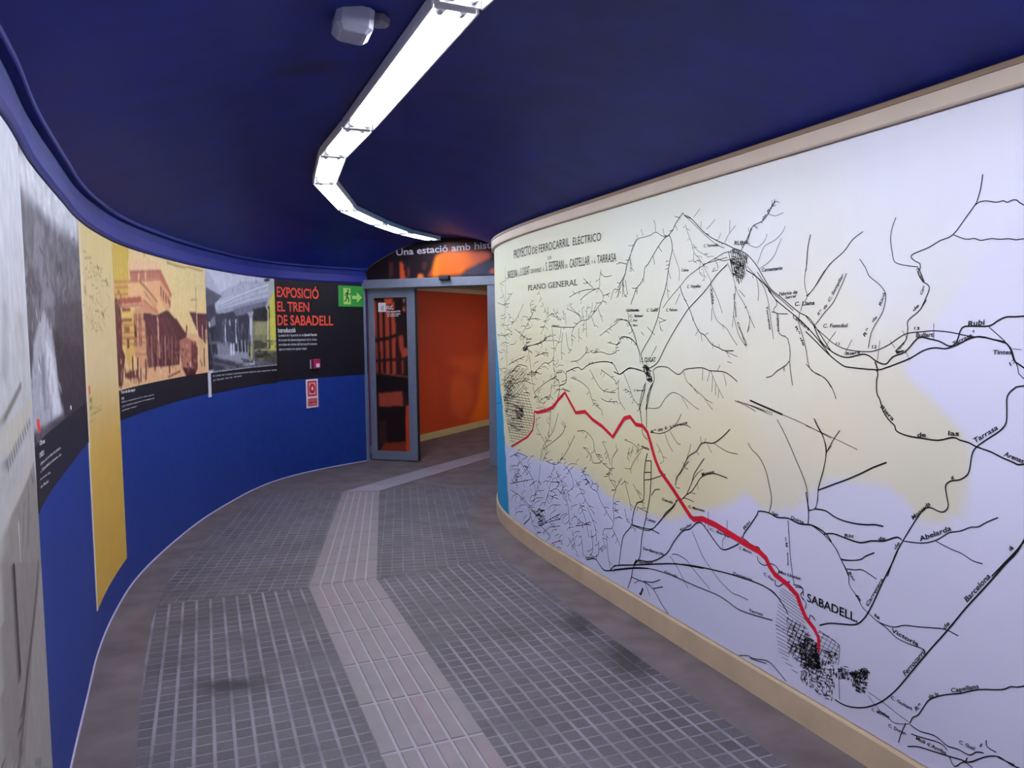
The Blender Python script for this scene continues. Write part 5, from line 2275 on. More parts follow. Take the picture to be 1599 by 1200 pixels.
(2.8,0,[8109,245,8122,282,8013,338]),
(2.7,0,[7892,627,7869,645,7813,657]),
(2.7,0,[7894,522,7944,547,7889,599]),
(2.8,0,[7992,407,8037,428,7986,474]),
(2.7,0,[7873,537,7906,548,7885,575]),
(2.7,0,[7717,316,7721,334,7678,358]),
(2.7,0,[7920,578,7940,596,7899,624]),
(2.4,0,[7157,697,7165,716,7129,740]),
(2.6,0,[7531,195,7507,220,7447,240]),
(2.4,0,[7303,472,7293,508,7214,544]),
(2.8,0,[8068,322,8075,348,7998,386]),
(2.8,0,[8032,132,7973,181]),
(2.5,0,[7363,487,7361,519,7292,553]),
(2.5,0,[7408,172,7413,196,7362,229]),
(2.7,0,[7911,331,7870,372,7757,405]),
(2.7,0,[7864,162,7876,183,7820,219]),
(2.7,0,[7836,449,7828,472,7766,497]),
(2.6,0,[7548,381,7598,400,7568,447]),
(2.5,0,[7339,502,7324,515,7290,523]),
(2.4,0,[7176,558,7164,584,7105,607]),
(2.8,0,[8081,560,8058,593,7956,625]),
(2.4,0,[7215,257,7188,284,7126,303]),
(2.5,0,[7500,423,7501,441,7461,462]),
(2.9,0,[8330,235,8311,278,8167,332]),
(2.9,0,[8258,147,8188,191,8051,224]),
(2.4,0,[7177,494,7138,527,7056,546]),
(2.6,0,[7538,283,7536,321,7450,367]),
(3.0,0,[8331,458,8387,475,8334,517]),
(2.9,0,[8321,472,8301,500,8204,530]),
(2.5,0,[7407,546,7440,566,7408,604]),
(2.4,0,[7305,653,7257,689,7162,704]),
(2.5,0,[7504,513,7509,541,7448,576]),
(2.6,0,[7612,657,7618,689,7547,726]),
(2.7,0,[7699,425,7742,446,7700,492]),
(2.5,0,[7352,298,7356,332,7285,375]),
(2.8,0,[7982,431,7945,466,7844,494]),
(2.5,0,[7368,545,7368,573,7309,605]),
(2.4,0,[7133,338,7153,354,7124,385]),
(2.4,0,[7151,562,7153,574,7128,589]),
(2.4,0,[7144,406,7134,438,7065,471]),
(2.8,0,[7971,497,7999,521,7939,561]),
(2.7,0,[7841,334,7779,376,7663,400]),
(2.9,0,[8207,179,8240,192,8197,226]),
(2.4,0,[7246,403,7227,434,7157,460]),
(2.5,0,[7474,179,7463,197,7420,216]),
(2.7,0,[7893,249,7861,271,7797,287]),
(2.6,0,[7595,168,7608,194,7548,235]),
(2.5,0,[7327,660,7332,677,7299,696]),
(2.9,0,[8214,255,8241,273,8185,310]),
(2.7,0,[7806,118,7714,158]),
(2.5,0,[7458,618,7489,633,7467,663]),
(2.6,0,[7656,498,7628,518,7571,530]),
(2.9,0,[8315,382,8250,433,8083,475]),
(2.5,0,[7492,358,7463,389,7389,411]),
(2.4,0,[7273,620,7272,644,7220,671]),
(2.8,0,[8161,223,8112,257,8009,281]),
(2.9,0,[8172,435,8238,457,8177,512]),
(2.5,0,[7343,529,7338,545,7302,561]),
(2.4,0,[7183,237,7183,254,7149,275]),
(2.5,0,[7395,311,7376,345,7298,377]),
(2.6,0,[7520,400,7536,410,7516,431]),
(2.6,0,[7574,338,7535,375,7443,401]),
(2.5,0,[7424,595,7442,603,7431,621]),
(2.4,0,[7234,342,7218,366,7163,386]),
(2.5,0,[7402,465,7382,485,7334,498]),
(2.5,0,[7349,458,7356,476,7319,500]),
(2.9,0,[8150,531,8163,544,8124,566]),
(2.4,0,[7245,630,7250,655,7201,684]),
(2.6,0,[7543,227,7534,250,7480,275]),
(2.6,0,[7573,486,7593,506,7551,539]),
(2.7,0,[7817,384,7762,426,7646,453])]
ROUTE=[(8320,651,12.2),(8147,703,12.8),(7934,772,13.2),(7839,830,13.0),(7802,892,13.8),(7796,962,15.4),(7748,958,18.7),(7615,981,19.9),(7493,1015,19.5),(7407,1070,19.1),(7310,1123,19.6),(7233,1063,19.3),(7164,1012,20.6),(7045,1031,20.1),(6951,993,19.7),(6838,967,20.0),(6719,922,20.2),(6656,982,19.9),(6595,1037,20.3),(6535,1051,20.0),(6477,1017,19.8),(6411,1017,20.1),(6365,990,20.6),(6329,927,21.1),(6294,865,21.5),(6251,814,22.0),(6133,741,22.6),(5992,642,23.6),(5968,635,25.3),(5899,652,26.0),(5806,646,27.0),(5705,630,27.4),(5610,614,26.7),(5519,603,24.5),(5475,585,23.1),(5453,558,22.0),(5421,534,22.8),(5349,515,22.3),(5309,495,21.1),(5297,490,20.5),(5279,457,20.4),(5250,418,19.3),(5207,391,17.6),(5184,365,15.6),(5182,310,10.9)]
PLACE_TEXT=[
('PROYECTO',8188,2007,7826,2006,61,'t'),
('DE',7803,2006,7715,2003,44,'t'),
('FERROCARRIL',7685,2004,7233,2002,50,'t'),
('ELÉCTRICO',7188,2001,6843,1993,44,'t'),
('DE',7542,1948,7486,1948,18,'t'),
('BARCELONA',8356,1880,8110,1876,53,'t'),
('Á',8088,1875,8063,1875,24,'t'),
('S. CUGAT',8041,1879,7860,1878,54,'t'),
('CON RAMALES',7842,1882,7650,1879,27,'t'),
('Á',7624,1879,7603,1879,23,'t'),
('S. ESTEBAN',7579,1879,7314,1874,54,'t'),
('DE',7294,1876,7261,1875,21,'t'),
('CASTELLAR',7231,1873,6976,1872,50,'t'),
('Y Á',6955,1874,6907,1874,18,'t'),
('TARRASA',6889,1871,6675,1865,45,'t'),
('PLANO GENERAL',7895,1771,7130,1765,34,'s'),
('SABADELL.',5245,483,5003,485,30,'b'),
('RUBI',5688,1852,5622,1845,16,'b'),
('S. CUGAT',6422,1340,6286,1346,22,'b'),
('Cementerio',5518,1729,5399,1729,16,'i'),
('Fabrica de',5415,1631,5317,1635,14,'i'),
('Serral',5382,1617,5326,1621,12,'i'),
('C. Llana',5330,1589,5228,1591,16,'i'),
('Cabau',6071,1770,6014,1767,13,'i'),
('C. Vinyellas',6025,1691,5922,1689,15,'i'),
('C. Pahissa',6197,1590,6103,1589,14,'i'),
('C. Guilló',6373,1592,6270,1592,16,'i'),
('C. Torroella',5901,1863,5798,1858,13,'i'),
('Carretera',5342,1547,5256,1496,16,'i'),
('Torrente',5491,1593,5469,1500,13,'i'),
('Torrente',5431,1559,5422,1493,13,'i'),
('Rⁿ de',5327,1510,5283,1439,12,'i'),
('Sta. Coloma',5692,1651,5677,1553,11,'i'),
('Canmany',5669,1530,5608,1433,13,'i'),
('Vallès',5847,1682,5834,1611,13,'i'),
('Valldoreix',6560,1597,6442,1596,15,'i'),
('C. Ribas',6541,1568,6407,1568,13,'i'),
('C. Roig',6532,1545,6460,1545,13,'i'),
('C. Mora',6523,1520,6460,1520,13,'i'),
('Riera',5607,1845,5578,1907,12,'i'),
('de Rubi',5515,1929,5443,1988,11,'i'),
('C. Fonsdol',5185,1507,5072,1508,14,'i'),
('Rubi',4609,1507,4557,1512,17,'i'),
('Bullart',4790,1475,4727,1477,15,'i'),
('Tintes',4529,1428,4473,1430,13,'i'),
('Tarrasa',4657,1449,4594,1478,13,'i'),
('13',4797,1498,4778,1498,10,'i'),
('12',4963,1437,4944,1437,11,'i'),
('11',5123,1445,5107,1445,11,'i'),
('A',4595,1490,4588,1490,9,'i'),
('Riera',5075,1410,5013,1419,11,'i'),
('Rⁿ  de',5208,1549,5165,1583,13,'i'),
('C. Sampllar',5156,1596,5091,1688,13,'i'),
('Rⁿ',4994,1474,4976,1496,13,'i'),
('de',4961,1522,4942,1538,12,'i'),
('Ricó',4929,1576,4911,1617,12,'i'),
('Torrente',4797,1688,4766,1644,9,'i'),
('de',4800,1555,4780,1572,10,'i'),
('Can',4771,1605,4762,1632,9,'i'),
('Riera',4863,1423,4832,1455,10,'i'),
('13',4475,1397,4459,1410,11,'i'),
('Riera',4924,1242,4873,1202,15,'i'),
('de',4776,1162,4744,1166,15,'i'),
('las',4666,1181,4629,1184,15,'i'),
('Arenas',4487,1145,4431,1132,15,'i'),
('Tarrasa',4577,1168,4505,1218,15,'i'),
('á',4652,1050,4642,1051,12,'i'),
('Moncada',4784,895,4721,957,14,'i'),
('de',4850,781,4832,806,13,'i'),
('Riu',5067,770,5028,780,13,'i'),
('de',4919,795,4891,804,13,'i'),
('Abelarda',4756,833,4645,895,16,'i'),
('á',4459,879,4448,891,12,'i'),
('Carretera',4959,555,4896,668,13,'i'),
('Riu',5048,648,5025,627,13,'i'),
('de',5016,578,4993,563,13,'i'),
('la',4931,532,4908,528,13,'i'),
('Victoria',4861,504,4754,494,16,'i'),
('de',4660,582,4642,606,12,'i'),
('Barcelona',4587,691,4514,790,16,'i'),
('Ferrocarril',4800,377,4726,484,16,'i'),
('C. Guitart',4856,278,4772,276,12,'i'),
('Rⁿ',4755,281,4735,305,12,'i'),
('de la',4709,343,4674,370,11,'i'),
('Capellans',4630,397,4540,450,13,'i'),
('Molí d´Arriba',4754,188,4643,194,13,'i'),
('C. Gual',4600,252,4548,257,12,'i'),
('C. Duran',4864,178,4794,183,12,'i'),
('C. Molinet',4935,201,4859,208,11,'i'),
('San',5445,770,5408,771,14,'i'),
('Quirze',5338,776,5268,771,15,'i'),
('Riu',5610,667,5574,708,15,'i'),
('Zaragoza',5685,459,5559,466,14,'i'),
('Estrada',6208,316,6099,324,12,'i'),
('Ripollet',6072,553,5982,602,14,'i'),
('Sardanyola',6410,379,6216,399,16,'i'),
('Barbarà',6446,297,6315,329,13,'i'),
('C. Magrans',6011,680,5886,686,13,'i'),
('Canals',6232,671,6138,672,14,'i'),
('C. Barbarà',5845,612,5681,612,13,'i'),
('C. Marina',5644,580,5563,580,12,'i'),
('Mas Lluniat',5400,547,5281,553,13,'i'),
('C. Feu',5490,514,5431,505,13,'i'),
('Magrans',5907,844,5815,873,18,'i'),
('Camps',6375,540,6290,545,15,'i'),
('Riu Sec',6078,822,6012,892,10,'i'),
('C. Altaba',6462,908,6349,901,13,'i'),
('Rⁿ de S. Llorens',6331,989,6020,1070,14,'i'),
('Rⁿ',5351,661,5354,696,13,'i'),
('Rectoría',5345,591,5349,640,10,'i'),
('Terrasa',5577,333,5491,343,12,'i'),
('C. Valls',6576,1598,6448,1597,12,'i'),
('C. Ribó',6479,1565,6409,1568,10,'i'),
('Gracia',7928,1437,7835,1441,15,'i'),
('Horta',7431,1232,7350,1241,14,'i'),
('Vallcarca',7491,1527,7383,1526,12,'i'),
('Tibidabo',7352,1137,7242,1130,12,'i'),
('S. Gervasio',6497,1187,6387,1194,11,'i')]
PAPER_WARM=[(8.247,2.033,(228,232,210)),(7.157,1.75,(232,235,217)),(6.441,1.358,(229,232,212)),(5.901,1.685,(236,237,228)),(5.486,1.913,(236,237,242)),(6.439,2.095,(233,236,226)),(4.883,2.039,(236,236,252)),(4.548,1.884,(234,234,252)),(4.925,1.698,(237,237,247)),(5.146,1.534,(242,238,224)),(5.477,1.286,(236,232,215)),(5.672,1.004,(232,221,187)),(5.137,1.123,(236,226,201)),(4.862,1.219,(232,224,205)),(4.734,1.012,(222,216,197)),(6.443,0.766,(230,220,177)),(7.17,0.953,(229,223,181)),(7.865,0.966,(225,219,181)),(5.942,0.732,(226,216,177)),(7.165,1.26,(230,229,202)),(5.327,0.854,(226,219,203))]
PAPER_COOL=[(7.882,0.436,(203,210,242)),(7.182,0.212,(207,212,244)),(6.148,0.316,(213,215,246)),(5.468,0.644,(220,218,247)),(4.848,0.694,(218,216,243)),(5.131,0.846,(220,218,241)),(4.525,1.161,(226,225,251)),(4.507,0.606,(220,216,243)),(4.834,0.159,(213,210,237)),(4.539,1.615,(232,231,252))]
YELLOW_AREA=[(9.8,2.3),(9.8,0.647),(8.365,0.647),(7.876,0.636),(7.261,0.681),(7.049,0.684),(6.782,0.584),(6.443,0.566),(6.149,0.592),(5.942,0.673),(5.756,0.741),(5.67,0.781),(5.608,0.825),(5.547,0.805),(5.47,0.774),(5.326,0.817),(5.227,0.898),(5.134,0.973),(4.881,0.985),(4.805,0.947),(4.755,0.896),(4.685,0.906),(4.61,0.958),(4.598,1.046),(4.585,1.153),(4.628,1.204),(4.719,1.277),(4.815,1.346),(4.841,1.386),(4.682,1.565),(4.471,1.82),(4.467,2.135)]
ART={
'mist':[
('g',((112,108,106),0.0),((146,142,140),0.5),((158,156,152),0.9),((182,182,184),1.25),((205,208,222),2.05)),
('p',(170,170,176),[(4149,1598),(4212,1600),(4196,1443),(4138,1409),(4098,1423)]),
('p',(178,178,182),[(4296,1584),(4475,1569),(4480,1459),(4305,1445)]),
('b',3),
('n',9,30,60),
('p',(188,184,174),[(4066,1308),(4536,1349),(4548,1307),(4180,1236),(4051,1255)]),
('l',(110,104,100),9,[(4070,1323),(4193,1354),(4348,1391)]),
('l',(84,78,78),6,[(4049,1222),(4056,1199)]),
('l',(84,78,78),6,[(4074,1227),(4082,1205)]),
('l',(84,78,78),6,[(4101,1233),(4109,1211)]),
('l',(84,78,78),6,[(4128,1238),(4137,1217)]),
('l',(84,78,78),6,[(4157,1243),(4167,1223)]),
('l',(84,78,78),6,[(4187,1249),(4198,1229)]),
('l',(84,78,78),6,[(4219,1255),(4231,1235)]),
('l',(84,78,78),6,[(4253,1260),(4265,1242)]),
('l',(84,78,78),6,[(4289,1266),(4303,1248)]),
('l',(84,78,78),6,[(4328,1272),(4342,1255)]),
('l',(84,78,78),6,[(4369,1278),(4385,1261)]),
('l',(84,78,78),6,[(4414,1284),(4434,1268)]),
('l',(84,78,78),6,[(4466,1289),(4489,1274)]),
('p',(184,178,176),[(4015,1126),(4502,1238),(4547,1182),(4097,1096),(4001,1077)]),
('p',(138,132,128),[(3999,1069),(4116,1105),(4519,1167),(4581,1050),(4577,830),(3980,1000)]),
('b',1),
('l',(96,90,90),6,[(4375,1134),(4363,1074),(4301,979)]),
('l',(104,98,98),5,[(4286,1093),(4230,997)]),
('l',(90,84,84),6,[(4451,1139),(4476,1120)]),
('l',(180,176,172),7,[(4194,1068),(4190,940)]),
('p',(134,126,124),[(4091,998),(4611,858),(4575,260),(3877,623),(3987,1026)]),
('p',(150,143,140),[(4526,851),(4601,860),(4599,247),(4089,511),(4294,730)]),
('p',(62,54,56),[(4063,1005),(4119,990),(4118,729),(4098,713),(4080,724),(4077,882)]),
('l',(92,86,82),16,[(4497,888),(4350,791),(4198,697),(4035,540)]),
('p',(70,62,62),[(3906,727),(3908,689),(3903,609),(3877,623)]),
('l',(70,64,62),5,[(4198,697),(4056,610)]),
('p',(120,122,124),[(4234,458),(4341,408),(4331,385),(4215,446)]),
('n',5,20,40)],
'cutting':[
('g',((70,62,70),1.0),((84,78,88),1.5),((100,98,110),2.05)),
('p',(196,200,212),[(4512,2008),(4919,2090),(6218,2094),(6166,1941),(5810,1947),(5450,1934),(5157,1928),(4877,1945),(4518,1929)]),
('p',(146,146,160),[(4520,1933),(4878,1949),(5159,1932),(5452,1939),(6168,1947),(6161,1926),(5337,1906),(5037,1920),(4526,1915)]),
('b',3),
('p',(206,208,220),[(4512,2008),(4919,2090),(6218,2094),(6160,1981),(5433,1979),(4894,1987),(4522,1956)]),
('b',2),
('n',20,60,60),
('p',(122,116,132),[(4899,1873),(5025,1889),(5055,1737),(5253,1688),(5326,1618),(4975,1607),(4964,1730),(4799,1726)]),
('p',(60,55,64),[(5362,1797),(5578,1795),(5557,1744),(5407,1734)]),
('p',(66,60,70),[(4515,1712),(4812,1719),(4901,1646),(4565,1624)]),
('p',(166,166,180),[(5003,1604),(5157,1524),(5267,1382),(5381,1222),(4912,1229),(4564,1239),(4580,1384),(4704,1494),(4864,1556)]),
('p',(208,208,222),[(5009,1503),(5160,1449),(5254,1308),(5308,1224),(5077,1242),(4991,1420)]),
('p',(128,124,138),[(4881,1452),(4959,1454),(4932,1277),(4854,1280)]),
('p',(48,40,50),[(5489,1485),(6220,1464),(6246,1122),(5412,1207),(5336,1293),(5253,1433),(5197,1542)]),
('p',(66,58,68),[(5299,1635),(6192,1673),(6200,1464),(5527,1484),(5287,1520)]),
('p',(58,50,60),[(4517,1531),(4718,1521),(4659,1443),(4538,1415),(4531,1465)]),
('b',3),
('p',(70,64,74),[(4546,1524),(4718,1521),(4624,1444),(4541,1422)]),
('p',(54,46,56),[(5244,1410),(5386,1414),(5351,1239),(5298,1286)]),
('l',(40,34,44),10,[(4923,1626),(4913,1565)]),
('l',(214,214,226),8.042088723136008,[(5301,1336),(5338,1306)]),
('l',(96,88,102),5.814414286692982,[(4487,1563),(4465,1530)]),
('l',(58,50,60),5.448906329847084,[(5336,1636),(5298,1573)]),
('l',(214,214,226),3.832604510393419,[(4935,1351),(4952,1331)]),
('l',(58,50,60),7.641562218166046,[(4337,1356),(4372,1337)]),
('l',(150,146,160),6.235340813224864,[(4652,1515),(4676,1494)]),
('l',(80,72,84),4.7927333871232065,[(5967,1322),(5959,1294)]),
('l',(96,88,102),7.904401865740567,[(4656,1596),(4664,1558)]),
('l',(96,88,102),7.911108447882425,[(5572,1621),(5574,1587)]),
('l',(214,214,226),4.537091015656272,[(5081,1364),(5113,1299)]),
('l',(196,196,210),5.197106855051163,[(4939,1481),(4958,1468)]),
('l',(58,50,60),3.71412334244265,[(4477,1556),(4447,1511)]),
('l',(120,116,130),7.653618088193972,[(5079,1438),(5040,1387)]),
('l',(44,36,46),5.597860110363372,[(5601,1265),(5668,1231)]),
('l',(150,146,160),5.039757159755068,[(5181,1494),(5223,1450)]),
('l',(150,146,160),7.792641702809761,[(4886,1513),(4893,1466)]),
('l',(214,214,226),3.485749393106957,[(4857,1454),(4858,1398)]),
('l',(96,88,102),7.9577730707917596,[(4385,1391),(4381,1365)]),
('l',(44,36,46),7.8099865836008275,[(4390,1339),(4383,1322)]),
('l',(58,50,60),6.782395760558368,[(6088,1381),(6135,1354)]),
('l',(196,196,210),4.768877557271827,[(5092,1576),(5079,1511)]),
('l',(80,72,84),8.7607880601954,[(5693,1204),(5721,1165)]),
('l',(150,146,160),3.675362097188863,[(4802,1460),(4834,1423)]),
('l',(120,116,130),4.08072178464252,[(4565,1318),(4564,1285)]),
('l',(214,214,226),7.716135477802982,[(5218,1437),(5240,1385)]),
('l',(96,88,102),6.355885984203349,[(5368,1325),(5378,1262)]),
('l',(120,116,130),8.741312560985127,[(4705,1292),(4695,1273)]),
('l',(96,88,102),4.955429598911535,[(5795,1434),(5774,1400)]),
('l',(120,116,130),5.087307048166199,[(5114,1374),(5122,1322)]),
('l',(58,50,60),8.219467514766967,[(5770,1493),(5781,1414)]),
('l',(58,50,60),4.191919185368133,[(6044,1406),(6016,1331)]),
('l',(196,196,210),4.03096052781256,[(4878,1597),(4901,1557)]),
('l',(96,88,102),7.322486847461022,[(5429,1466),(5387,1444)]),
('l',(150,146,160),7.553982929257627,[(5028,1388),(4996,1340)]),
('l',(58,50,60),3.3248580645833843,[(6010,1173),(5963,1139)]),
('l',(214,214,226),5.492938643634178,[(4697,1554),(4675,1513)]),
('l',(96,88,102),3.003963694744723,[(4510,1549),(4505,1527)]),
('l',(120,116,130),8.786224009218607,[(5060,1588),(5068,1560)]),
('l',(120,116,130),8.749803022367574,[(4831,1445),(4861,1412)]),
('l',(96,88,102),5.8048336271395895,[(5673,1360),(5634,1323)]),
('l',(150,146,160),6.651659358627999,[(5151,1558),(5128,1497)]),
('l',(58,50,60),4.952638803249133,[(4423,1576),(4454,1544)]),
('l',(196,196,210),4.748967490177218,[(4961,1271),(5006,1234)]),
('l',(96,88,102),7.446157335384811,[(5966,1210),(5945,1178)]),
('l',(96,88,102),5.950528305599594,[(4348,1334),(4334,1307)]),
('l',(80,72,84),4.473001835931976,[(4524,1420),(4487,1406)]),
('l',(120,116,130),4.460830402460089,[(4979,1452),(4986,1438)]),
('l',(120,116,130),4.759129531335709,[(5073,1311),(5083,1272)]),
('l',(44,36,46),3.0970365894019007,[(5362,1391),(5329,1362)]),
('l',(44,36,46),5.7860204435779785,[(5473,1382),(5453,1324)]),
('l',(96,88,102),6.319369306666272,[(5361,1627),(5392,1608)]),
('l',(80,72,84),7.670295989850062,[(5510,1565),(5502,1516)]),
('l',(80,72,84),8.15215730272451,[(5470,1374),(5510,1329)]),
('l',(96,88,102),5.790507979543069,[(5407,1340),(5441,1305)]),
('l',(96,88,102),6.890367498132399,[(4349,1382),(4349,1360)]),
('l',(196,196,210),8.837531059864327,[(4582,1394),(4587,1364)]),
('l',(58,50,60),4.603229008000809,[(5276,1619),(5246,1602)]),
('l',(80,72,84),8.87211594292691,[(6050,1499),(6113,1432)]),
('l',(58,50,60),6.687333031553212,[(4392,1361),(4423,1344)]),
('l',(80,72,84),3.89838003440585,[(5781,1187),(5805,1142)]),
('l',(44,36,46),6.333066349098743,[(4588,1417),(4599,1373)]),
('l',(214,214,226),7.454025748306386,[(4796,1426),(4839,1406)]),
('l',(196,196,210),5.9374785730273825,[(5065,1513),(5108,1480)]),
('l',(58,50,60),6.411889208764401,[(4417,1402),(4436,1379)]),
('l',(58,50,60),4.5794803379410265,[(6003,1391),(6018,1356)]),
('l',(58,50,60),7.848172958243801,[(5572,1421),(5619,1376)]),
('l',(214,214,226),6.930082455647182,[(5028,1582),(4985,1534)]),
('l',(80,72,84),4.431510570191686,[(4556,1574),(4594,1544)]),
('l',(214,214,226),6.252605068311393,[(4828,1346),(4811,1295)]),
('l',(58,50,60),7.4976452491914225,[(6034,1451),(5961,1374)]),
('l',(196,196,210),5.1257895753897955,[(5172,1553),(5150,1522)]),
('l',(80,72,84),5.268833315510693,[(5351,1497),(5376,1462)]),
('l',(120,116,130),6.104947285489018,[(4812,1404),(4821,1365)]),
('l',(44,36,46),3.222613246731412,[(5575,1475),(5544,1448)]),
('l',(120,116,130),3.002637792840049,[(5059,1277),(5048,1219)]),
('l',(80,72,84),5.771387864638051,[(5349,1464),(5311,1414)]),
('l',(80,72,84),3.912683511617619,[(4415,1351),(4401,1331)]),
('l',(58,50,60),3.1989183641390166,[(4646,1523),(4691,1497)]),
('l',(44,36,46),7.126285494345836,[(5610,1510),(5637,1465)]),
('l',(96,88,102),4.746604015851542,[(6098,1609),(6116,1541)]),
('l',(44,36,46),6.448320473602673,[(4664,1551),(4679,1513)]),
('l',(96,88,102),4.106857290925247,[(5892,1318),(5887,1297)]),
('l',(58,50,60),4.053872898467766,[(6133,1429),(6109,1409)]),
('l',(120,116,130),3.0376361069938973,[(5279,1344),(5230,1290)]),
('l',(120,116,130),8.637028012893259,[(5071,1615),(5095,1590)]),
('l',(80,72,84),3.322568923955745,[(5770,1614),(5747,1595)]),
('l',(120,116,130),8.0005654874804,[(5050,1608),(5041,1563)]),
('l',(58,50,60),4.076318652736988,[(5748,1211),(5752,1169)]),
('l',(96,88,102),7.7447944927802865,[(5254,1605),(5204,1537)]),
('l',(58,50,60),6.74968957978822,[(4682,1593),(4682,1566)]),
('l',(150,146,160),7.353831768588119,[(4983,1346),(5027,1314)]),
('l',(150,146,160),6.326790114448375,[(5014,1322),(4981,1287)]),
('l',(80,72,84),4.877255967229662,[(5679,1534),(5645,1513)]),
('l',(196,196,210),8.806617896719999,[(4818,1593),(4838,1569)]),
('l',(150,146,160),7.7770868220635485,[(5166,1538),(5197,1477)]),
('l',(80,72,84),7.513903220113903,[(4429,1380),(4426,1333)]),
('l',(44,36,46),5.6530956094028735,[(5353,1326),(5383,1272)]),
('l',(80,72,84),4.606169168943339,[(5993,1302),(6041,1255)]),
('l',(58,50,60),3.823980834897995,[(4631,1594),(4635,1569)]),
('l',(44,36,46),3.164833685233991,[(4411,1448),(4383,1434)]),
('l',(214,214,226),4.386582860087052,[(4872,1320),(4868,1291)]),
('l',(150,146,160),7.360998942685276,[(4957,1623),(4920,1584)]),
('l',(196,196,210),7.58810175680537,[(4590,1389),(4585,1360)]),
('l',(150,146,160),5.765982743929037,[(4897,1467),(4892,1433)]),
('l',(80,72,84),8.81799130848453,[(5527,1237),(5549,1213)]),
('l',(44,36,46),4.245343833178728,[(5723,1461),(5647,1391)]),
('l',(120,116,130),5.356307095178514,[(4704,1385),(4677,1362)]),
('l',(120,116,130),7.587399546105271,[(4668,1433),(4700,1404)]),
('l',(44,36,46),6.70892520968809,[(5630,1283),(5628,1259)]),
('l',(44,36,46),3.5626154766778373,[(5749,1428),(5725,1365)]),
('l',(140,134,150),6.340052699896133,[(4855,1629),(4854,1606)]),
('l',(60,54,64),3.7247683151230677,[(4641,1762),(4664,1741)]),
('l',(60,54,64),7.271688291315298,[(5780,1921),(5795,1894)]),
('l',(72,66,78),9.87671169276015,[(5245,1700),(5297,1664)]),
('l',(118,112,126),8.590772695218984,[(5479,1719),(5460,1688)]),
('l',(140,134,150),5.00476692277365,[(5473,1757),(5389,1716)]),
('l',(72,66,78),5.147547533961953,[(5326,1661),(5411,1646)]),
('l',(60,54,64),7.689587211108985,[(5584,1886),(5682,1854)]),
('l',(118,112,126),6.381610509878648,[(5450,1673),(5390,1657)]),
('l',(72,66,78),5.753868153568131,[(4949,1662),(4881,1640)]),
('l',(118,112,126),9.371223805410363,[(4729,1678),(4757,1662)]),
('l',(140,134,150),4.74309406584041,[(4617,1665),(4558,1647)]),
('l',(60,54,64),9.280825545291725,[(5651,1694),(5588,1658)]),
('l',(60,54,64),6.989443495580914,[(5661,1853),(5693,1822)]),
('l',(118,112,126),5.977749045063895,[(5272,1771),(5278,1734)]),
('l',(140,134,150),4.310639112835422,[(4940,1772),(4881,1756)]),
('l',(118,112,126),6.036803546041115,[(5277,1723),(5258,1710)]),
('l',(60,54,64),3.429744844631219,[(5686,1826),(5686,1785)]),
('l',(72,66,78),7.5162693164416154,[(6058,1861),(6161,1849)]),
('l',(72,66,78),8.87937115658503,[(5468,1673),(5382,1638)]),
('l',(140,134,150),7.310124973378434,[(4658,1737),(4592,1706)]),
('l',(118,112,126),7.991695934948351,[(5536,1683),(5625,1643)]),
('l',(60,54,64),5.557357853056304,[(5337,1636),(5405,1622)]),
('l',(60,54,64),4.720984785428087,[(4979,1800),(5052,1785)]),
('l',(140,134,150),3.929213142291205,[(4443,1602),(4386,1585)]),
('l',(72,66,78),8.318549369002096,[(4953,1672),(4994,1657)]),
('l',(140,134,150),8.256546938130352,[(4654,1708),(4607,1689)]),
('l',(60,54,64),7.029764665433995,[(4647,1624),(4621,1607)]),
('l',(60,54,64),4.542387365887452,[(5790,1780),(5924,1768)]),
('l',(60,54,64),6.87343167769089,[(5584,1866),(5585,1850)]),
('l',(118,112,126),3.642739774042881,[(5736,1681),(5709,1640)]),
('l',(140,134,150),8.674370371661,[(4458,1642),(4399,1619)]),
('l',(60,54,64),3.3718869000717717,[(5985,1688),(5912,1636)]),
('l',(60,54,64),9.69276803697737,[(5115,1744),(5132,1711)]),
('l',(118,112,126),5.749011035234503,[(5198,1857),(5251,1840)]),
('l',(60,54,64),4.509176262965315,[(5295,1650),(5285,1617)]),
('l',(72,66,78),9.40748893683517,[(5678,1687),(5653,1640)]),
('l',(118,112,126),5.120844747620975,[(5563,1664),(5508,1623)]),
('l',(72,66,78),5.949906530488455,[(4602,1726),(4568,1704)]),
('l',(60,54,64),8.384878294054957,[(4885,1685),(4934,1678)]),
('l',(72,66,78),9.197291903548276,[(5537,1891),(5494,1876)]),
('l',(72,66,78),3.954347269811459,[(5691,1650),(5638,1605)]),
('l',(118,112,126),8.686715520941721,[(6053,1948),(5970,1923)]),
('l',(118,112,126),4.0638518635667165,[(5448,1804),(5453,1762)]),
('l',(60,54,64),3.7408939414065974,[(5558,1879),(5550,1857)]),
('l',(72,66,78),9.760975570198479,[(5915,1780),(5859,1745)]),
('l',(72,66,78),3.9351891924638873,[(4862,1710),(4862,1682)]),
('l',(72,66,78),4.62695899254934,[(4463,1641),(4502,1631)]),
('l',(118,112,126),3.2680333841274605,[(4899,1656),(4889,1637)]),
('l',(72,66,78),3.7177901609550337,[(4526,1733),(4469,1700)]),
('l',(72,66,78),9.91618358824198,[(5319,1808),(5296,1791)]),
('l',(72,66,78),3.3864428784956706,[(6033,1932),(5975,1891)]),
('l',(140,134,150),8.807687341131142,[(4619,1699),(4565,1680)]),
('l',(118,112,126),6.967799240183681,[(5178,1726),(5112,1690)]),
('l',(140,134,150),9.772691170763045,[(4611,1626),(4579,1611)]),
('l',(140,134,150),4.7593857929423535,[(5633,1708),(5548,1685)]),
('l',(140,134,150),7.14412083577845,[(4698,1649),(4763,1620)]),
('l',(60,54,64),9.311806508735659,[(5751,1756),(5735,1740)]),
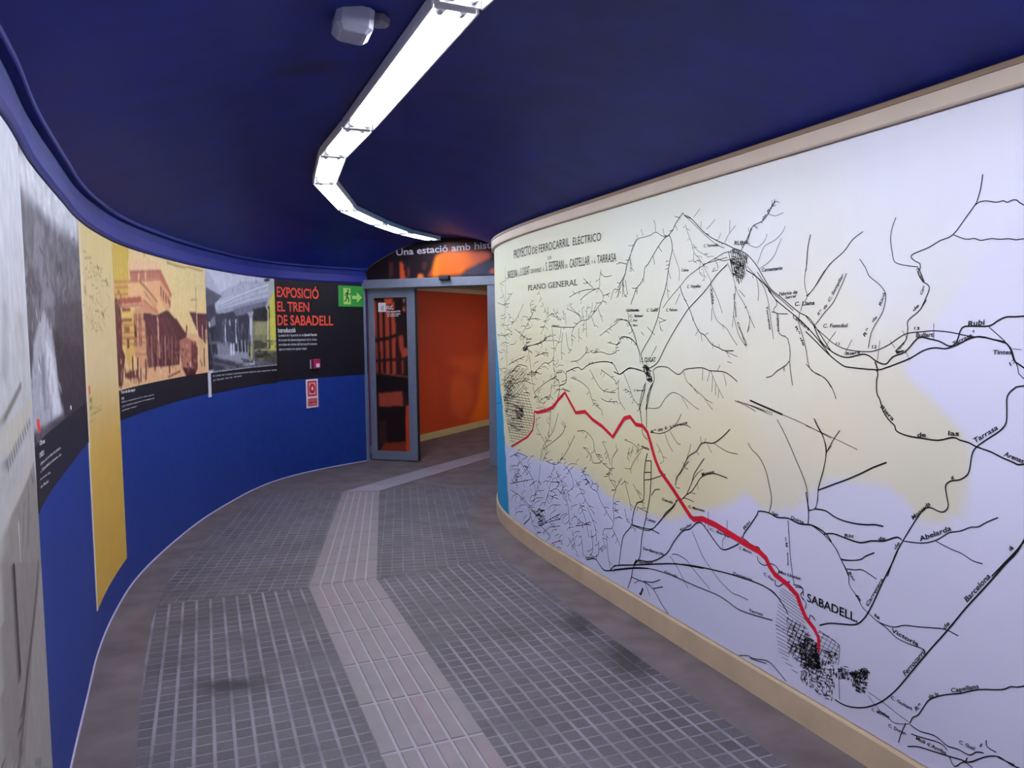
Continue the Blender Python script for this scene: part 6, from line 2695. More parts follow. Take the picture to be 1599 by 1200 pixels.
('l',(72,66,78),7.718139887595407,[(5113,1692),(5150,1685)]),
('l',(72,66,78),7.284320697481525,[(5076,1754),(5035,1715)]),
('b',1),
('n',9,40,30),
('n',7,20,16),
('p',(214,66,66),[(4665,1272),(4755,1264),(4760,1225),(4689,1229)]),
('p',(235,235,240),[(5583,1234),(5616,1231),(5618,1215),(5581,1219)])],
'strip':[
('g',((206,162,70),0.19),((210,168,82),0.9),((214,190,146),1.3),((212,190,146),1.7),((218,196,138),2.05)),
('p',(222,206,176),[(6195,2056),(6271,2066),(6234,964),(6188,970)]),
('b',2),
('l',(240,228,214),9,[(6195,195),(6195,1250)]),
('n',2,80,80),
('l',(170,146,98),1.4,[(6401,1833),(6392,1841),(6413,1853)]),
('l',(170,146,98),1.4,[(6330,1703),(6274,1720),(6321,1751)]),
('l',(170,146,98),1.4,[(6838,1863),(6793,1881),(6823,1914)]),
('l',(170,146,98),1.4,[(6337,1611),(6333,1597),(6273,1586)]),
('l',(170,146,98),1.4,[(6242,1608),(6139,1608),(6080,1630)]),
('l',(170,146,98),1.4,[(6654,1820),(6656,1808),(6620,1792)]),
('l',(170,146,98),1.4,[(6986,1824),(7027,1819),(7028,1799)]),
('l',(170,146,98),1.4,[(6340,1715),(6288,1726),(6309,1751)]),
('l',(170,146,98),1.4,[(6441,1812),(6363,1806),(6307,1820)]),
('l',(170,146,98),1.4,[(6601,1677),(6635,1683),(6677,1680)]),
('l',(170,146,98),1.4,[(6478,1699),(6390,1700),(6350,1726)]),
('l',(170,146,98),1.4,[(6669,1649),(6595,1635),(6508,1644)]),
('l',(170,146,98),1.4,[(6901,1788),(6932,1780),(6928,1763)]),
('l',(170,146,98),1.4,[(6510,1569),(6498,1549),(6417,1536)]),
('l',(170,146,98),1.4,[(6703,1548),(6760,1532),(6741,1501)]),
('l',(170,146,98),1.4,[(6566,1833),(6514,1847),(6539,1879)]),
('l',(170,146,98),1.4,[(6745,1864),(6796,1869),(6842,1860)]),
('l',(170,146,98),1.4,[(6718,1629),(6714,1612),(6656,1599)]),
('l',(170,146,98),1.4,[(6561,1834),(6630,1830),(6645,1805)]),
('l',(170,146,98),1.4,[(6551,1576),(6594,1571),(6601,1554)]),
('l',(170,146,98),1.4,[(6367,1550),(6400,1575),(6509,1589)]),
('l',(170,146,98),1.4,[(6686,1840),(6646,1831),(6598,1834)]),
('l',(170,146,98),1.4,[(6281,1668),(6272,1659),(6226,1653)]),
('l',(170,146,98),1.4,[(6613,1556),(6674,1561),(6726,1550)]),
('l',(170,146,98),1.4,[(6323,1605),(6375,1595),(6362,1573)]),
('l',(170,146,98),1.4,[(6288,1536),(6225,1541),(6199,1558)]),
('l',(170,146,98),1.4,[(6478,1680),(6536,1684),(6583,1672)]),
('l',(170,146,98),1.4,[(6434,1690),(6483,1699),(6544,1695)]),
('l',(170,146,98),1.4,[(6701,1560),(6657,1539),(6562,1533)]),
('l',(170,146,98),1.4,[(6699,1829),(6779,1825),(6804,1795)]),
('l',(170,146,98),1.4,[(6629,1722),(6685,1734),(6754,1727)]),
('l',(170,146,98),1.4,[(6665,1778),(6668,1792),(6709,1805)]),
('l',(170,146,98),1.4,[(6600,1614),(6574,1620),(6578,1634)]),
('l',(170,146,98),1.4,[(6411,1631),(6408,1641),(6446,1651)]),
('l',(170,146,98),1.4,[(7030,1854),(7044,1845),(7025,1831)]),
('l',(170,146,98),1.4,[(6596,1661),(6626,1671),(6670,1672)]),
('l',(170,146,98),1.4,[(6818,1850),(6781,1853),(6779,1870)]),
('l',(170,146,98),1.4,[(6587,1851),(6578,1860),(6614,1873)]),
('l',(170,146,98),1.4,[(6847,1770),(6789,1779),(6790,1806)]),
('l',(170,146,98),1.4,[(6607,1575),(6647,1582),(6694,1576)]),
('l',(170,146,98),1.4,[(6493,1573),(6524,1561),(6508,1542)]),
('l',(170,146,98),1.4,[(6541,1541),(6588,1525),(6570,1500)]),
('l',(170,146,98),1.4,[(6806,1629),(6896,1631),(6955,1604)]),
('l',(170,146,98),1.4,[(6478,1581),(6453,1594),(6482,1613)]),
('l',(170,146,98),1.4,[(6867,1649),(6823,1628),(6728,1623)]),
('l',(166,142,96),1.6,[(6331,1915),(6547,1906)]),
('l',(166,142,96),1.6,[(6327,1901),(6554,1891)]),
('l',(166,142,96),1.6,[(6334,1887),(6550,1875)]),
('l',(166,142,96),1.6,[(6306,1171),(6626,1121)]),
('l',(166,142,96),1.6,[(6300,1152),(6632,1147)]),
('l',(166,142,96),1.6,[(6292,1128),(6626,1121)]),
('l',(166,142,96),1.6,[(6267,1096),(6473,1100)]),
('l',(166,142,96),1.6,[(6258,1068),(6403,1072)]),
('l',(166,142,96),1.6,[(6332,1824),(6341,1757),(6294,1706),(6365,1641),(6464,1573),(6567,1533)]),
('l',(166,142,96),1.6,[(6351,1786),(6587,1812),(6812,1848)]),
('l',(166,142,96),1.6,[(6598,1854),(6710,1873),(6748,1812),(6937,1801),(7014,1783)]),
('l',(166,142,96),1.6,[(6520,1767),(6732,1747),(6771,1684),(6810,1620),(6816,1533)]),
('l',(166,142,96),1.6,[(6387,1710),(6612,1699),(6765,1662)]),
('l',(166,142,96),1.6,[(6595,1636),(6785,1630),(6932,1667)]),
('l',(166,142,96),1.6,[(6429,1652),(6528,1594),(6461,1563)]),
('l',(166,142,96),1.6,[(6749,1597),(6849,1555)]),
('l',(166,142,96),1.6,[(6634,1575),(6732,1533)]),
('l',(166,142,96),1.6,[(6562,1718),(6522,1675)]),
('l',(166,142,96),1.6,[(6896,1744),(6998,1714)]),
('l',(166,142,96),1.6,[(6308,1841),(6479,1825),(6520,1767)]),
('l',(96,78,54),8,[(6914,1816),(6961,1786)]),
('l',(96,78,54),8,[(6769,1632),(6806,1607)]),
('l',(96,78,54),8,[(6313,1745),(6339,1713)]),
('l',(96,78,54),8,[(6699,1872),(6728,1861)]),
('p',(210,80,40),[(6262,1272),(6313,1269),(6312,1227),(6268,1231)]),
('l',(130,140,70),14,[(6284,1202),(6347,1195)]),
('l',(130,140,70),10,[(6284,1163),(6322,1160)])],
'sepia':[
('g',((222,182,132),1.0),((226,196,142),1.6),((224,202,150),2.05)),
('p',(204,172,78),[(7024,2035),(7510,2056),(7474,1838),(7107,1813),(7087,1722),(6948,1707)]),
('p',(228,198,150),[(7506,2034),(8176,2041),(8147,1961),(7485,1901)]),
('p',(230,190,150),[(7477,1964),(8100,2019),(8170,1999),(8147,1961),(7485,1901)]),
('p',(186,116,98),[(7503,1905),(8128,1960),(8156,1896),(7719,1858),(7511,1843)]),
('p',(222,168,128),[(7792,1873),(8139,1901),(8378,1798),(8333,1679),(8056,1702),(7784,1817)]),
('p',(180,104,82),[(8119,1959),(8165,1962),(8387,1799),(8355,1773),(8311,1795),(8138,1895)]),
('p',(214,158,120),[(8138,1895),(8331,1802),(8344,1685),(8128,1692)]),
('l',(88,40,38),10,[(8154,1839),(8148,1782)]),
('l',(88,40,38),10,[(8206,1809),(8200,1754)]),
('l',(88,40,38),10,[(8257,1787),(8252,1738)]),
('l',(88,40,38),10,[(8304,1770),(8301,1734)]),
('l',(88,40,38),10,[(8338,1747),(8336,1716)]),
('l',(236,200,160),14,[(7694,1927),(7686,1823)]),
('l',(236,200,160),14,[(7837,1938),(7829,1831)]),
('p',(228,182,132),[(7107,1813),(7710,1853),(8171,1729),(8201,1682),(8067,1649),(7774,1750),(7722,1759),(7108,1718)]),
('p',(212,170,84),[(7106,1812),(7455,1836),(7440,1742),(7108,1721)]),
('l',(150,88,70),9,[(7709,1852),(7854,1809),(8060,1732)]),
('l',(176,116,84),6,[(7107,1813),(7710,1853)]),
('p',(166,84,70),[(7096,1715),(7722,1756),(7741,1704),(7141,1673)]),
('p',(214,150,120),[(7208,1690),(7734,1720),(7740,1698),(7225,1673)]),
('p',(206,140,108),[(7748,1749),(7773,1744),(8088,1667),(8049,1649),(7734,1659)]),
('p',(74,40,46),[(7751,1651),(8048,1643),(8258,1680),(8313,1672),(8680,1510),(8726,1416),(7764,1436)]),
('p',(84,46,50),[(7755,1615),(8460,1625),(8679,1503),(8534,1446),(8490,1255),(7775,1267)]),
('p',(122,74,70),[(7744,1604),(7789,1605),(7818,1435),(7746,1437)]),
('l',(124,76,70),16,[(7826,1492),(7812,1270)]),
('l',(150,100,86),16,[(7899,1491),(7885,1271)]),
('l',(106,62,60),16,[(7953,1490),(7941,1272)]),
('l',(146,98,88),16,[(8027,1490),(8015,1273)]),
('l',(122,74,70),16,[(8119,1489),(8108,1275)]),
('l',(152,104,92),16,[(8194,1488),(8184,1276)]),
('l',(112,68,64),16,[(8269,1487),(8260,1277)]),
('l',(136,90,82),16,[(8346,1487),(8337,1278)]),
('l',(108,64,62),16,[(8423,1486),(8415,1280)]),
('l',(224,184,150),10,[(8045,1625),(8055,1430)]),
('l',(222,180,150),10,[(8061,1608),(8053,1347)]),
('p',(210,166,92),[(7282,1654),(7546,1661),(7529,1441),(7262,1446)]),
('p',(212,170,96),[(7281,1598),(7555,1602),(7537,1376),(7394,1307),(7329,1378)]),
('p',(228,190,110),[(7291,1649),(7527,1655),(7518,1601),(7291,1598)]),
('l',(110,62,46),8,[(7281,1596),(7500,1604)]),
('l',(110,62,46),10,[(7302,1660),(7474,1665)]),
('p',(140,92,62),[(7313,1558),(7446,1558),(7441,1527),(7327,1527)]),
('p',(66,36,32),[(7373,1483),(7421,1484),(7415,1430),(7373,1429)]),
('p',(98,54,50),[(7107,1713),(7211,1707),(7262,1659),(7261,1547),(7262,1446),(7082,1449)]),
('p',(90,46,44),[(7103,1596),(7271,1598),(7259,1431),(7319,1378),(7278,1313),(7215,1204),(7107,1207),(7094,1301)]),
('p',(204,148,112),[(7566,1672),(7739,1693),(7746,1437),(7529,1441)]),
('p',(206,152,114),[(7555,1602),(7771,1604),(7789,1357),(7812,1265),(7634,1296),(7536,1371)]),
('l',(96,50,44),8,[(7560,1634),(7544,1441)]),
('l',(96,50,44),8,[(7596,1635),(7580,1440)]),
('l',(96,50,44),8,[(7659,1636),(7644,1439)]),
('l',(96,50,44),8,[(7695,1637),(7680,1438)]),
('l',(70,34,32),20,[(7564,1548),(7576,1505)]),
('p',(222,170,130),[(7085,1208),(7378,1214),(7743,1291),(8260,1278),(8611,1282),(9114,1281),(9103,1178),(7105,1199)]),
('p',(84,46,54),[(8768,1679),(9155,1669),(9127,1408),(9020,1452),(8933,1529)]),
('p',(88,48,54),[(8857,1617),(9141,1620),(9127,1408),(8983,1466)]),
('l',(230,190,160),9,[(8930,1672),(8940,1508)]),
('l',(225,185,160),9,[(9042,1570),(9048,1458)]),
('l',(160,130,96),5,[(8935,1877),(8922,1679)]),
('l',(160,130,96),5,[(8818,1774),(8943,1782)]),
('p',(214,172,128),[(8680,1510),(8912,1508),(9057,1451),(9109,1408),(8668,1418)]),
('p',(214,172,128),[(8964,1460),(9129,1422),(9111,1252),(8941,1260)]),
('p',(164,104,90),[(8516,1459),(8676,1483),(8866,1447),(8928,1398),(8918,1234),(8835,1183),(8639,1188),(8548,1252),(8523,1356)]),
('p',(112,60,60),[(8788,1442),(8928,1398),(8918,1234),(8835,1183),(8698,1185),(8769,1281)]),
('p',(70,34,38),[(8568,1251),(8841,1237),(8854,1182),(8638,1185)]),
('l',(120,60,56),16,[(8696,1562),(8680,1510)]),
('l',(224,186,160),9,[(8936,1391),(8918,1234)]),
('l',(224,186,160),9,[(9122,1535),(9089,1225)]),
('l',(60,30,34),8,[(9068,1381),(9057,1241)]),
('p',(112,62,56),[(7311,1280),(7578,1288),(7588,1233),(7324,1243)]),
('l',(76,36,34),14,[(7204,1356),(7182,1206)]),
('l',(76,36,34),14,[(7479,1362),(7476,1298)]),
('l',(76,36,34),14,[(7588,1353),(7577,1233)]),
('l',(76,36,34),14,[(7642,1285),(7638,1213)]),
('l',(76,36,34),14,[(7758,1335),(7749,1223)]),
('l',(76,36,34),14,[(7955,1374),(7948,1269)]),
('l',(76,36,34),14,[(8266,1321),(8262,1235)]),
('l',(76,36,34),14,[(7410,1286),(7410,1243)]),
('l',(70,38,44),2.4779274369088387,[(8121,1341),(8123,1290)]),
('l',(150,104,92),4.511292361613707,[(7784,1327),(7790,1307)]),
('l',(70,38,44),4.210648332593754,[(8147,1383),(8153,1354)]),
('l',(150,104,92),3.9529777639111314,[(7904,1380),(7908,1337)]),
('l',(176,130,112),4.76027895532752,[(8227,1428),(8232,1396)]),
('l',(176,130,112),3.3045952301216306,[(7958,1461),(7962,1423)]),
('l',(150,104,92),4.353749938744492,[(8286,1401),(8287,1333)]),
('l',(70,38,44),2.442359307983346,[(8390,1373),(8397,1350)]),
('l',(70,38,44),2.516572835849905,[(7794,1332),(7792,1260)]),
('l',(176,130,112),3.5653310136769756,[(8397,1384),(8404,1363)]),
('l',(150,104,92),4.504441424126812,[(8317,1331),(8318,1270)]),
('l',(60,34,40),2.0608301457333544,[(8261,1316),(8260,1238)]),
('l',(70,38,44),4.089315906315097,[(8466,1431),(8471,1397)]),
('l',(60,34,40),2.6605744450298223,[(8135,1309),(8142,1290)]),
('l',(150,104,92),3.174333963528821,[(8079,1416),(8079,1348)]),
('l',(60,34,40),2.6510821014328263,[(7870,1403),(7873,1360)]),
('l',(70,38,44),2.8217254978949065,[(8091,1396),(8093,1344)]),
('l',(176,130,112),4.28821607139888,[(7918,1346),(7917,1273)]),
('l',(150,104,92),4.4718794523125345,[(8401,1326),(8400,1245)]),
('l',(150,104,92),4.197884683104303,[(8156,1320),(8161,1288)]),
('l',(70,38,44),2.5762423832975205,[(8174,1340),(8176,1286)]),
('l',(70,38,44),4.125688722854901,[(8358,1402),(8361,1354)]),
('l',(60,34,40),2.0206610458535827,[(8336,1356),(8341,1326)]),
('l',(70,38,44),4.102842469885255,[(8082,1452),(8085,1403)]),
('l',(70,38,44),3.4633301828150627,[(8337,1307),(8341,1263)]),
('l',(176,130,112),4.27094027144172,[(8454,1339),(8457,1286)]),
('l',(176,130,112),3.8240427889510245,[(8330,1387),(8333,1332)]),
('l',(150,104,92),4.93423813185385,[(7905,1395),(7911,1376)]),
('l',(70,38,44),4.329461191675867,[(8119,1451),(8122,1401)]),
('l',(176,130,112),2.2829359713427877,[(7842,1352),(7842,1290)]),
('l',(70,38,44),2.9286162695917994,[(8066,1413),(8066,1350)]),
('l',(70,38,44),4.293692662732962,[(7871,1377),(7870,1305)]),
('l',(150,104,92),3.539397132685891,[(8255,1454),(8258,1403)]),
('l',(176,130,112),3.848177808139841,[(8092,1444),(8094,1388)]),
('l',(176,130,112),4.494357580486588,[(8445,1375),(8447,1315)]),
('l',(150,104,92),2.28782738357185,[(7843,1404),(7846,1365)]),
('l',(176,130,112),4.612524201177427,[(8438,1451),(8441,1407)]),
('l',(150,104,92),2.984301687078731,[(7864,1414),(7864,1353)]),
('l',(70,38,44),3.784782831998457,[(8081,1312),(8080,1236)]),
('l',(176,130,112),3.5399652832790345,[(7995,1387),(8001,1364)]),
('l',(226,190,160),5.627363091597896,[(7438,1240),(7438,1205)]),
('l',(70,38,38),3.2533075940333074,[(7374,1277),(7375,1253)]),
('l',(226,190,160),5.413181601158178,[(7105,1266),(7104,1235)]),
('l',(120,74,62),3.165679412119258,[(7212,1284),(7215,1268)]),
('l',(54,28,30),6.689002009673148,[(7595,1229),(7597,1204)]),
('l',(70,38,38),3.1369134614915004,[(7296,1281),(7297,1253)]),
('l',(226,190,160),6.3668780167771,[(7205,1292),(7205,1259)]),
('l',(226,190,160),6.986957082735282,[(7663,1281),(7662,1237)]),
('l',(120,74,62),4.481958118690788,[(7149,1288),(7147,1250)]),
('l',(226,190,160),4.607840444352828,[(7714,1218),(7715,1188)]),
('l',(226,190,160),4.429214396414034,[(7282,1302),(7284,1283)]),
('l',(226,190,160),4.2618084327985795,[(7750,1290),(7752,1268)]),
('l',(226,190,160),3.4735520567407705,[(7191,1252),(7192,1227)]),
('l',(226,190,160),3.9747657087814425,[(7231,1301),(7231,1272)]),
('l',(54,28,30),6.11452637775272,[(7488,1265),(7489,1241)]),
('l',(70,38,38),6.3880443553375414,[(7327,1266),(7330,1253)]),
('l',(226,190,160),5.104230648424876,[(7235,1312),(7238,1298)]),
('l',(120,74,62),3.884111206773846,[(7240,1244),(7241,1216)]),
('l',(70,38,38),3.434635340699292,[(7110,1312),(7109,1277)]),
('l',(54,28,30),6.08883401737631,[(7166,1255),(7164,1213)]),
('l',(120,74,62),6.130589465415051,[(7486,1234),(7488,1211)]),
('l',(54,28,30),4.565196191532621,[(7211,1297),(7213,1276)]),
('l',(120,74,62),4.879391129301599,[(7728,1226),(7730,1203)]),
('l',(70,38,38),4.5332567592005875,[(7118,1268),(7118,1237)]),
('l',(120,74,62),3.0142412024020113,[(7295,1309),(7298,1291)]),
('l',(120,74,62),4.4725892913681715,[(7585,1228),(7583,1180)]),
('l',(54,28,30),5.369558809589385,[(7422,1244),(7423,1220)]),
('l',(70,38,38),6.420201594851683,[(7365,1286),(7364,1246)]),
('l',(54,28,30),5.3674782688773135,[(7302,1301),(7304,1281)]),
('l',(54,28,30),3.9136788617657317,[(7698,1249),(7701,1228)]),
('l',(120,74,62),6.366407654602064,[(7542,1256),(7545,1238)]),
('l',(226,190,160),3.8874275944092838,[(7607,1284),(7608,1255)]),
('l',(70,38,38),5.359258606009445,[(7308,1293),(7307,1253)]),
('l',(120,74,62),5.270475789163969,[(7532,1250),(7530,1203)]),
('l',(54,28,30),5.239058022654571,[(7755,1289),(7755,1253)]),
('l',(120,74,62),6.3526026448727055,[(7538,1277),(7537,1234)]),
('l',(60,32,34),6.230673378259919,[(7210,1619),(7224,1605)]),
('l',(60,32,34),8.566982258060996,[(7165,1724),(7180,1715)]),
('l',(150,104,90),4.807178440584923,[(7215,1682),(7229,1670)]),
('l',(128,80,72),5.558457825145396,[(7284,1739),(7298,1731)]),
('l',(128,80,72),8.030657481214542,[(7124,1498),(7138,1486)]),
('l',(128,80,72),6.425676285443657,[(7269,1744),(7283,1735)]),
('l',(128,80,72),8.693860953204496,[(7185,1444),(7201,1435)]),
('l',(150,104,90),4.221625648485309,[(7268,1592),(7281,1578)]),
('l',(150,104,90),4.876247896544781,[(7221,1622),(7235,1609)]),
('l',(60,32,34),8.627327784273689,[(7215,1464),(7228,1447)]),
('l',(60,32,34),6.830181032945214,[(7195,1452),(7209,1434)]),
('l',(60,32,34),6.084982040975548,[(7226,1644),(7239,1630)]),
('l',(128,80,72),6.40586116684811,[(7265,1694),(7279,1681)]),
('l',(60,32,34),5.618868325298664,[(7226,1664),(7239,1648)]),
('l',(128,80,72),7.2592987443591435,[(7291,1737),(7304,1723)]),
('l',(60,32,34),4.068597811704476,[(7194,1380),(7207,1364)]),
('l',(60,32,34),8.014557564513566,[(7240,1709),(7253,1692)]),
('l',(60,32,34),8.730429095007239,[(7110,1577),(7124,1561)]),
('l',(150,104,90),8.948121073375683,[(7125,1423),(7139,1409)]),
('l',(60,32,34),8.85232562436935,[(7235,1618),(7248,1604)]),
('l',(150,104,90),5.616131814163044,[(7162,1474),(7175,1456)]),
('l',(60,32,34),5.017507806060907,[(7238,1770),(7251,1756)]),
('l',(60,32,34),8.059503215156695,[(7090,1334),(7106,1323)]),
('l',(128,80,72),5.166676891171935,[(7199,1514),(7214,1501)]),
('l',(128,80,72),4.59749703076756,[(7135,1573),(7151,1564)]),
('l',(128,80,72),7.8255372364004785,[(7121,1424),(7134,1404)]),
('l',(128,80,72),4.587511119675795,[(7104,1518),(7118,1504)]),
('l',(60,32,34),4.505563335095295,[(7174,1706),(7188,1695)]),
('l',(60,32,34),5.586198781653836,[(7076,1353),(7090,1334)]),
('l',(128,80,72),5.915135271962284,[(7059,1369),(7076,1360)]),
('l',(128,80,72),7.686272914993474,[(7233,1533),(7245,1515)]),
('l',(128,80,72),4.693390589551822,[(7113,1631),(7127,1615)]),
('l',(150,104,90),8.329675149346071,[(7212,1607),(7227,1596)]),
('l',(60,32,34),6.267191427943924,[(7124,1336),(7139,1324)]),
('l',(128,80,72),6.602583198903987,[(7255,1556),(7270,1548)]),
('l',(150,104,90),5.190171191154755,[(7293,1726),(7305,1706)]),
('l',(150,104,90),7.362546327418956,[(7197,1534),(7211,1521)]),
('l',(150,104,90),4.147207603749861,[(7210,1680),(7225,1672)]),
('l',(150,104,90),6.341862407969612,[(7207,1768),(7221,1754)]),
('l',(128,80,72),5.047887475295712,[(7208,1359),(7222,1340)]),
('l',(150,94,84),7.740319084052903,[(8687,1430),(8700,1404)]),
('l',(206,160,140),9.682472722734817,[(8722,1349),(8735,1329)]),
('l',(150,94,84),5.751729950643475,[(8814,1250),(8828,1236)]),
('l',(150,94,84),7.145606956682327,[(8746,1289),(8760,1277)]),
('l',(150,94,84),8.919841642072976,[(8975,1289),(8989,1278)]),
('l',(70,36,40),7.413602065850991,[(8607,1235),(8620,1210)]),
('l',(70,36,40),9.185658119890398,[(8633,1377),(8646,1352)]),
('l',(90,48,50),7.577229152604026,[(8995,1269),(9008,1247)]),
('l',(70,36,40),6.857537006775829,[(8653,1331),(8666,1309)]),
('l',(206,160,140),7.580803797056275,[(8773,1250),(8786,1234)]),
('l',(150,94,84),5.902550770039523,[(8692,1230),(8705,1209)]),
('l',(70,36,40),9.402127714626344,[(8813,1231),(8828,1222)]),
('l',(150,94,84),9.439171980174903,[(8768,1272),(8781,1251)]),
('l',(190,140,124),6.849189818630538,[(8892,1420),(8905,1404)]),
('l',(190,140,124),6.742945617322428,[(8626,1379),(8639,1364)]),
('l',(70,36,40),7.462011662401084,[(8682,1386),(8696,1375)]),
('l',(206,160,140),6.6404758476084025,[(8911,1436),(8925,1426)]),
('l',(70,36,40),5.447416056037092,[(8552,1340),(8566,1330)]),
('l',(190,140,124),7.366294160393381,[(8630,1275),(8643,1250)]),
('l',(70,36,40),9.652656527008894,[(8863,1343),(8877,1323)]),
('l',(190,140,124),5.529407427340439,[(8549,1291),(8562,1269)]),
('l',(150,94,84),6.643913786833473,[(8614,1334),(8628,1322)]),
('l',(70,36,40),9.713452549131606,[(8735,1293),(8748,1272)]),
('l',(90,48,50),8.504830692916723,[(8709,1243),(8723,1231)]),
('l',(70,36,40),6.437087308556118,[(8782,1312),(8795,1287)]),
('l',(190,140,124),5.692769758597017,[(8709,1309),(8722,1285)]),
('l',(70,36,40),8.589861514614288,[(8674,1280),(8688,1267)]),
('l',(70,36,40),8.287781268223426,[(8873,1439),(8886,1422)]),
('l',(90,48,50),8.98781907220024,[(8578,1392),(8593,1384)]),
('l',(206,160,140),9.889825792854781,[(8669,1427),(8682,1407)]),
('l',(206,160,140),5.183233971565627,[(8906,1328),(8919,1308)]),
('l',(150,94,84),6.286169295108287,[(8469,1382),(8482,1359)]),
('l',(190,140,124),7.94260069530753,[(8901,1296),(8914,1277)]),
('l',(190,140,124),9.521363777328597,[(8716,1423),(8730,1415)]),
('l',(190,140,124),8.819268124234128,[(8684,1313),(8698,1298)]),
('l',(90,48,50),6.077964116212863,[(8874,1416),(8887,1395)]),
('l',(150,94,84),7.596189856168976,[(8701,1449),(8715,1438)]),
('l',(190,140,124),7.9094483230668295,[(8633,1312),(8645,1287)]),
('l',(190,140,124),7.742012831739002,[(8602,1427),(8616,1408)]),
('l',(150,94,84),9.22065267338196,[(8701,1239),(8715,1231)]),
('l',(190,140,124),8.411635385199197,[(8849,1298),(8862,1283)]),
('l',(190,140,124),9.94322614218964,[(8892,1438),(8905,1419)]),
('l',(190,140,124),6.63242976438049,[(8599,1356),(8613,1342)]),
('l',(206,160,140),5.600575577073133,[(8740,1274),(8753,1252)]),
('l',(90,48,50),5.96549602862447,[(8876,1282),(8889,1258)]),
('l',(190,140,124),6.641116638729132,[(8653,1328),(8666,1308)]),
('l',(206,160,140),5.372454714950512,[(8515,1376),(8530,1368)]),
('l',(150,94,84),5.730438309649588,[(8473,1438),(8487,1427)]),
('l',(70,36,40),6.911015147064036,[(8828,1269),(8841,1250)]),
('l',(190,140,124),5.420046333405676,[(8686,1406),(8699,1386)]),
('l',(150,92,76),3,[(7143,1784),(7459,1803)]),
('l',(150,92,76),3,[(7135,1744),(7443,1760)]),
('l',(150,92,76),3,[(7781,1795),(8056,1702)]),
('l',(150,92,76),3,[(7813,1774),(8052,1672)]),
('l',(150,92,76),3,[(7512,1903),(8127,1951)]),
('l',(150,92,76),3,[(7511,1895),(7799,1918)]),
('l',(150,92,76),3,[(7719,1858),(8156,1893)]),
('l',(150,92,76),3,[(8184,1826),(8323,1747)]),
('l',(150,92,76),3,[(7146,1695),(7735,1726)]),
('l',(150,92,76),3,[(7225,1673),(7740,1698)]),
('l',(150,92,76),3,[(7773,1738),(8049,1655)]),
('l',(150,92,76),3,[(7277,1522),(7533,1524)]),
('l',(150,92,76),3,[(7270,1486),(7527,1485)]),
('l',(150,92,76),3,[(7265,1568),(7532,1572)]),
('l',(150,92,76),3,[(7555,1602),(7754,1610)]),
('l',(150,92,76),3,[(7546,1548),(7754,1551)]),
('l',(150,92,76),3,[(7538,1494),(7755,1493)]),
('l',(150,100,74),3,[(7275,1568),(7568,1570)]),
('l',(150,100,74),3,[(7272,1497),(7556,1494)]),
('l',(150,100,74),3,[(7264,1456),(7549,1451)]),
('l',(150,100,74),3,[(7563,1537),(7797,1537)]),
('l',(150,100,74),3,[(7551,1462),(7794,1458)]),
('l',(150,100,74),3,[(7539,1387),(7792,1379)]),
('l',(120,70,70),4,[(7793,1633),(8051,1442)]),
('l',(120,70,70),4,[(7865,1634),(8003,1443)]),
('l',(120,70,70),4,[(7937,1635),(8026,1443)]),
('l',(120,70,70),4,[(8010,1636),(8170,1440)]),
('l',(120,70,70),4,[(8084,1638),(8320,1437)]),
('l',(120,70,70),4,[(8158,1639),(8316,1437)]),
('l',(120,70,70),4,[(8233,1640),(8488,1434)]),
('l',(230,190,160),14,[(7210,1359),(7212,1344)]),
('l',(230,190,160),14,[(7522,1280),(7523,1264)]),
('l',(230,190,160),14,[(8068,1257),(8069,1239)]),
('l',(230,190,160),14,[(8749,1282),(8751,1262)]),
('l',(90,50,44),5,[(8230,1200),(8506,1228)]),
('l',(170,140,90),10,[(8304,2025),(8512,2018),(8723,2020)]),
('l',(176,146,96),8,[(8744,2028),(9100,2021)]),
('l',(150,112,80),8,[(7826,2044),(7829,2027)]),
('b',1),
('n',3,40,40),
('n',5,18,24)],
'platform':[
('g',((60,58,70),1.0),((140,140,160),1.5),((196,198,216),2.05)),
('p',(176,178,198),[(9176,2060),(9767,2055),(10579,2053),(10575,1985),(10007,1957),(9621,1857),(9494,1842),(9158,1892)]),
('p',(198,200,218),[(9176,2060),(10579,2053),(10539,2017),(10009,1988),(9471,1860)]),
('p',(84,84,100),[(9158,1892),(9506,1832),(9338,1759),(9355,1683),(9279,1653),(9147,1670)]),
('p',(56,56,72),[(9153,1726),(9314,1758),(9378,1674),(9579,1687),(10132,1751),(10119,1580),(10095,1282),(9319,1330),(9135,1447)]),
('p',(186,188,206),[(9351,1769),(10500,2015),(10510,1860),(9992,1779),(9355,1688)]),
('p',(212,214,230),[(9388,1770),(10489,1992),(10497,1965),(9410,1747)]),
('p',(150,152,172),[(9355,1688),(10491,1859),(10467,1814),(10179,1752),(9735,1721)]),
('p',(110,112,132),[(9735,1721),(10468,1820),(10444,1769),(10151,1698),(9806,1661)]),
('p',(44,42,48),[(10177,1730),(10465,1770),(10524,1760),(10516,1626),(10168,1613)]),
('p',(128,124,96),[(10169,1618),(10496,1625),(10494,1435),(10165,1430)]),
('p',(152,148,110),[(10213,1602),(10454,1609),(10457,1492),(10204,1483)]),
('p',(72,68,56),[(10165,1430),(10601,1433),(10587,1195),(10408,1226),(10187,1257)]),
('p',(168,160,110),[(10194,1349),(10596,1343),(10594,1320),(10191,1316)]),
('p',(200,194,84),[(10504,1826),(10611,1953),(10595,1331),(10498,1334)]),
('p',(176,176,180),[(10486,2036),(10602,2048),(10610,1942),(10508,1826),(10498,1982)]),
('l',(210,206,160),12,[(10444,1769),(10478,1725),(10449,1358)]),
('l',(150,144,110),10,[(10357,1421),(10599,1411)]),
('l',(198,198,214),20,[(9560,1618),(9549,1431)]),
('l',(198,198,214),20,[(9802,1620),(9791,1426)]),
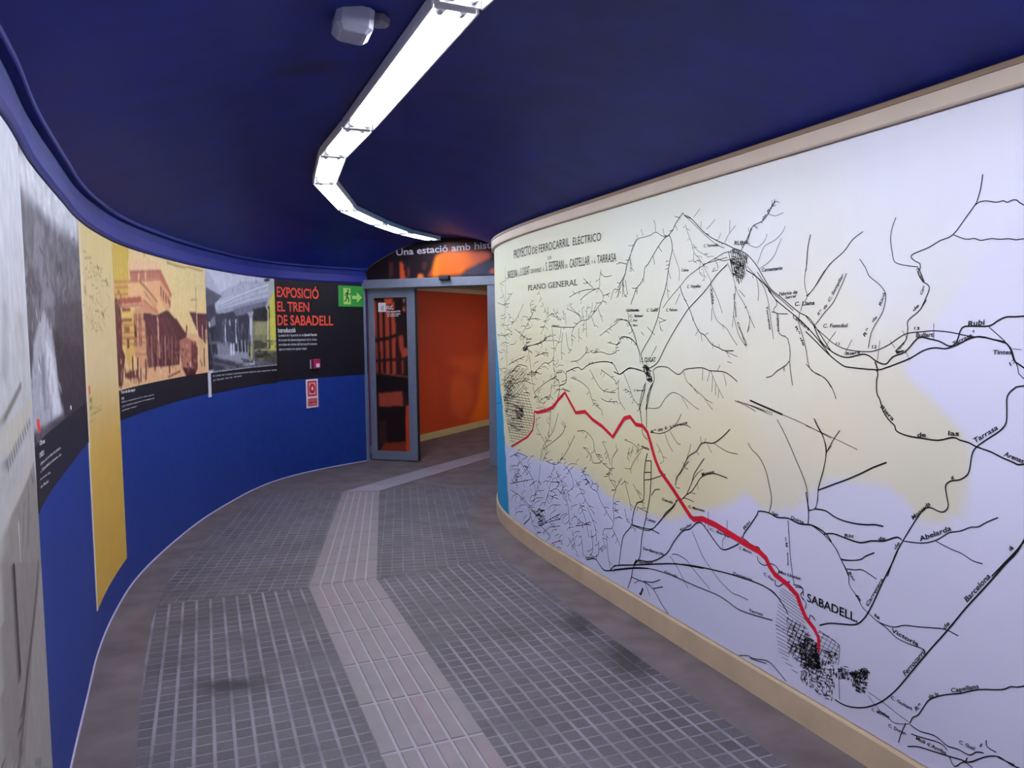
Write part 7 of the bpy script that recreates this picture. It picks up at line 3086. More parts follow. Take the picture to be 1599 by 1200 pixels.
('l',(206,206,220),26,[(10125,1655),(10117,1410)]),
('l',(180,176,90),26,[(10117,1410),(10118,1271)]),
('p',(160,160,178),[(10058,1707),(10199,1709),(10147,1644),(10100,1644)]),
('p',(150,150,166),[(9318,1320),(9571,1351),(10051,1326),(10069,1262),(10183,1203),(9991,1202),(9690,1257)]),
('p',(130,130,146),[(9353,1425),(9656,1429),(9671,1318),(9367,1318)]),
('l',(206,206,218),26,[(9673,1398),(9666,1328)]),
('l',(206,206,218),26,[(9729,1397),(9723,1326)]),
('l',(196,196,210),9,[(9823,1436),(9829,1333)]),
('l',(196,196,210),9,[(9912,1435),(9917,1330)]),
('l',(196,196,210),9,[(9986,1433),(9992,1328)]),
('l',(196,196,210),9,[(10047,1432),(10053,1326)]),
('l',(34,32,42),10,[(9862,1446),(9862,1332)]),
('l',(34,32,42),10,[(9950,1444),(9950,1329)]),
('l',(34,32,42),10,[(10012,1443),(10011,1327)]),
('p',(190,190,206),[(10078,1219),(10174,1247),(10182,1198),(10088,1202)]),
('p',(60,58,70),[(9267,1303),(9689,1246),(10015,1200),(10014,1179),(9279,1178)]),
('l',(104,102,116),10,[(9287,1254),(9761,1192)]),
('l',(200,200,216),20,[(9661,1609),(9666,1589)]),
('p',(40,38,48),[(9943,1507),(10090,1517),(10084,1442),(9937,1445)]),
('l',(136,138,160),3,[(9387,1756),(10489,1998)]),
('l',(136,138,160),3,[(9384,1732),(10493,1965)]),
('l',(136,138,160),3,[(9362,1707),(10493,1904)]),
('l',(136,138,160),3,[(9380,1693),(10449,1836)]),
('l',(136,138,160),3,[(9610,1738),(9626,1778)]),
('l',(136,138,160),3,[(9994,1810),(10004,1863)]),
('l',(136,138,160),3,[(10280,1873),(10288,1928)]),
('l',(90,90,106),3.0596963317110695,[(9615,1640),(9617,1580)]),
('l',(120,120,136),6.923668349437884,[(9505,1477),(9507,1414)]),
('l',(40,40,54),6.3779901590388475,[(9740,1565),(9743,1515)]),
('l',(40,40,54),6.190723770176232,[(9808,1548),(9809,1475)]),
('l',(40,40,54),5.368755596344322,[(9998,1651),(9996,1545)]),
('l',(90,90,106),6.0447834902087125,[(10008,1544),(10007,1442)]),
('l',(40,40,54),3.200806251343639,[(9900,1583),(9905,1552)]),
('l',(90,90,106),4.820824741155489,[(9517,1594),(9515,1492)]),
('l',(90,90,106),7.891640541464351,[(9723,1622),(9727,1585)]),
('l',(70,70,86),6.126322160437499,[(9508,1502),(9513,1481)]),
('l',(70,70,86),4.0205424582556155,[(10019,1450),(10023,1407)]),
('l',(90,90,106),3.715947985060623,[(9782,1571),(9780,1466)]),
('l',(40,40,54),6.452868026349215,[(9567,1590),(9570,1546)]),
('l',(120,120,136),3.9214352355515416,[(9512,1520),(9514,1463)]),
('l',(120,120,136),3.273869379082785,[(9496,1611),(9493,1505)]),
('l',(120,120,136),7.000195642645042,[(10078,1542),(10076,1427)]),
('l',(40,40,54),5.612941195273528,[(10041,1440),(10044,1394)]),
('l',(70,70,86),7.726723613148875,[(9957,1610),(9955,1502)]),
('l',(70,70,86),6.900685380571767,[(9526,1457),(9530,1416)]),
('l',(120,120,136),6.200637358568597,[(9506,1630),(9509,1593)]),
('l',(40,40,54),4.342972119903413,[(9855,1449),(9857,1389)]),
('l',(40,40,54),6.561511019898633,[(9643,1535),(9642,1449)]),
('l',(40,40,54),7.996303407162014,[(9807,1596),(9806,1502)]),
('l',(40,40,54),5.9914780229713385,[(9714,1555),(9717,1507)]),
('l',(90,90,106),7.998520293324588,[(9869,1557),(9867,1444)]),
('l',(40,40,54),4.812528943238285,[(10090,1665),(10092,1603)]),
('l',(90,90,106),3.503236948137891,[(9634,1440),(9637,1397)]),
('l',(40,40,54),3.9660014539665296,[(9468,1634),(9473,1600)]),
('l',(120,120,136),6.629707007824372,[(9844,1641),(9844,1553)]),
('l',(70,70,86),4.422917671203908,[(9568,1572),(9565,1464)]),
('l',(40,40,54),3.6447256434902093,[(9707,1613),(9704,1505)]),
('l',(90,90,106),4.32955668036003,[(9635,1477),(9639,1442)]),
('l',(70,70,86),6.040417884852754,[(9625,1479),(9628,1434)]),
('l',(90,90,106),6.33397851854507,[(9624,1552),(9623,1459)]),
('l',(70,70,86),3.568553826211095,[(9884,1523),(9882,1420)]),
('l',(70,70,86),5.551107972760866,[(9600,1662),(9605,1640)]),
('l',(120,120,136),4.64523687797605,[(9752,1655),(9755,1614)]),
('l',(120,120,136),3.787820051279753,[(9843,1542),(9848,1512)]),
('l',(120,120,136),7.435229656772427,[(9955,1590),(9960,1556)]),
('l',(90,90,106),3.9106035129143963,[(10038,1613),(10037,1505)]),
('l',(70,70,86),5.455807426518803,[(9907,1630),(9908,1567)]),
('l',(40,40,54),7.331839387961595,[(9553,1627),(9557,1593)]),
('l',(40,40,54),6.881617571963277,[(9960,1532),(9958,1419)]),
('l',(70,70,86),6.118402361785382,[(9516,1507),(9513,1401)]),
('l',(40,40,54),3.658259229182449,[(9828,1489),(9830,1428)]),
('l',(40,40,54),6.5863658037370305,[(9910,1637),(9912,1574)]),
('l',(90,90,106),6.912104288026703,[(9625,1632),(9624,1548)]),
('l',(120,120,136),5.497433925407295,[(9696,1524),(9701,1497)]),
('l',(40,40,54),7.676399670162205,[(9465,1453),(9470,1420)]),
('l',(70,70,86),7.324671010036832,[(9441,1513),(9445,1474)]),
('l',(70,70,86),5.149088822914818,[(10062,1467),(10064,1398)]),
('l',(120,120,136),4.227952259367369,[(9666,1562),(9672,1541)]),
('l',(40,40,54),6.3529509173882985,[(10111,1483),(10110,1384)]),
('l',(40,40,54),5.243778989656461,[(9616,1465),(9617,1396)]),
('l',(70,70,86),4.24388558174093,[(9543,1648),(9541,1558)]),
('l',(120,120,136),5.886585178049115,[(9670,1627),(9674,1587)]),
('l',(40,40,54),7.9270188416174525,[(10041,1556),(10044,1504)]),
('l',(120,120,136),3.704316330479442,[(9777,1543),(9780,1498)]),
('l',(120,120,136),6.417275062900618,[(9923,1588),(9923,1509)]),
('l',(70,70,86),3.6705757149021396,[(9641,1515),(9641,1435)]),
('l',(110,104,80),3.0502264895852953,[(10410,1251),(10483,1253)]),
('l',(110,104,80),4.349112000522405,[(10567,1355),(10643,1356)]),
('l',(110,104,80),5.107491499507708,[(10405,1237),(10513,1230)]),
('l',(36,34,36),4.716011342865025,[(10502,1280),(10605,1282)]),
('l',(36,34,36),3.6063612064699178,[(10204,1269),(10340,1268)]),
('l',(140,134,100),6.010545162968446,[(10519,1420),(10591,1423)]),
('l',(50,46,44),3.680013605421177,[(10322,1237),(10465,1227)]),
('l',(50,46,44),3.3266318445722627,[(10211,1425),(10264,1422)]),
('l',(36,34,36),5.051078814042977,[(10357,1320),(10438,1319)]),
('l',(50,46,44),3.664379900780491,[(10181,1245),(10271,1237)]),
('l',(110,104,80),3.582009719869283,[(10327,1424),(10457,1425)]),
('l',(36,34,36),6.404000383179611,[(10226,1283),(10375,1272)]),
('l',(110,104,80),3.5187408712372523,[(10192,1263),(10344,1253)]),
('l',(110,104,80),5.914143873378883,[(10576,1373),(10680,1374)]),
('l',(140,134,100),6.1593704372230365,[(10439,1306),(10529,1300)]),
('l',(110,104,80),6.980263135603458,[(10260,1246),(10388,1240)]),
('l',(110,104,80),6.588526795065704,[(10483,1317),(10575,1315)]),
('l',(110,104,80),6.974502104337013,[(10245,1256),(10361,1251)]),
('l',(36,34,36),4.95341230348142,[(10364,1301),(10499,1292)]),
('l',(110,104,80),3.7896058317619423,[(10492,1277),(10578,1277)]),
('l',(110,104,80),3.7874043230713856,[(10253,1242),(10334,1243)]),
('l',(50,46,44),5.581638192036724,[(10370,1357),(10487,1356)]),
('l',(110,104,80),6.1269387789963545,[(10428,1393),(10547,1389)]),
('l',(36,34,36),3.995774251415759,[(10420,1426),(10533,1419)]),
('l',(110,104,80),5.757800039710379,[(10231,1312),(10371,1306)]),
('l',(140,134,100),3.607492064853646,[(10354,1348),(10482,1344)]),
('l',(36,34,36),5.8075692279815705,[(10315,1290),(10394,1289)]),
('l',(36,34,36),4.173273126139472,[(10211,1325),(10338,1327)]),
('l',(140,134,100),6.687503465699951,[(10405,1357),(10469,1361)]),
('l',(36,34,36),6.029497895376098,[(10252,1330),(10300,1334)]),
('l',(120,120,134),4.259269624168523,[(9749,1255),(9843,1242)]),
('l',(150,150,166),4.94414728151298,[(9635,1293),(9716,1282)]),
('l',(120,120,134),4.062963991181823,[(9832,1209),(10000,1193)]),
('l',(120,120,134),3.4691113084291305,[(9652,1209),(9795,1196)]),
('l',(120,120,134),3.976506973487289,[(9855,1233),(10002,1216)]),
('l',(150,150,166),3.8469383823346024,[(9926,1209),(10044,1193)]),
('l',(30,30,40),5.421066449332836,[(9791,1204),(9894,1188)]),
('l',(150,150,166),4.529519576002521,[(9494,1207),(9625,1191)]),
('l',(120,120,134),5.369538089198527,[(9753,1239),(9932,1220)]),
('l',(120,120,134),4.044431557261498,[(9629,1238),(9803,1224)]),
('l',(30,30,40),3.1329752756587608,[(9615,1246),(9734,1229)]),
('l',(30,30,40),5.418307399466261,[(9937,1242),(10149,1226)]),
('l',(150,150,166),3.5689140630048115,[(9409,1293),(9532,1282)]),
('l',(30,30,40),4.0933268575604105,[(9889,1266),(10058,1246)]),
('l',(150,150,166),4.662662309467505,[(9663,1295),(9818,1277)]),
('l',(120,120,134),5.5445286789924015,[(9828,1194),(9988,1172)]),
('l',(130,130,150),8,[(9522,1870),(9525,1855)]),
('l',(130,130,150),8,[(9752,1901),(9756,1885)]),
('l',(130,130,150),8,[(9866,1906),(9870,1890)]),
('l',(130,130,150),8,[(9994,1943),(9997,1927)]),
('l',(130,130,150),8,[(9935,1982),(9939,1965)]),
('l',(130,130,150),8,[(9767,2053),(9770,2037)]),
('l',(130,130,150),8,[(10267,2011),(10270,1994)]),
('l',(24,22,30),14,[(10440,2023),(10511,2032)]),
('p',(38,36,46),[(9147,1559),(9355,1559),(9353,1540),(9291,1540),(9270,1445),(9329,1425),(9254,1294),(9256,1199),(9146,1204),(9158,1428),(9209,1446),(9206,1540),(9145,1540)]),
('p',(120,118,130),[(9188,1596),(9328,1664),(9344,1578),(9208,1559)]),
('l',(100,98,112),12,[(9182,1428),(9428,1428)]),
('l',(210,210,220),16,[(9199,1592),(9207,1568)]),
('l',(84,82,96),16,[(9202,1503),(9244,1313)]),
('p',(206,204,216),[(9121,1197),(9245,1204),(9184,976),(9110,982)]),
('l',(60,58,70),12,[(9152,1260),(9239,1266)]),
('l',(70,68,80),8,[(9165,1147),(9169,1119)]),
('b',1),
('n',6,40,40),
('n',6,16,20)],
'banner':[
('g',((26,16,22),2.05),((22,16,26),2.6)),
('p',(66,26,26),[(930,2594),(1401,2572),(1519,2393),(1491,2351),(1211,2380),(1002,2389)]),
('b',3),
('p',(206,98,74),[(1211,2389),(1527,2350),(1517,2281),(1254,2168),(1169,2180)]),
('p',(224,104,34),[(866,2341),(983,2381),(1220,2380),(1322,2297),(1283,2202),(1168,2110),(784,2105),(835,2227)]),
('p',(232,120,36),[(866,2341),(925,2357),(909,2101),(822,2103)]),
('b',2),
('p',(58,58,80),[(1206,2126),(1282,2176),(1442,2240),(1526,2267),(1581,2226),(1579,2097),(1187,2114)]),
('p',(200,90,74),[(1515,2168),(1580,2183),(1579,2114),(1496,2125)]),
('p',(186,72,38),[(424,2296),(468,2276),(503,2068),(423,2071)]),
('p',(80,34,38),[(294,2301),(344,2281),(350,2136),(299,2102)]),
('p',(100,44,44),[(522,2239),(550,2193),(538,2076),(518,2077)]),
('p',(212,102,48),[(637,2091),(647,2131),(682,2148),(716,2129),(725,2089)]),
('p',(70,30,32),[(699,2259),(768,2265),(746,2186),(707,2187)]),
('p',(150,60,36),[(784,2140),(824,2192),(822,2103),(764,2105)]),
('b',1)],
'film':[
('g',((44,18,16),0.1),((36,16,18),2.0)),
('p',(158,62,42),[(68,1846),(103,1845),(102,1011),(83,1011)]),
('p',(158,62,42),[(133,1845),(175,1844),(169,1011),(141,1011)]),
('p',(158,62,42),[(209,1843),(262,1842),(253,1011),(209,1011)]),
('p',(158,62,42),[(284,1841),(341,1840),(334,1012),(289,1012)]),
('p',(150,58,44),[(390,1839),(431,1838),(432,1012),(406,1012)]),
('p',(24,12,16),[(338,1874),(472,1871),(474,1481),(421,1465),(348,1551),(324,1687)]),
('p',(196,78,46),[(197,1884),(316,1881),(289,1816),(214,1809)]),
('p',(170,84,56),[(419,1737),(457,1787),(469,1719)]),
('p',(136,90,82),[(431,1875),(472,1874),(452,1804)]),
('p',(170,72,52),[(389,1312),(483,1311),(499,1226),(414,1192)]),
('p',(150,60,44),[(365,1448),(430,1456),(444,1277),(388,1260)]),
('l',(34,16,16),22,[(69,1396),(251,1424),(482,1498)]),
('l',(40,20,18),18,[(72,1158),(301,1175),(498,1192)]),
('l',(120,60,44),10,[(183,1011),(502,973)]),
('p',(16,9,12),[(71,1002),(502,961),(496,696),(414,815),(90,785)]),
('p',(150,62,44),[(100,785),(405,815),(415,643),(105,623)]),
('p',(26,14,14),[(95,620),(438,635),(430,176),(102,165)]),
('p',(50,30,26),[(100,445),(187,482),(199,203),(102,183)]),
('p',(196,66,28),[(442,643),(506,662),(504,109),(434,107)]),
('p',(120,44,24),[(161,202),(437,228),(434,107),(100,95)]),
('b',1)],
'orange':[
('g',((214,78,40),0.0),((206,72,38),2.1)),
('p',(200,72,42),[(1633,2050),(4043,2105),(3721,1373),(3282,979),(2982,137),(2172,133),(2147,1032),(1599,1175)]),
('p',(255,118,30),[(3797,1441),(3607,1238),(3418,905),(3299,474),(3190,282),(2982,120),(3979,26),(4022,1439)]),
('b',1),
('p',(226,94,50),[(2496,826),(2812,872),(3134,654),(3124,355),(2787,158),(2478,320)]),
('p',(226,92,50),[(2325,1086),(3567,1103),(3416,838),(3006,828)]),
('b',4)],
}
WALL_TEXT=[
('L','cutting','Obres',4687,1191,4837,1181,14,'w'),
('L','cutting','1921',4675,1155,4792,1150,15,'w'),
('L','cutting','Obres de la línia de Sarrià',4683,1131,5214,1110,9,'g'),
('L','cutting','a Sabadell,trinxera de',4671,1111,5224,1086,9,'g'),
('L','cutting','la nova via',4660,1091,4930,1069,8,'g'),
('L','cutting','de Rubí',4648,1069,4875,1050,8,'g'),
('L','sepia','Tren tot de vapor',7160,1164,7498,1157,19,'w'),
('L','sepia','1922',7168,1129,7232,1128,13,'w'),
('L','sepia','Edifici i marquesina de la vella estació',7175,1109,7888,1098,9,'g'),
('L','sepia','amb viatgers esperant a l´andana el',7170,1085,7890,1074,9,'g'),
('L','sepia','primer tren',7165,1061,7504,1055,9,'g'),
('L','platform','Estació de Sabadell amb la marquesina de ferro i un cotxe aturat a la via',9234,1176,10595,1172,16,'g'),
('L','platform','al costat de l´andana central,amb els viatgers que esperen sota',9231,1141,10592,1121,16,'g'),
('L','platform','el fanal de la dreta',9227,1105,9881,1105,15,'g'),
('L','title','EXPOSICIÓ',10634,1869,11266,1864,99,'r'),
('L','title','EL TREN',10634,1723,11124,1723,96,'r'),
('L','title','DE SABADELL',10631,1581,11458,1577,101,'r'),
('L','title','Introducció',10635,1505,10910,1506,45,'w'),
('L','title','La estació de l´exposició és de',10637,1464,11029,1463,25,'g'),
('L','title','és un punt de desenvolupament de la ciutat',10638,1417,11217,1413,26,'g'),
('L','title','on trobem els orígens del ferrocarril i segueix',10640,1370,11222,1366,26,'g'),
('L','title','que es mostra en aquest espai',10642,1324,11068,1320,25,'g'),
('L','title','Sabadell Rambla',11036,1463,11223,1463,26,'w'),
('D','banner','Una estació amb història',391,2356,1734,2398,73,'b'),
('D','film','FGC',233,1747,316,1755,41,'w'),
('D','film','Ferrocarrils',232,1715,405,1720,22,'w'),
('D','film','de la Generalitat',235,1689,404,1693,17,'w'),
('D','film','de Catalunya',238,1667,380,1673,15,'w')]
TITLE_ENDS=(4,5,15,16)
BOX_P=(-.482,2.56,2.513)
BOX2_P=(-.41,2.60,2.518)
BOX_TILT=.12

# ------------------------------------------------------------ helpers
def lin(c):
    return tuple((x/255/12.92 if x/255<=.04045 else ((x/255+.055)/1.055)**2.4) for x in c[:3])
def nodes(mt): return mt.node_tree.nodes, mt.node_tree.links
MATS={}
def mat(name,c,rough=.6,spec=.3,metal=0,vary=0.,scale=8.,emit=0,bump=0.):
    if name in MATS: return MATS[name]
    mt=bpy.data.materials.new(name); mt.use_nodes=True; N,K=nodes(mt); b=N['Principled BSDF']
    b.inputs['Base Color'].default_value=(*lin(c),1); b.inputs['Roughness'].default_value=rough
    b.inputs['Specular IOR Level'].default_value=spec; b.inputs['Metallic'].default_value=metal
    if emit:
        b.inputs['Emission Color'].default_value=(*TUBE_COLOUR,1); b.inputs['Emission Strength'].default_value=emit
    if vary or bump:
        tc=N.new('ShaderNodeTexCoord'); nz=N.new('ShaderNodeTexNoise'); nz.inputs['Scale'].default_value=scale; nz.inputs['Detail'].default_value=6
        K.new(tc.outputs['Object'],nz.inputs['Vector'])
    if vary:
        rp=N.new('ShaderNodeValToRGB'); a=lin(c)
        rp.color_ramp.elements[0].position=.3; rp.color_ramp.elements[1].position=.7
        rp.color_ramp.elements[0].color=(*[x*(1-vary) for x in a],1); rp.color_ramp.elements[1].color=(*[min(1,x*(1+vary)) for x in a],1)
        K.new(nz.outputs['Fac'],rp.inputs[0]); K.new(rp.outputs[0],b.inputs['Base Color'])
    if bump:
        bp=N.new('ShaderNodeBump'); bp.inputs['Strength'].default_value=bump; bp.inputs['Distance'].default_value=.01
        K.new(nz.outputs['Fac'],bp.inputs['Height']); K.new(bp.outputs[0],b.inputs['Normal'])
    MATS[name]=mt; return mt
def printed(name,rough=.5,spec=.25):
    if name in MATS: return MATS[name]
    mt=mat(name,(255,255,255),rough,spec); N,K=nodes(mt); a=N.new('ShaderNodeVertexColor'); a.layer_name='Col'
    K.new(a.outputs[0],N['Principled BSDF'].inputs['Base Color']); return mt
class MB:
    def __init__(s): s.v=[];s.f=[];s.mi=[];s.c=None;s.uv=None
    def add(s,vs,fs,mi=0):
        o=len(s.v); s.v+=[tuple(p) for p in vs]; s.f+=[tuple(i+o for i in f) for f in fs]; s.mi+=[mi]*len(fs); return o
    def box(s,c,ax,ay,az,hx,hy,hz,mi=0,ch=0.):
        # box with half sizes along the axes ax, ay, az; ch chamfers the vertical edges and the rim of the az side
        c,ax,ay,az=Vector(c),Vector(ax),Vector(ay),Vector(az)
        def ring(hx,hy,z,k): 
            pts=[(hx-k,-hy),(hx,-hy+k),(hx,hy-k),(hx-k,hy),(-hx+k,hy),(-hx,hy-k),(-hx,-hy+k),(-hx+k,-hy)]
            return [c+ax*x+ay*y+az*z for x,y in pts]
        if ch:
            rs=[ring(hx,hy,-hz,ch),ring(hx,hy,hz-ch,ch),ring(hx-ch,hy-ch,hz,ch*.6)]
            v=[p for r in rs for p in r]; fs=[tuple(range(7,-1,-1)),tuple(range(16,24))]
            for k in range(2):
                for i in range(8): j=(i+1)%8; fs.append((k*8+i,k*8+j,k*8+8+j,k*8+8+i))
            s.add(v,fs,mi)
        else:
            v=[c+ax*(hx*x)+ay*(hy*y)+az*(hz*z) for z in(-1,1) for x,y in((-1,-1),(1,-1),(1,1),(-1,1))]
            s.add(v,[(3,2,1,0),(4,5,6,7),(0,1,5,4),(1,2,6,5),(2,3,7,6),(3,0,4,7)],mi)
    def cyl(s,a,b,r,n=12,mi=0,r2=None):
        a,b=Vector(a),Vector(b); d=(b-a).normalized(); x=d.orthogonal().normalized(); y=d.cross(x); r2=r if r2 is None else r2
        v=[p+(x*math.cos(2*math.pi*i/n)+y*math.sin(2*math.pi*i/n))*q for p,q in((a,r),(b,r2)) for i in range(n)]
        s.add(v,[tuple(range(n-1,-1,-1)),tuple(range(n,2*n))]+[(i,(i+1)%n,n+(i+1)%n,n+i) for i in range(n)],mi)
    def sweep(s,path,prof,s0,s1,ds=.06,mi=0):
        n=max(1,int(math.ceil((s1-s0)/ds))); k=len(prof); v=[]
        for i in range(n+1):
            q=s0+(s1-s0)*i/n
            for off,z in prof:
                x,y=path.at(q,off); v.append((x,y,z))
        fs=[tuple(range(k)),tuple(n*k+i for i in range(k-1,-1,-1))]
        for i in range(n):
            for j in range(k): jj=(j+1)%k; fs.append((i*k+j,(i+1)*k+j,(i+1)*k+jj,i*k+jj))
        s.add(v,fs,mi)
    def build(s,name,mats,parent=None,smooth=False):
        me=bpy.data.meshes.new(name)
        o=bpy.data.objects.new(name,me); COL.objects.link(o)
        off=Vector((0,0,0))
        if parent is not None:
            o.parent=parent; q=parent
            while q is not None: off+=q.location; q=q.parent
        me.from_pydata([(p[0]-off.x,p[1]-off.y,p[2]-off.z) for p in s.v],[],s.f)
        for mt in (mats if isinstance(mats,(list,tuple)) else [mats]): me.materials.append(mt)
        me.polygons.foreach_set('material_index',s.mi)
        if smooth: me.polygons.foreach_set('use_smooth',[True]*len(s.f))
        if s.c is not None:
            ca=me.color_attributes.new('Col','FLOAT_COLOR','POINT')
            ca.data.foreach_set('color',np.c_[np.asarray(s.c,dtype=np.float32),np.ones(len(s.v),dtype=np.float32)].ravel())
        if s.uv is not None:
            ul=me.uv_layers.new(name='UVMap')
            ul.data.foreach_set('uv',[c for p in me.polygons for i in p.vertices for c in s.uv(s.v[i])])
        me.update(); return o
def tag(o,label=None,cat=None,group=None,kind=None):
    if label: o['label']=label
    if cat: o['category']=cat
    if group: o['group']=group
    if kind: o['kind']=kind
    return o
def thing(name,loc,label,cat,group=None):
    o=bpy.data.objects.new(name,None); COL.objects.link(o); o.location=loc; o.empty_display_size=.1
    return tag(o,label,cat,group)
def struct(o): o['kind']='structure'; return o
def wp(path,s,z,off): x,y=path.at(s,off); return (x,y,z)
SIGN={id(RIGHT):-1,id(LEFT):1,id(DOOR):1,id(ORANGE):1}
# ------------------------------------------------------------ lettering: every glyph meshed once, then laid out along a wall
CH=sorted(set(''.join(t[0] for t in PLACE_TEXT)+''.join(t[2] for t in WALL_TEXT)+'H')-{' '})
GLY={}
def make_glyphs():
    tmp=[]
    for c in CH:
        for body,bold in ((c,0.),(c,.018),('H'+c+'H',0.)):
            cu=bpy.data.curves.new('glyph','FONT'); cu.body=body; cu.resolution_u=3; cu.offset=bold; cu.fill_mode='FRONT'
            o=bpy.data.objects.new('glyph',cu); COL.objects.link(o); tmp.append(o)
    cu=bpy.data.curves.new('glyph','FONT'); cu.body='HH'; o=bpy.data.objects.new('glyph',cu); COL.objects.link(o); tmp.append(o)
    dg=bpy.context.evaluated_depsgraph_get(); res=[]
    for o in tmp:
        me=o.evaluated_get(dg).to_mesh(); res.append(([tuple(v.co) for v in me.vertices],[tuple(p.vertices) for p in me.polygons])); o.to_mesh_clear()
    w=lambda r: max(v[0] for v in r[0])-min(v[0] for v in r[0])
    hh=w(res[-1])
    for i,c in enumerate(CH):
        GLY[c]=(res[3*i],res[3*i+1],w(res[3*i+2])-hh)
    for o in tmp:
        cu=o.data; bpy.data.objects.remove(o); bpy.data.curves.remove(cu)
    GLY['cap']=max(v[1] for v in GLY['H'][0][0])
make_glyphs()
def letter(mb,path,text,s0,z0,s1,z1,h,off,bold=False,slant=0.,serif=False):
    sg=SIGN[id(path)]; x=0; vs=[];fs=[]
    for c in text:
        if c==' ': x+=.3; continue
        g=GLY[c][1 if bold else 0]; o=len(vs)
        vs+=[(p[0]+x,p[1]) for p in g[0]]; fs+=[tuple(i+o for i in f) for f in g[1]]
        if serif and c in 'PLANGERO':
            xs=[p[0] for p in g[0]]; a,b=min(xs)+x,max(xs)+x; cap=GLY['cap']; t=.05
            ft=[]
            if c in 'PLREN': ft+=[(a-.08,a+.2,0),(a-.08,a+.2,cap-t)]
            if c=='A': ft+=[(a-.06,a+.14,0),(b-.14,b+.06,0)]
            if c=='N': ft+=[(b-.2,b+.08,cap-t)]
            if c=='R': ft+=[(b-.1,b+.08,0)]
            for p,q,y in ft:
                o=len(vs); vs+=[(p,y),(q,y),(q,y+t),(p,y+t)]; fs.append((o,o+1,o+2,o+3))
        x+=GLY[c][2]
    if not vs: return
    xa=min(v[0] for v in vs); xb=max(v[0] for v in vs)
    d=math.hypot(s1-s0,z1-z0); kx=d/max(xb-xa,1e-6); ky=h/GLY['cap']
    ex=((s1-s0)*sg/d,(z1-z0)/d); ey=(-ex[1],ex[0]); out=[]
    for vx,vy in vs:
        a=(vx-xa)*kx+vy*ky*slant; b=vy*ky
        out.append(wp(path,(s0*sg+a*ex[0]+b*ey[0])*sg,z0+a*ex[1]+b*ey[1],off))
    mb.add(out,fs)
# ------------------------------------------------------------ flat print on a curved wall: grid of coloured vertices
def grid(path,s0,s1,z0,z1,ds,dz,off,colour,mt,name,parent=None,top=None,depth=.004,knots=None):
    ns=max(2,int(round((s1-s0)/ds))+1); nz=max(2,int(round((z1-z0)/dz))+1)
    ss=np.linspace(s0,s1,ns) if knots is None else np.asarray(knots); ns=len(ss); tt=np.linspace(0,1,nz); mb=MB(); zs=np.zeros((ns,nz)); v=[]
    for i,s in enumerate(ss):
        zt=z1 if top is None else top(s)
        x,y=path.at(s,off)
        for j,t in enumerate(tt): z=z0+(zt-z0)*t; zs[i,j]=z; v.append((x,y,z))
    fs=[(i*nz+j,(i+1)*nz+j,(i+1)*nz+j+1,i*nz+j+1) for i in range(ns-1) for j in range(nz-1)]
    rim=[(i,0) for i in range(ns)]+[(ns-1,j) for j in range(1,nz)]+[(i,nz-1) for i in range(ns-2,-1,-1)]+[(0,j) for j in range(nz-2,0,-1)]
    base=len(v)
    for i,j in rim: x,y=path.at(ss[i],off-depth); v.append((x,y,zs[i,j]))
    n=len(rim)
    for k in range(n):
        a=rim[k][0]*nz+rim[k][1]; b=rim[(k+1)%n][0]*nz+rim[(k+1)%n][1]; fs.append((a,b,base+(k+1)%n,base+k))
    mb.add(v,fs)
    c=colour(np.repeat(ss,nz),zs.ravel()); c=np.vstack([c,[c[i*nz+j] for i,j in rim]])
    mb.c=np.where(c<=.04045,c/12.92,((np.clip(c,0,1)+.055)/1.055)**2.4)
    return mb.build(name,mt,parent,smooth=False)
def vnoise(S_,Z_,fs,fz,seed):
    rng=np.random.RandomState(seed); T=rng.rand(64,64)
    x=S_/fs;y=Z_/fz; i=np.floor(x).astype(int);j=np.floor(y).astype(int);a=x-i;b=y-j
    a=a*a*(3-2*a);b=b*b*(3-2*b)
    g=lambda p,q:T[p%64,q%64]
    return (g(i,j)*(1-a)*(1-b)+g(i+1,j)*a*(1-b)+g(i,j+1)*(1-a)*b+g(i+1,j+1)*a*b)-.5
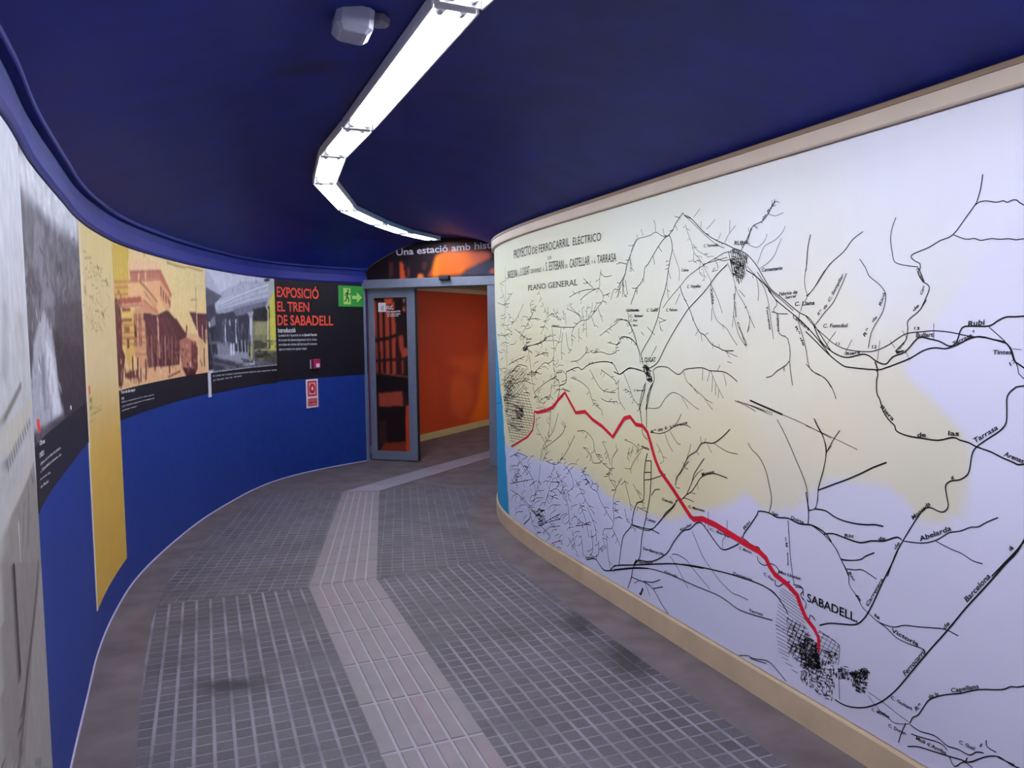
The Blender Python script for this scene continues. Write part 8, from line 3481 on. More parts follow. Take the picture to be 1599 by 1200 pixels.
def painter(ops,ns,nz):
    # the print itself: flat areas, strokes, softening and grain, all in wall millimetres
    def run(s,z):
        s=s*1000;z=z*1000; c=np.zeros((len(s),3)); ns_=len(np.unique(np.round(s,4))); nz_=len(s)//ns_
        for k,op in enumerate(ops):
            if op[0]=='g':
                zz=[q[1]*1000 for q in op[1:]]
                for h in range(3): c[:,h]=np.interp(z,zz,[q[0][h] for q in op[1:]])
            elif op[0]=='p':
                P=op[2]; ins=np.zeros(len(s),bool)
                for i in range(len(P)):
                    x1,y1=P[i];x2,y2=P[i-1]
                    if y1==y2: continue
                    ins^=((y1>z)!=(y2>z))&(s<(x2-x1)*(z-y1)/(y2-y1)+x1)
                c[ins]=op[1]
            elif op[0]=='l':
                P=op[3]
                for (x1,y1),(x2,y2) in zip(P,P[1:]):
                    L2=(x2-x1)**2+(y2-y1)**2+1e-9; t=np.clip(((s-x1)*(x2-x1)+(z-y1)*(y2-y1))/L2,0,1)
                    d=np.hypot(s-x1-t*(x2-x1),z-y1-t*(y2-y1)); w=op[2]*LINE_SCALE
                    a=np.clip((w/2+3-d)/4,0,1)[:,None]; c=c*(1-a)+np.array(op[1])*a
            elif op[0]=='b':
                g=c.reshape(ns_,nz_,3)
                for _ in range(op[1]*2):
                    e=np.pad(g,((1,1),(1,1),(0,0)),'edge'); g=(e[:-2,1:-1]+e[2:,1:-1]+e[1:-1,:-2]+e[1:-1,2:]+2*e[1:-1,1:-1])/6
                c=g.reshape(-1,3)
            elif op[0]=='n':
                n=vnoise(s,z,op[2],op[3],k)+.6*vnoise(s,z,op[2]/2.3,op[3]/2.3,k+9)+.4*vnoise(s,z,op[2]/5,op[3]/5,k+17)
                c=c+(n*op[1]*2)[:,None]
        return np.clip(c/255,0,1)
    return run
LINE_SCALE=1.6
# ------------------------------------------------------------ materials
M_blue=mat('blue_wall_paint',(24,49,126),.5,.25,vary=.1,scale=14)
M_band=mat('blue_band_paint',(34,40,124),.45,.3,vary=.08)
M_cream=mat('cream_paint',(214,204,186),.6)
M_rail=mat('beige_rail',(206,188,170),.45,.4,vary=.05,scale=5)
M_railedge=mat('brown_rail_edge',(138,112,92),.5)
M_base=mat('tan_baseboard',(198,176,150),.55,.3,vary=.1,scale=6)
M_tan=mat('tan_paint',(176,146,100),.7)
M_alu=mat('brushed_aluminium',(128,136,156),.42,.5,.35,vary=.06,scale=20)
M_darkrubber=mat('dark_rubber',(28,26,32),.6)
M_ink=mat('black_ink',(20,18,22),.6,.2)
M_red=mat('red_route_ink',(205,22,48),.5,.3)
M_white=mat('white_lettering',(225,222,232),.6)
M_greytext=mat('grey_lettering',(186,182,194),.6)
M_redtext=mat('coral_lettering',(226,78,56),.5)
M_black=mat('black_print',(24,20,28),.45,.3)
M_trough=mat('white_enamel',(238,238,240),.5,.3)
M_tube=mat('lit_tube',(255,255,255),.4,emit=TUBE_STRENGTH)
M_tube2=mat('added_tube_beyond',(255,255,255),.4,emit=TUBE_STRENGTH*.9)
M_holder=mat('lampholder_plastic',(190,190,200),.5)
M_print=printed('printed_photo',.5,.2)
M_paper=printed('printed_map_paper',.55,.2)
M_green=mat('exit_green',(46,136,56),.5); M_lime=mat('pale_lime',(160,204,104),.5)
M_signwhite=mat('sign_white',(238,214,222),.5); M_signred=mat('sign_red',(178,30,44),.5); M_signpink=mat('sign_pink',(238,150,150),.5)
M_call=mat('crimson_plastic',(150,26,72),.4)
M_greybox=mat('grey_plastic',(176,178,196),.5,vary=.05)
# ceiling paint: deep blue satin with a few duller, darker patches
def ceiling_material():
    mt=mat('deep_blue_ceiling_paint',(26,36,118),.5,.2); N,K=nodes(mt); b=N['Principled BSDF']
    tc=N.new('ShaderNodeTexCoord'); nz=N.new('ShaderNodeTexNoise'); nz.inputs['Scale'].default_value=5; nz.inputs['Detail'].default_value=5
    K.new(tc.outputs['Object'],nz.inputs['Vector'])
    rp=N.new('ShaderNodeValToRGB'); rp.color_ramp.elements[0].position=.3; rp.color_ramp.elements[1].position=.75
    rp.color_ramp.elements[0].color=(*lin((21,33,104)),1); rp.color_ramp.elements[1].color=(*lin((27,42,128)),1)
    K.new(nz.outputs['Fac'],rp.inputs[0]); last=rp.outputs[0]
    for (x,y,z),rx,ry in CEILING_PATCHES:
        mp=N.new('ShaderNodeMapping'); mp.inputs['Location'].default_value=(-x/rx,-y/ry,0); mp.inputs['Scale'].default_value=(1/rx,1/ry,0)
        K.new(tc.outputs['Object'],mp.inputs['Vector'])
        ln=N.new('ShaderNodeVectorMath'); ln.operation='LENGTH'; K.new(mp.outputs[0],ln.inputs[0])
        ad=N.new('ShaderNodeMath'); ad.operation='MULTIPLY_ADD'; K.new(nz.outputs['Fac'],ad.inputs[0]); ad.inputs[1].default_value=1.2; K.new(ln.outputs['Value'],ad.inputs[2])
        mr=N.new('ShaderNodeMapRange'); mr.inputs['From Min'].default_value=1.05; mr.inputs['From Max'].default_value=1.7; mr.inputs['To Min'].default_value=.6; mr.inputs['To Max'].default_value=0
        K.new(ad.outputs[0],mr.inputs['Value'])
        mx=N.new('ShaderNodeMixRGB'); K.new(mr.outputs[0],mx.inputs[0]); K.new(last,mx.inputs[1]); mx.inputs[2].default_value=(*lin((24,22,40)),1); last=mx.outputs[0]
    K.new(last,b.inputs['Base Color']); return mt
CEILING_PATCHES=[((-.78,3.05,0),.16,.10),((-.62,3.62,0),.13,.12)]
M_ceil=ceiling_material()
def paving_material(name,tile,line,cell,wu,wv,dirt):
    mt=mat(name,tile,.62,.35); N,K=nodes(mt); b=N['Principled BSDF']
    uv=N.new('ShaderNodeUVMap'); sc=N.new('ShaderNodeVectorMath'); sc.operation='SCALE'; sc.inputs['Scale'].default_value=1/cell; K.new(uv.outputs[0],sc.inputs[0])
    fr=N.new('ShaderNodeVectorMath'); fr.operation='FRACTION'; K.new(sc.outputs[0],fr.inputs[0])
    fl=N.new('ShaderNodeVectorMath'); fl.operation='FLOOR'; K.new(sc.outputs[0],fl.inputs[0])
    sx=N.new('ShaderNodeSeparateXYZ'); K.new(fr.outputs[0],sx.inputs[0])
    def edge(o,w):
        a=N.new('ShaderNodeMath'); a.operation='SUBTRACT'; K.new(o,a.inputs[0]); a.inputs[1].default_value=.5
        c=N.new('ShaderNodeMath'); c.operation='ABSOLUTE'; K.new(a.outputs[0],c.inputs[0])
        r=N.new('ShaderNodeMapRange'); r.interpolation_type='SMOOTHSTEP'; h=w/cell/2
        r.inputs['From Min'].default_value=.5-h-.05; r.inputs['From Max'].default_value=.5-h+.03; K.new(c.outputs[0],r.inputs['Value']); return r.outputs[0]
    eu=edge(sx.outputs['X'],wu); ev=edge(sx.outputs['Y'],wv)
    mxm=N.new('ShaderNodeMath'); mxm.operation='MAXIMUM'; K.new(eu,mxm.inputs[0]); K.new(ev,mxm.inputs[1])
    tc=N.new('ShaderNodeTexCoord')
    def noise(scale,det=5):
        n=N.new('ShaderNodeTexNoise'); n.inputs['Scale'].default_value=scale; n.inputs['Detail'].default_value=det; K.new(tc.outputs['Object'],n.inputs['Vector']); return n.outputs['Fac']
    def ramp(o,a,bb,ca,cb):
        r=N.new('ShaderNodeMapRange'); r.inputs['From Min'].default_value=a; r.inputs['From Max'].default_value=bb; r.inputs['To Min'].default_value=ca; r.inputs['To Max'].default_value=cb; K.new(o,r.inputs['Value']); return r.outputs[0]
    wn=N.new('ShaderNodeTexWhiteNoise'); wn.noise_dimensions='2D'; K.new(fl.outputs[0],wn.inputs['Vector'])
    worn=ramp(noise(3.2),.42,.66,1,.25)
    mask=N.new('ShaderNodeMath'); mask.operation='MULTIPLY'; K.new(mxm.outputs[0],mask.inputs[0]); K.new(worn,mask.inputs[1])
    tv=N.new('ShaderNodeMath'); tv.operation='MULTIPLY'; K.new(ramp(wn.outputs['Value'],0,1,.82,1.16),tv.inputs[0]); K.new(ramp(noise(140,2),.3,.7,.78,1.22),tv.inputs[1])
    tv2=N.new('ShaderNodeMath'); tv2.operation='MULTIPLY'; K.new(tv.outputs[0],tv2.inputs[0]); K.new(ramp(noise(2.2),.35,.7,.8,1.12),tv2.inputs[1])
    tcol=N.new('ShaderNodeVectorMath'); tcol.operation='SCALE'; tcol.inputs[0].default_value=lin(tile); K.new(tv2.outputs[0],tcol.inputs['Scale'])
    mix=N.new('ShaderNodeMixRGB'); K.new(mask.outputs[0],mix.inputs[0]); K.new(tcol.outputs[0],mix.inputs[1]); mix.inputs[2].default_value=(*lin(line),1)
    last=mix.outputs[0]
    for (x,y),rx,ry in dirt:
        mp=N.new('ShaderNodeMapping'); mp.inputs['Location'].default_value=(-x/rx,-y/ry,0); mp.inputs['Scale'].default_value=(1/rx,1/ry,0); K.new(tc.outputs['Object'],mp.inputs['Vector'])
        ln=N.new('ShaderNodeVectorMath'); ln.operation='LENGTH'; K.new(mp.outputs[0],ln.inputs[0])
        ad=N.new('ShaderNodeMath'); ad.operation='MULTIPLY_ADD'; K.new(noise(9),ad.inputs[0]); ad.inputs[1].default_value=1.4; K.new(ln.outputs['Value'],ad.inputs[2])
        mx=N.new('ShaderNodeMixRGB'); K.new(ramp(ad.outputs[0],1.0,1.9,.92,0),mx.inputs[0]); K.new(last,mx.inputs[1]); mx.inputs[2].default_value=(*lin((38,34,38)),1); last=mx.outputs[0]
    K.new(last,b.inputs['Base Color'])
    bp=N.new('ShaderNodeBump'); bp.inputs['Strength'].default_value=.5; bp.inputs['Distance'].default_value=.004; bp.invert=True; K.new(mxm.outputs[0],bp.inputs['Height']); K.new(bp.outputs[0],b.inputs['Normal'])
    return mt
DIRT=[((-1.22,3.3),.20,.09),((.52,3.55),.12,.3),((.34,3.95),.12,.2)]
M_pave=paving_material('small_square_paving',(84,79,88),(134,128,142),.071,.012,.0055,DIRT)
M_pave2=paving_material('small_square_paving_far',(86,81,90),(128,122,136),.071,.0045,.0095,[])
M_conc=mat('worn_concrete',(97,87,91),.6,.3,vary=.3,scale=5,bump=.15)
M_groove=mat('pale_groove',(156,150,164),.6,vary=.08,scale=20)
M_slab=mat('warm_grey_tactile_slab',(152,144,150),.6,vary=.08,scale=6)
M_slab2=mat('plain_pale_slab',(142,135,148),.55,vary=.1,scale=3)
# ------------------------------------------------------------ the setting
CENTRE=Path([(.8,-2.2),(.8,-.7),(.64,.5),(.28,1.6),(-.18,2.5),(-.78,3.95),(-1.0,4.5),(-1.22,5.3),(-1.31,6.5),(-1.2,7.4),(-1.06,8.15),(-.84,8.66)],1)
def cast(path,o,d):
    best=None
    for a,b in zip(path.p,path.p[1:]):
        ex,ey=b[0]-a[0],b[1]-a[1]; D=-d[0]*ey+ex*d[1]
        if abs(D)<1e-9: continue
        ax,ay=a[0]-o[0],a[1]-o[1]
        t=(-ax*ey+ex*ay)/D; k=(d[0]*ay-ax*d[1])/D
        if t>0 and -.001<=k<=1.001 and (best is None or t<best[0]): best=(t,k)
    return best and (o[0]+d[0]*best[0],o[1]+d[1]*best[0])
CROWN=2.535; SPL=2.20; SPR=2.226
def vault_z(t): return (SPL+(SPR-SPL)*t)+(CROWN-2.213)*(1-(2*t-1)**2)
def build_ceiling():
    st=[]
    n=70
    for i in range(n+1):
        s=CENTRE.len*i/n
        o=CENTRE.at(s); o1=CENTRE.at(s,1.)
        nx,ny=o1[0]-o[0],o1[1]-o[1]
        a=cast(LEFT,o,(nx,ny)); b=cast(RIGHT,o,(-nx,-ny))
        if a and b and s>.01: st.append((a,b))
    st=[(LEFT.p[0],RIGHT.p[0])]+st
    # drop stations that would run past the door wall, then end on it
    dx,dy=DOOR.p[1][0]-DOOR.p[0][0],DOOR.p[1][1]-DOOR.p[0][1]
    side=lambda p:(dx*(p[1]-DOOR.p[0][1])-dy*(p[0]-DOOR.p[0][0]))
    st=[q for q in st if side(q[0])<-.05 and side(q[1])<-.05]
    st.append((DOOR.at(-.02),DOOR.at(DOOR.len+.02)))
    mb=MB(); k=25; v=[]
    for a,b in st:
        L=math.hypot(b[0]-a[0],b[1]-a[1])
        for j in range(k):
            t=j/(k-1); v.append((a[0]+(b[0]-a[0])*t,a[1]+(b[1]-a[1])*t,vault_z(t)))
    fs=[(i*k+j,i*k+j+1,(i+1)*k+j+1,(i+1)*k+j) for i in range(len(st)-1) for j in range(k-1)]
    mb.add(v,fs)
    o=len(v); mb.add([(x,y,z+.06) for x,y,z in v],[f[::-1] for f in fs])
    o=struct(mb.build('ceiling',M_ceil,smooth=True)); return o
ceil=build_ceiling()
# floor with paving, tactile strips and bare concrete borders
fl=MB(); fl.add([(-3.6,-2.5,0),(3.4,-2.5,0),(3.4,15.5,0),(-3.6,15.5,0),(-3.6,-2.5,-.1),(3.4,-2.5,-.1),(3.4,15.5,-.1),(-3.6,15.5,-.1)],[(0,1,2,3),(7,6,5,4),(0,4,5,1),(1,5,6,2),(2,6,7,3),(3,7,4,0)])
floor=struct(fl.build('floor',M_conc))
def nearest(path,p): return min(range(len(path.p)),key=lambda i:(path.p[i][0]-p[0])**2+(path.p[i][1]-p[1])**2)
def edge_pts(path,off,p0,p1,step=.08):
    a,b=path.s[nearest(path,p0)],path.s[nearest(path,p1)]; n=max(2,int(abs(b-a)/step)); return [path.at(a+(b-a)*i/n,off) for i in range(n+1)]
def slab_poly(pts,z,th,name,mt,uvdir,parent):
    mb=MB(); tri=tessellate_polygon([[Vector((x,y,0)) for x,y in pts]]); n=len(pts)
    mb.add([(x,y,z) for x,y in pts]+[(x,y,z-th) for x,y in pts],[tuple(t) for t in tri]+[(i,(i+1)%n,n+(i+1)%n,n+i) for i in range(n)])
    ux,uy=uvdir
    mb.uv=lambda p:(p[0]*uy-p[1]*ux+50,p[0]*ux+p[1]*uy+50)
    return mb.build(name,mt,parent)
d1=Vector((-.785,2.014)).normalized(); d2=Vector((-.385,2.75)).normalized()
BL,BR=.21,.26
nearL=edge_pts(LEFT,BL,(-.45,-2.0),(-2.19,4.27)); nearR=edge_pts(RIGHT,BR,(2.0,-2.0),(.20,5.13))
slab_poly(nearL+[(-1.22,4.59),(-.83,4.74),(-.3,5.04)]+nearR[::-1],.002,.002,'square_paving',M_pave,d1,floor)
farL=edge_pts(LEFT,BL,(-2.19,4.28),(-2.49,7.4)); farR=edge_pts(RIGHT,BR,(.195,5.14),(-.045,7.3))
slab_poly(farL+[(-1.62,7.38),(-1.26,7.4),(-.8,7.62)]+farR[::-1]+[(-.3,5.045),(-.83,4.745),(-1.22,4.595)],.002,.002,'square_paving',M_pave2,d2,floor)
def tactile(l0,r0,l1,r1,rows,parent,fields=6):
    base=MB(); g=lambda u,v:Vector(l0).lerp(Vector(r0),u).lerp(Vector(l1).lerp(Vector(r1),u),v)
    c=[g(0,0),g(1,0),g(1,1),g(0,1)]
    base.add([(p.x,p.y,.004) for p in c]+[(p.x,p.y,.0) for p in c],[(0,1,2,3),(0,4,5,1),(1,5,6,2),(2,6,7,3),(3,7,4,0)])
    root=base.build('tactile_paving',M_groove,parent)
    mats=[mat('tactile_slab_%d'%i,c,.6,vary=.07,scale=9) for i,c in enumerate(((132,122,130),(130,122,129),(135,122,131)))]
    L=(Vector(l1)-Vector(l0)).length/rows; Wd=(Vector(r0)-Vector(l0)).length
    for k in range(rows):
        mb=MB()
        for i in range(fields):
            gu=.006/Wd; gv=.008/L
            u0,u1=i/fields+(gu if i else .004),(i+1)/fields-(gu if i<fields-1 else .004); v0,v1=(k+gv)/rows,(k+1-gv)/rows
            if u1<=u0: continue
            q=[g(u0,v0),g(u1,v0),g(u1,v1),g(u0,v1)]; e=.003
            cc=sum(q,Vector((0,0)))/4
            t=[p+(cc-p).normalized()*e for p in q]
            mb.add([(p.x,p.y,.004) for p in q]+[(p.x,p.y,.008) for p in t],[(4,5,6,7),(0,1,5,4),(1,2,6,5),(2,3,7,6),(3,0,4,7)],R_.choice((0,1,2)) if i%2 else R_.choice((0,0,1,2)))
        mb.build('ribbed_slab',mats,root)
    return root
def along(a,b,t): return (a[0]+(b[0]-a[0])*t,a[1]+(b[1]-a[1])*t)
A0,A1=(-.457,2.647),(-1.221,4.585); B0,B1=(-.066,2.72),(-.846,4.738)
tactile(along(A1,A0,2.12),along(B1,B0,2.04),A1,B1,11,floor)
tactile((-1.221,4.595),(-.846,4.748),(-1.6,7.32),(-1.264,7.36),7,floor)
slab_poly([(-1.60,7.34),(-1.264,7.38),(-.24,9.25),(.3,10.25),(.75,11.1),(.42,11.5),(.1,10.6),(-.26,9.77),(-1.01,8.47)],.005,.005,'plain_slab_strip',M_slab2,d2,floor)
# walls
mb=MB(); mb.sweep(LEFT,[(0,0),(0,2.32),(-.12,2.32),(-.12,0)],0,LEFT.len); wl=struct(mb.build('wall_left',M_blue,smooth=False))
mb=MB(); mb.sweep(RIGHT,[(0,0),(0,2.32),(-.12,2.32),(-.12,0)],0,RIGHT.len); wr=struct(mb.build('wall_right',M_cream))
mb=MB(); mb.add([(-.6,-2.2,0),(2.2,-2.2,0),(2.2,-2.2,2.7),(-.6,-2.2,2.7),(-.6,-2.35,0),(2.2,-2.35,0),(2.2,-2.35,2.7),(-.6,-2.35,2.7)],[(0,1,2,3),(5,4,7,6),(4,0,3,7),(1,5,6,2),(3,2,6,7),(0,4,5,1)]); struct(mb.build('wall_back',M_cream))
# blue moulding over the left-hand panels, rail and skirting on the right
mb=MB(); n=0
mb.sweep(LEFT,[(.0,2.052),(.016,2.052),(.022,2.066),(.010,2.14),(0,2.142)],0,LEFT.len); struct(mb.build('trim_1',M_band,smooth=False))
mb=MB(); mb.sweep(LEFT,[(.0,2.142),(.004,2.142),(.004,2.196),(.03,2.196),(.034,2.2),(.034,2.235),(0,2.23)],0,LEFT.len); struct(mb.build('trim_2',M_ceil))  # ceiling lip, plus a dark strip painting in the shadow gap below it
mb=MB(); mb.sweep(RIGHT,[(0,2.152),(.022,2.152),(.026,2.157),(.026,2.207),(0,2.207)],.3,RIGHT.len); rail=struct(mb.build('trim_3',M_rail))
mb=MB(); mb.sweep(RIGHT,[(0,2.207),(.03,2.207),(.03,2.222),(.026,2.226),(0,2.226)],.3,RIGHT.len); mb.build('rail_edge',M_railedge,rail)
mb=MB(); mb.sweep(RIGHT,[(0,0),(.016,0),(.016,.105),(.012,.112),(0,.112)],0,RIGHT.len); struct(mb.build('baseboard_right',M_base))
mb=MB(); mb.sweep(LEFT,[(0,0),(.005,0),(.004,.008),(0,.009)],0,LEFT.len); struct(mb.build('base_strip_left',mat('pale_lavender',(190,180,214),.5)))  # thin pale lavender strip along the foot of the left wall
# door wall, door and what lies beyond
def dz(s): return vault_z(min(max((s+.02)/(DOOR.len+.04),0),1))
mb=MB(); ns=30; v=[];L=DOOR.len
for off in (0,-.14):
    for i in range(ns+1):
        s=-.1+(L+.2)*i/ns; x,y=DOOR.at(s,off); v+=[(x,y,1.98),(x,y,dz(s)+.05)]
k=2*(ns+1); fs=[]
for i in range(ns): fs+=[(2*i,2*i+2,2*i+3,2*i+1),(k+2*i,k+2*i+1,k+2*i+3,k+2*i+2),(2*i+1,2*i+3,k+2*i+3,k+2*i+1),(2*i,k+2*i,k+2*i+2,2*i+2)]
mb.add(v,fs); mb.sweep(DOOR,[(0,0),(0,1.98),(-.14,1.98),(-.14,0)],1.62,L+.1); struct(mb.build('wall_front',M_tan))
orange_root=None
mb=MB(); mb.sweep(ORANGE,[(0,0),(0,2.4),(-.1,2.4),(-.1,0)],.1,ORANGE.len); struct(mb.build('wall_beyond',M_tan))
mb=MB(); mb.sweep(ORANGE,[(0,0),(.014,0),(.014,.085),(0,.09)],.1,ORANGE.len); struct(mb.build('baseboard_beyond',mat('cream_skirting',(220,196,140),.5)))
mb=MB(); mb.sweep(ORANGE,[(0,2.04),(.02,2.04),(.02,2.1),(0,2.1)],.1,ORANGE.len); struct(mb.build('trim_4',M_rail))
BEY=Path([(.40,8.66),(1.02,10.0),(2.55,13.1)],1,False)
mb=MB(); mb.sweep(BEY,[(0,0),(0,2.4),(-.1,2.4),(-.1,0)],0,BEY.len,.5); struct(mb.build('wall_beyond_right',M_cream))
mb=MB(); mb.add([(.55,14.3,0),(2.7,13.2,0),(2.7,13.2,2.4),(.55,14.3,2.4),(.6,14.4,0),(2.75,13.3,0),(2.75,13.3,2.4),(.6,14.4,2.4)],[(0,1,2,3),(5,4,7,6),(4,0,3,7),(1,5,6,2),(3,2,6,7),(0,4,5,1)]); struct(mb.build('wall_beyond_end',M_cream))
mb=MB(); c=[DOOR.at(-.35,-.14),DOOR.at(L+.25,-.14),(2.7,13.2),(.55,14.4),(-2.1,9.2)]
mb.add([(x,y,2.3) for x,y in c]+[(x,y,2.38) for x,y in c],[(4,3,2,1,0),(5,6,7,8,9)]+[(i,(i+1)%5,5+(i+1)%5,5+i) for i in range(5)]); struct(mb.build('ceiling_beyond',M_tan))
dn=Vector((*[a-b for a,b in zip(DOOR.at(0,1),DOOR.at(0,0))],0)); dt=Vector((*[a-b for a,b in zip(DOOR.at(1,0),DOOR.at(0,0))],0)); up=Vector((0,0,1))
def dbox(mb,s0,s1,z0,z1,o0,o1,mi=0,ch=0.):
    x,y=DOOR.at((s0+s1)/2,(o0+o1)/2); mb.box((x,y,(z0+z1)/2),dt,up,dn,(s1-s0)/2,(z1-z0)/2,(o1-o0)/2,mi,ch)
mb=MB(); dbox(mb,-.06,1.62,1.99,2.09,.001,.07,ch=.004); door=struct(mb.build('door_1',M_alu))
mb=MB(); dbox(mb,-.06,-.004,0,1.99,.001,.06,ch=.003); mb.build('door_jamb',M_alu,door)
mb=MB(); dbox(mb,1.49,1.62,0,1.99,.001,.06,ch=.003); mb.build('door_jamb',M_alu,door)
lo=-.075
mb=MB()
dbox(mb,.0,.075,.012,1.985,lo,-.02,ch=.003); dbox(mb,.488,.590,.012,1.985,lo,-.02,ch=.003); dbox(mb,.075,.488,1.885,1.985,lo,-.02); dbox(mb,.075,.488,.012,.112,lo,-.02)
leaf=mb.build('sliding_leaf',M_alu,door)
mb=MB(); dbox(mb,.590,.602,.012,1.985,lo+.008,-.026); mb.build('edge_seal',M_darkrubber,leaf)
grid(DOOR,.075,.488,.112,1.885,.008,.01,-.035,painter(ART['film'],0,0),M_print,'printed_glass',leaf,depth=.01)
mb=MB(); dbox(mb,.126,.222,1.725,1.830,-.036,-.0335); lg=mb.build('logo_square',M_white,leaf)
mb=MB(); dbox(mb,.166,.172,1.745,1.79,-.034,-.0325); dbox(mb,.166,.196,1.745,1.751,-.034,-.0325); dbox(mb,.185,.191,1.757,1.80,-.034,-.0325); mb.build('logo_mark',mat('navy_ink',(30,34,80),.5),lg)
for t in WALL_TEXT:
    if t[1]=='film': mb=MB(); letter(mb,DOOR,t[2],t[3]/1000,t[4]/1000,t[5]/1000,t[6]/1000,t[7]/1000,-.0325,True); mb.build('lettering',M_white,leaf)
# ------------------------------------------------------------ lights: luminaires end to end along the crown of the ceiling
def luminaire(p0,p1,z,label,group,tube_mat=M_tube,gap=.018):
    p0,p1=Vector((*p0,0)),Vector((*p1,0)); d=(p1-p0).normalized(); L=(p1-p0).length-2*gap; sx=Vector((-d.y,d.x,0)); up=Vector((0,0,1))
    c=(p0+p1)/2; root=thing('fluorescent_luminaire',(c.x,c.y,z),label,'ceiling light',group)
    c=Vector((c.x,c.y,z)); w=.07
    prof=[(-w,-.044),(-w-.006,-.044),(-w-.006,-.002),(-w+.02,.003),(w-.02,.003),(w+.006,-.002),(w+.006,-.044),(w,-.044),(w-.004,-.012),(-w+.004,-.012)]
    mb=MB(); v=[c+d*(e*L/2)+sx*a+up*b for e in(-1,1) for a,b in prof]; k=len(prof)
    mb.add(v,[tuple(i for i in range(k))[::-1],tuple(k+i for i in range(k))]+[(j,(j+1)%k,k+(j+1)%k,k+j) for j in range(k)]); mb.build('housing',M_trough,root)
    for e in (-1,1):
        mb=MB(); mb.box(c+d*(e*(L/2-.004))+up*-.027,d,sx,up,.004,w-.004,.016); mb.build('end_plate',M_trough,root)
    for sgn in (-1,1):
        a=c+sx*(sgn*.034)+up*-.029
        mb=MB(); mb.cyl(a-d*(L/2-.045),a+d*(L/2-.045),.013,12); tb=mb.build('tube',tube_mat,root,True)
        for e in (-1,1): mb=MB(); q=a+d*(e*(L/2-.05)); mb.cyl(q-d*.006,q+d*.006,.0136,12); mb.build('end_cap',M_holder,tb)
        for e in (-1,1):
            mb=MB(); q=a+d*(e*(L/2-.034)); mb.cyl(q-d*.011,q+d*.011,.0145,12); mb.box(q+up*.012,d,sx,up,.008,.012,.014); mb.build('lampholder',M_holder,root)
    return root
NODES=[(.8,-1.95),(.8,-.7),(.64,.5),(.27,1.6),(-.15,2.46),(-.73,3.90),(-.985,4.5),(-1.22,5.3),(-1.31,6.5),(-1.2,7.4),(-1.06,8.1),(-.82,8.74)]
LLAB=['ceiling luminaire at the back end of the tunnel, behind the camera','ceiling luminaire one place in from the back end of the tunnel','ceiling luminaire overhead, behind where the picture was taken','long lit ceiling luminaire at the top edge of the photo, nearest the viewer','longest lit ceiling luminaire, the straight run before the light strip bends','short lit ceiling luminaire just before the bend of the light strip','lit ceiling luminaire at the sharpest bend of the light strip','lit ceiling luminaire just past the bend, where the strip turns right','lit ceiling luminaire third from the door in the curved light strip','lit ceiling luminaire second from the door in the curved light strip','lit ceiling luminaire at the far end of the strip, touching the banner over the door']
for i in range(len(NODES)-1): luminaire(NODES[i],NODES[i+1],2.528,LLAB[i],'fluorescent luminaires along the tunnel ceiling')
luminaire((.62,10.35),(1.17,11.45),2.297,'ceiling light in the passage beyond the sliding door','fluorescent luminaires beyond the door',M_tube2)  # lamp added out of view to light the orange wall
# ------------------------------------------------------------ panels along the left wall
TOPZ=2.045
def panel_thing(name,s0,s1,z0,label,cat='exhibition panel'):
    return thing(name,wp(LEFT,(s0+s1)/2,z0,0),label,cat)
def caption(root,s0,s1,z0,z1,key):
    mb=MB(); mb.sweep(LEFT,[(.0008,z0),(.0052,z0),(.0052,z1),(.0008,z1)],s0,s1,.05); return mb.build('caption_band',M_black,root)
def words(root,key,off=.0062,name='caption_text'):
    groups={}
    for t in WALL_TEXT:
        if t[1]==key: groups.setdefault(t[8],[]).append(t)
    for st,ts in groups.items():
        for t in ts:
          mb=MB(); letter(mb,LEFT,t[2],t[3]/1000,t[4]/1000,t[5]/1000,t[6]/1000,t[7]/1000,off,st in 'wrg')
          mb.build({'w':'heading_text','g':'caption_text','r':'title_text'}[st],{'w':M_white,'g':M_greytext,'r':M_redtext}[st],root)
r=panel_thing('misty_photo_panel',2.3,4.575,.03,'floor-length pale misty grey photo panel nearest the viewer, at the left edge')
grid(LEFT,2.3,4.572,.03,TOPZ,.012,.0045,.004,painter(ART['mist'],0,0),M_print,'photograph',r,knots=list(np.linspace(2.3,4.1,50))+list(np.linspace(4.106,4.572,85)))
r=panel_thing('railway_photo_panel',4.578,6.185,1.0,'dark grey photo panel of a railway cutting, captioned Obres, between misty panel and yellow strip')
grid(LEFT,4.578,6.185,1.2,TOPZ,.010,.0045,.004,painter(ART['cutting'],0,0),M_print,'photograph',r)
cb=caption(r,4.578,6.185,1.01,1.2,'cutting'); words(cb,'cutting')
r=panel_thing('yellow_map_panel',6.19,7.12,.195,'tall narrow yellow panel with faint map, reaching almost to the floor')
grid(LEFT,6.19,7.12,.195,TOPZ,.01,.01,.0045,painter(ART['strip'],0,0),M_print,'printed_sheet',r)
r=panel_thing('sepia_photo_panel',7.125,9.15,1.0,'sepia photo panel of an old station building with a black caption band')
grid(LEFT,7.125,9.15,1.185,TOPZ,.0085,.007,.004,painter(ART['sepia'],0,0),M_print,'photograph',r)
cb=caption(r,7.125,9.12,1.01,1.185,'sepia'); words(cb,'sepia')
r=panel_thing('platform_photo_panel',9.155,10.6,1.0,'grey photo panel of a station platform and tinted carriage, left of the black title panel')
grid(LEFT,9.155,10.6,1.175,TOPZ,.007,.007,.004,painter(ART['platform'],0,0),M_print,'photograph',r)
cb=caption(r,9.20,10.6,1.0,1.175,'platform'); words(cb,'platform')
mb=MB(); mb.sweep(LEFT,[(.0008,.975),(.0056,.975),(.0056,1.18),(.0008,1.18)],9.125,9.19,.03); mb.build('lamp_post_cutout',mat('pale_grey_print',(200,198,210),.5),r)
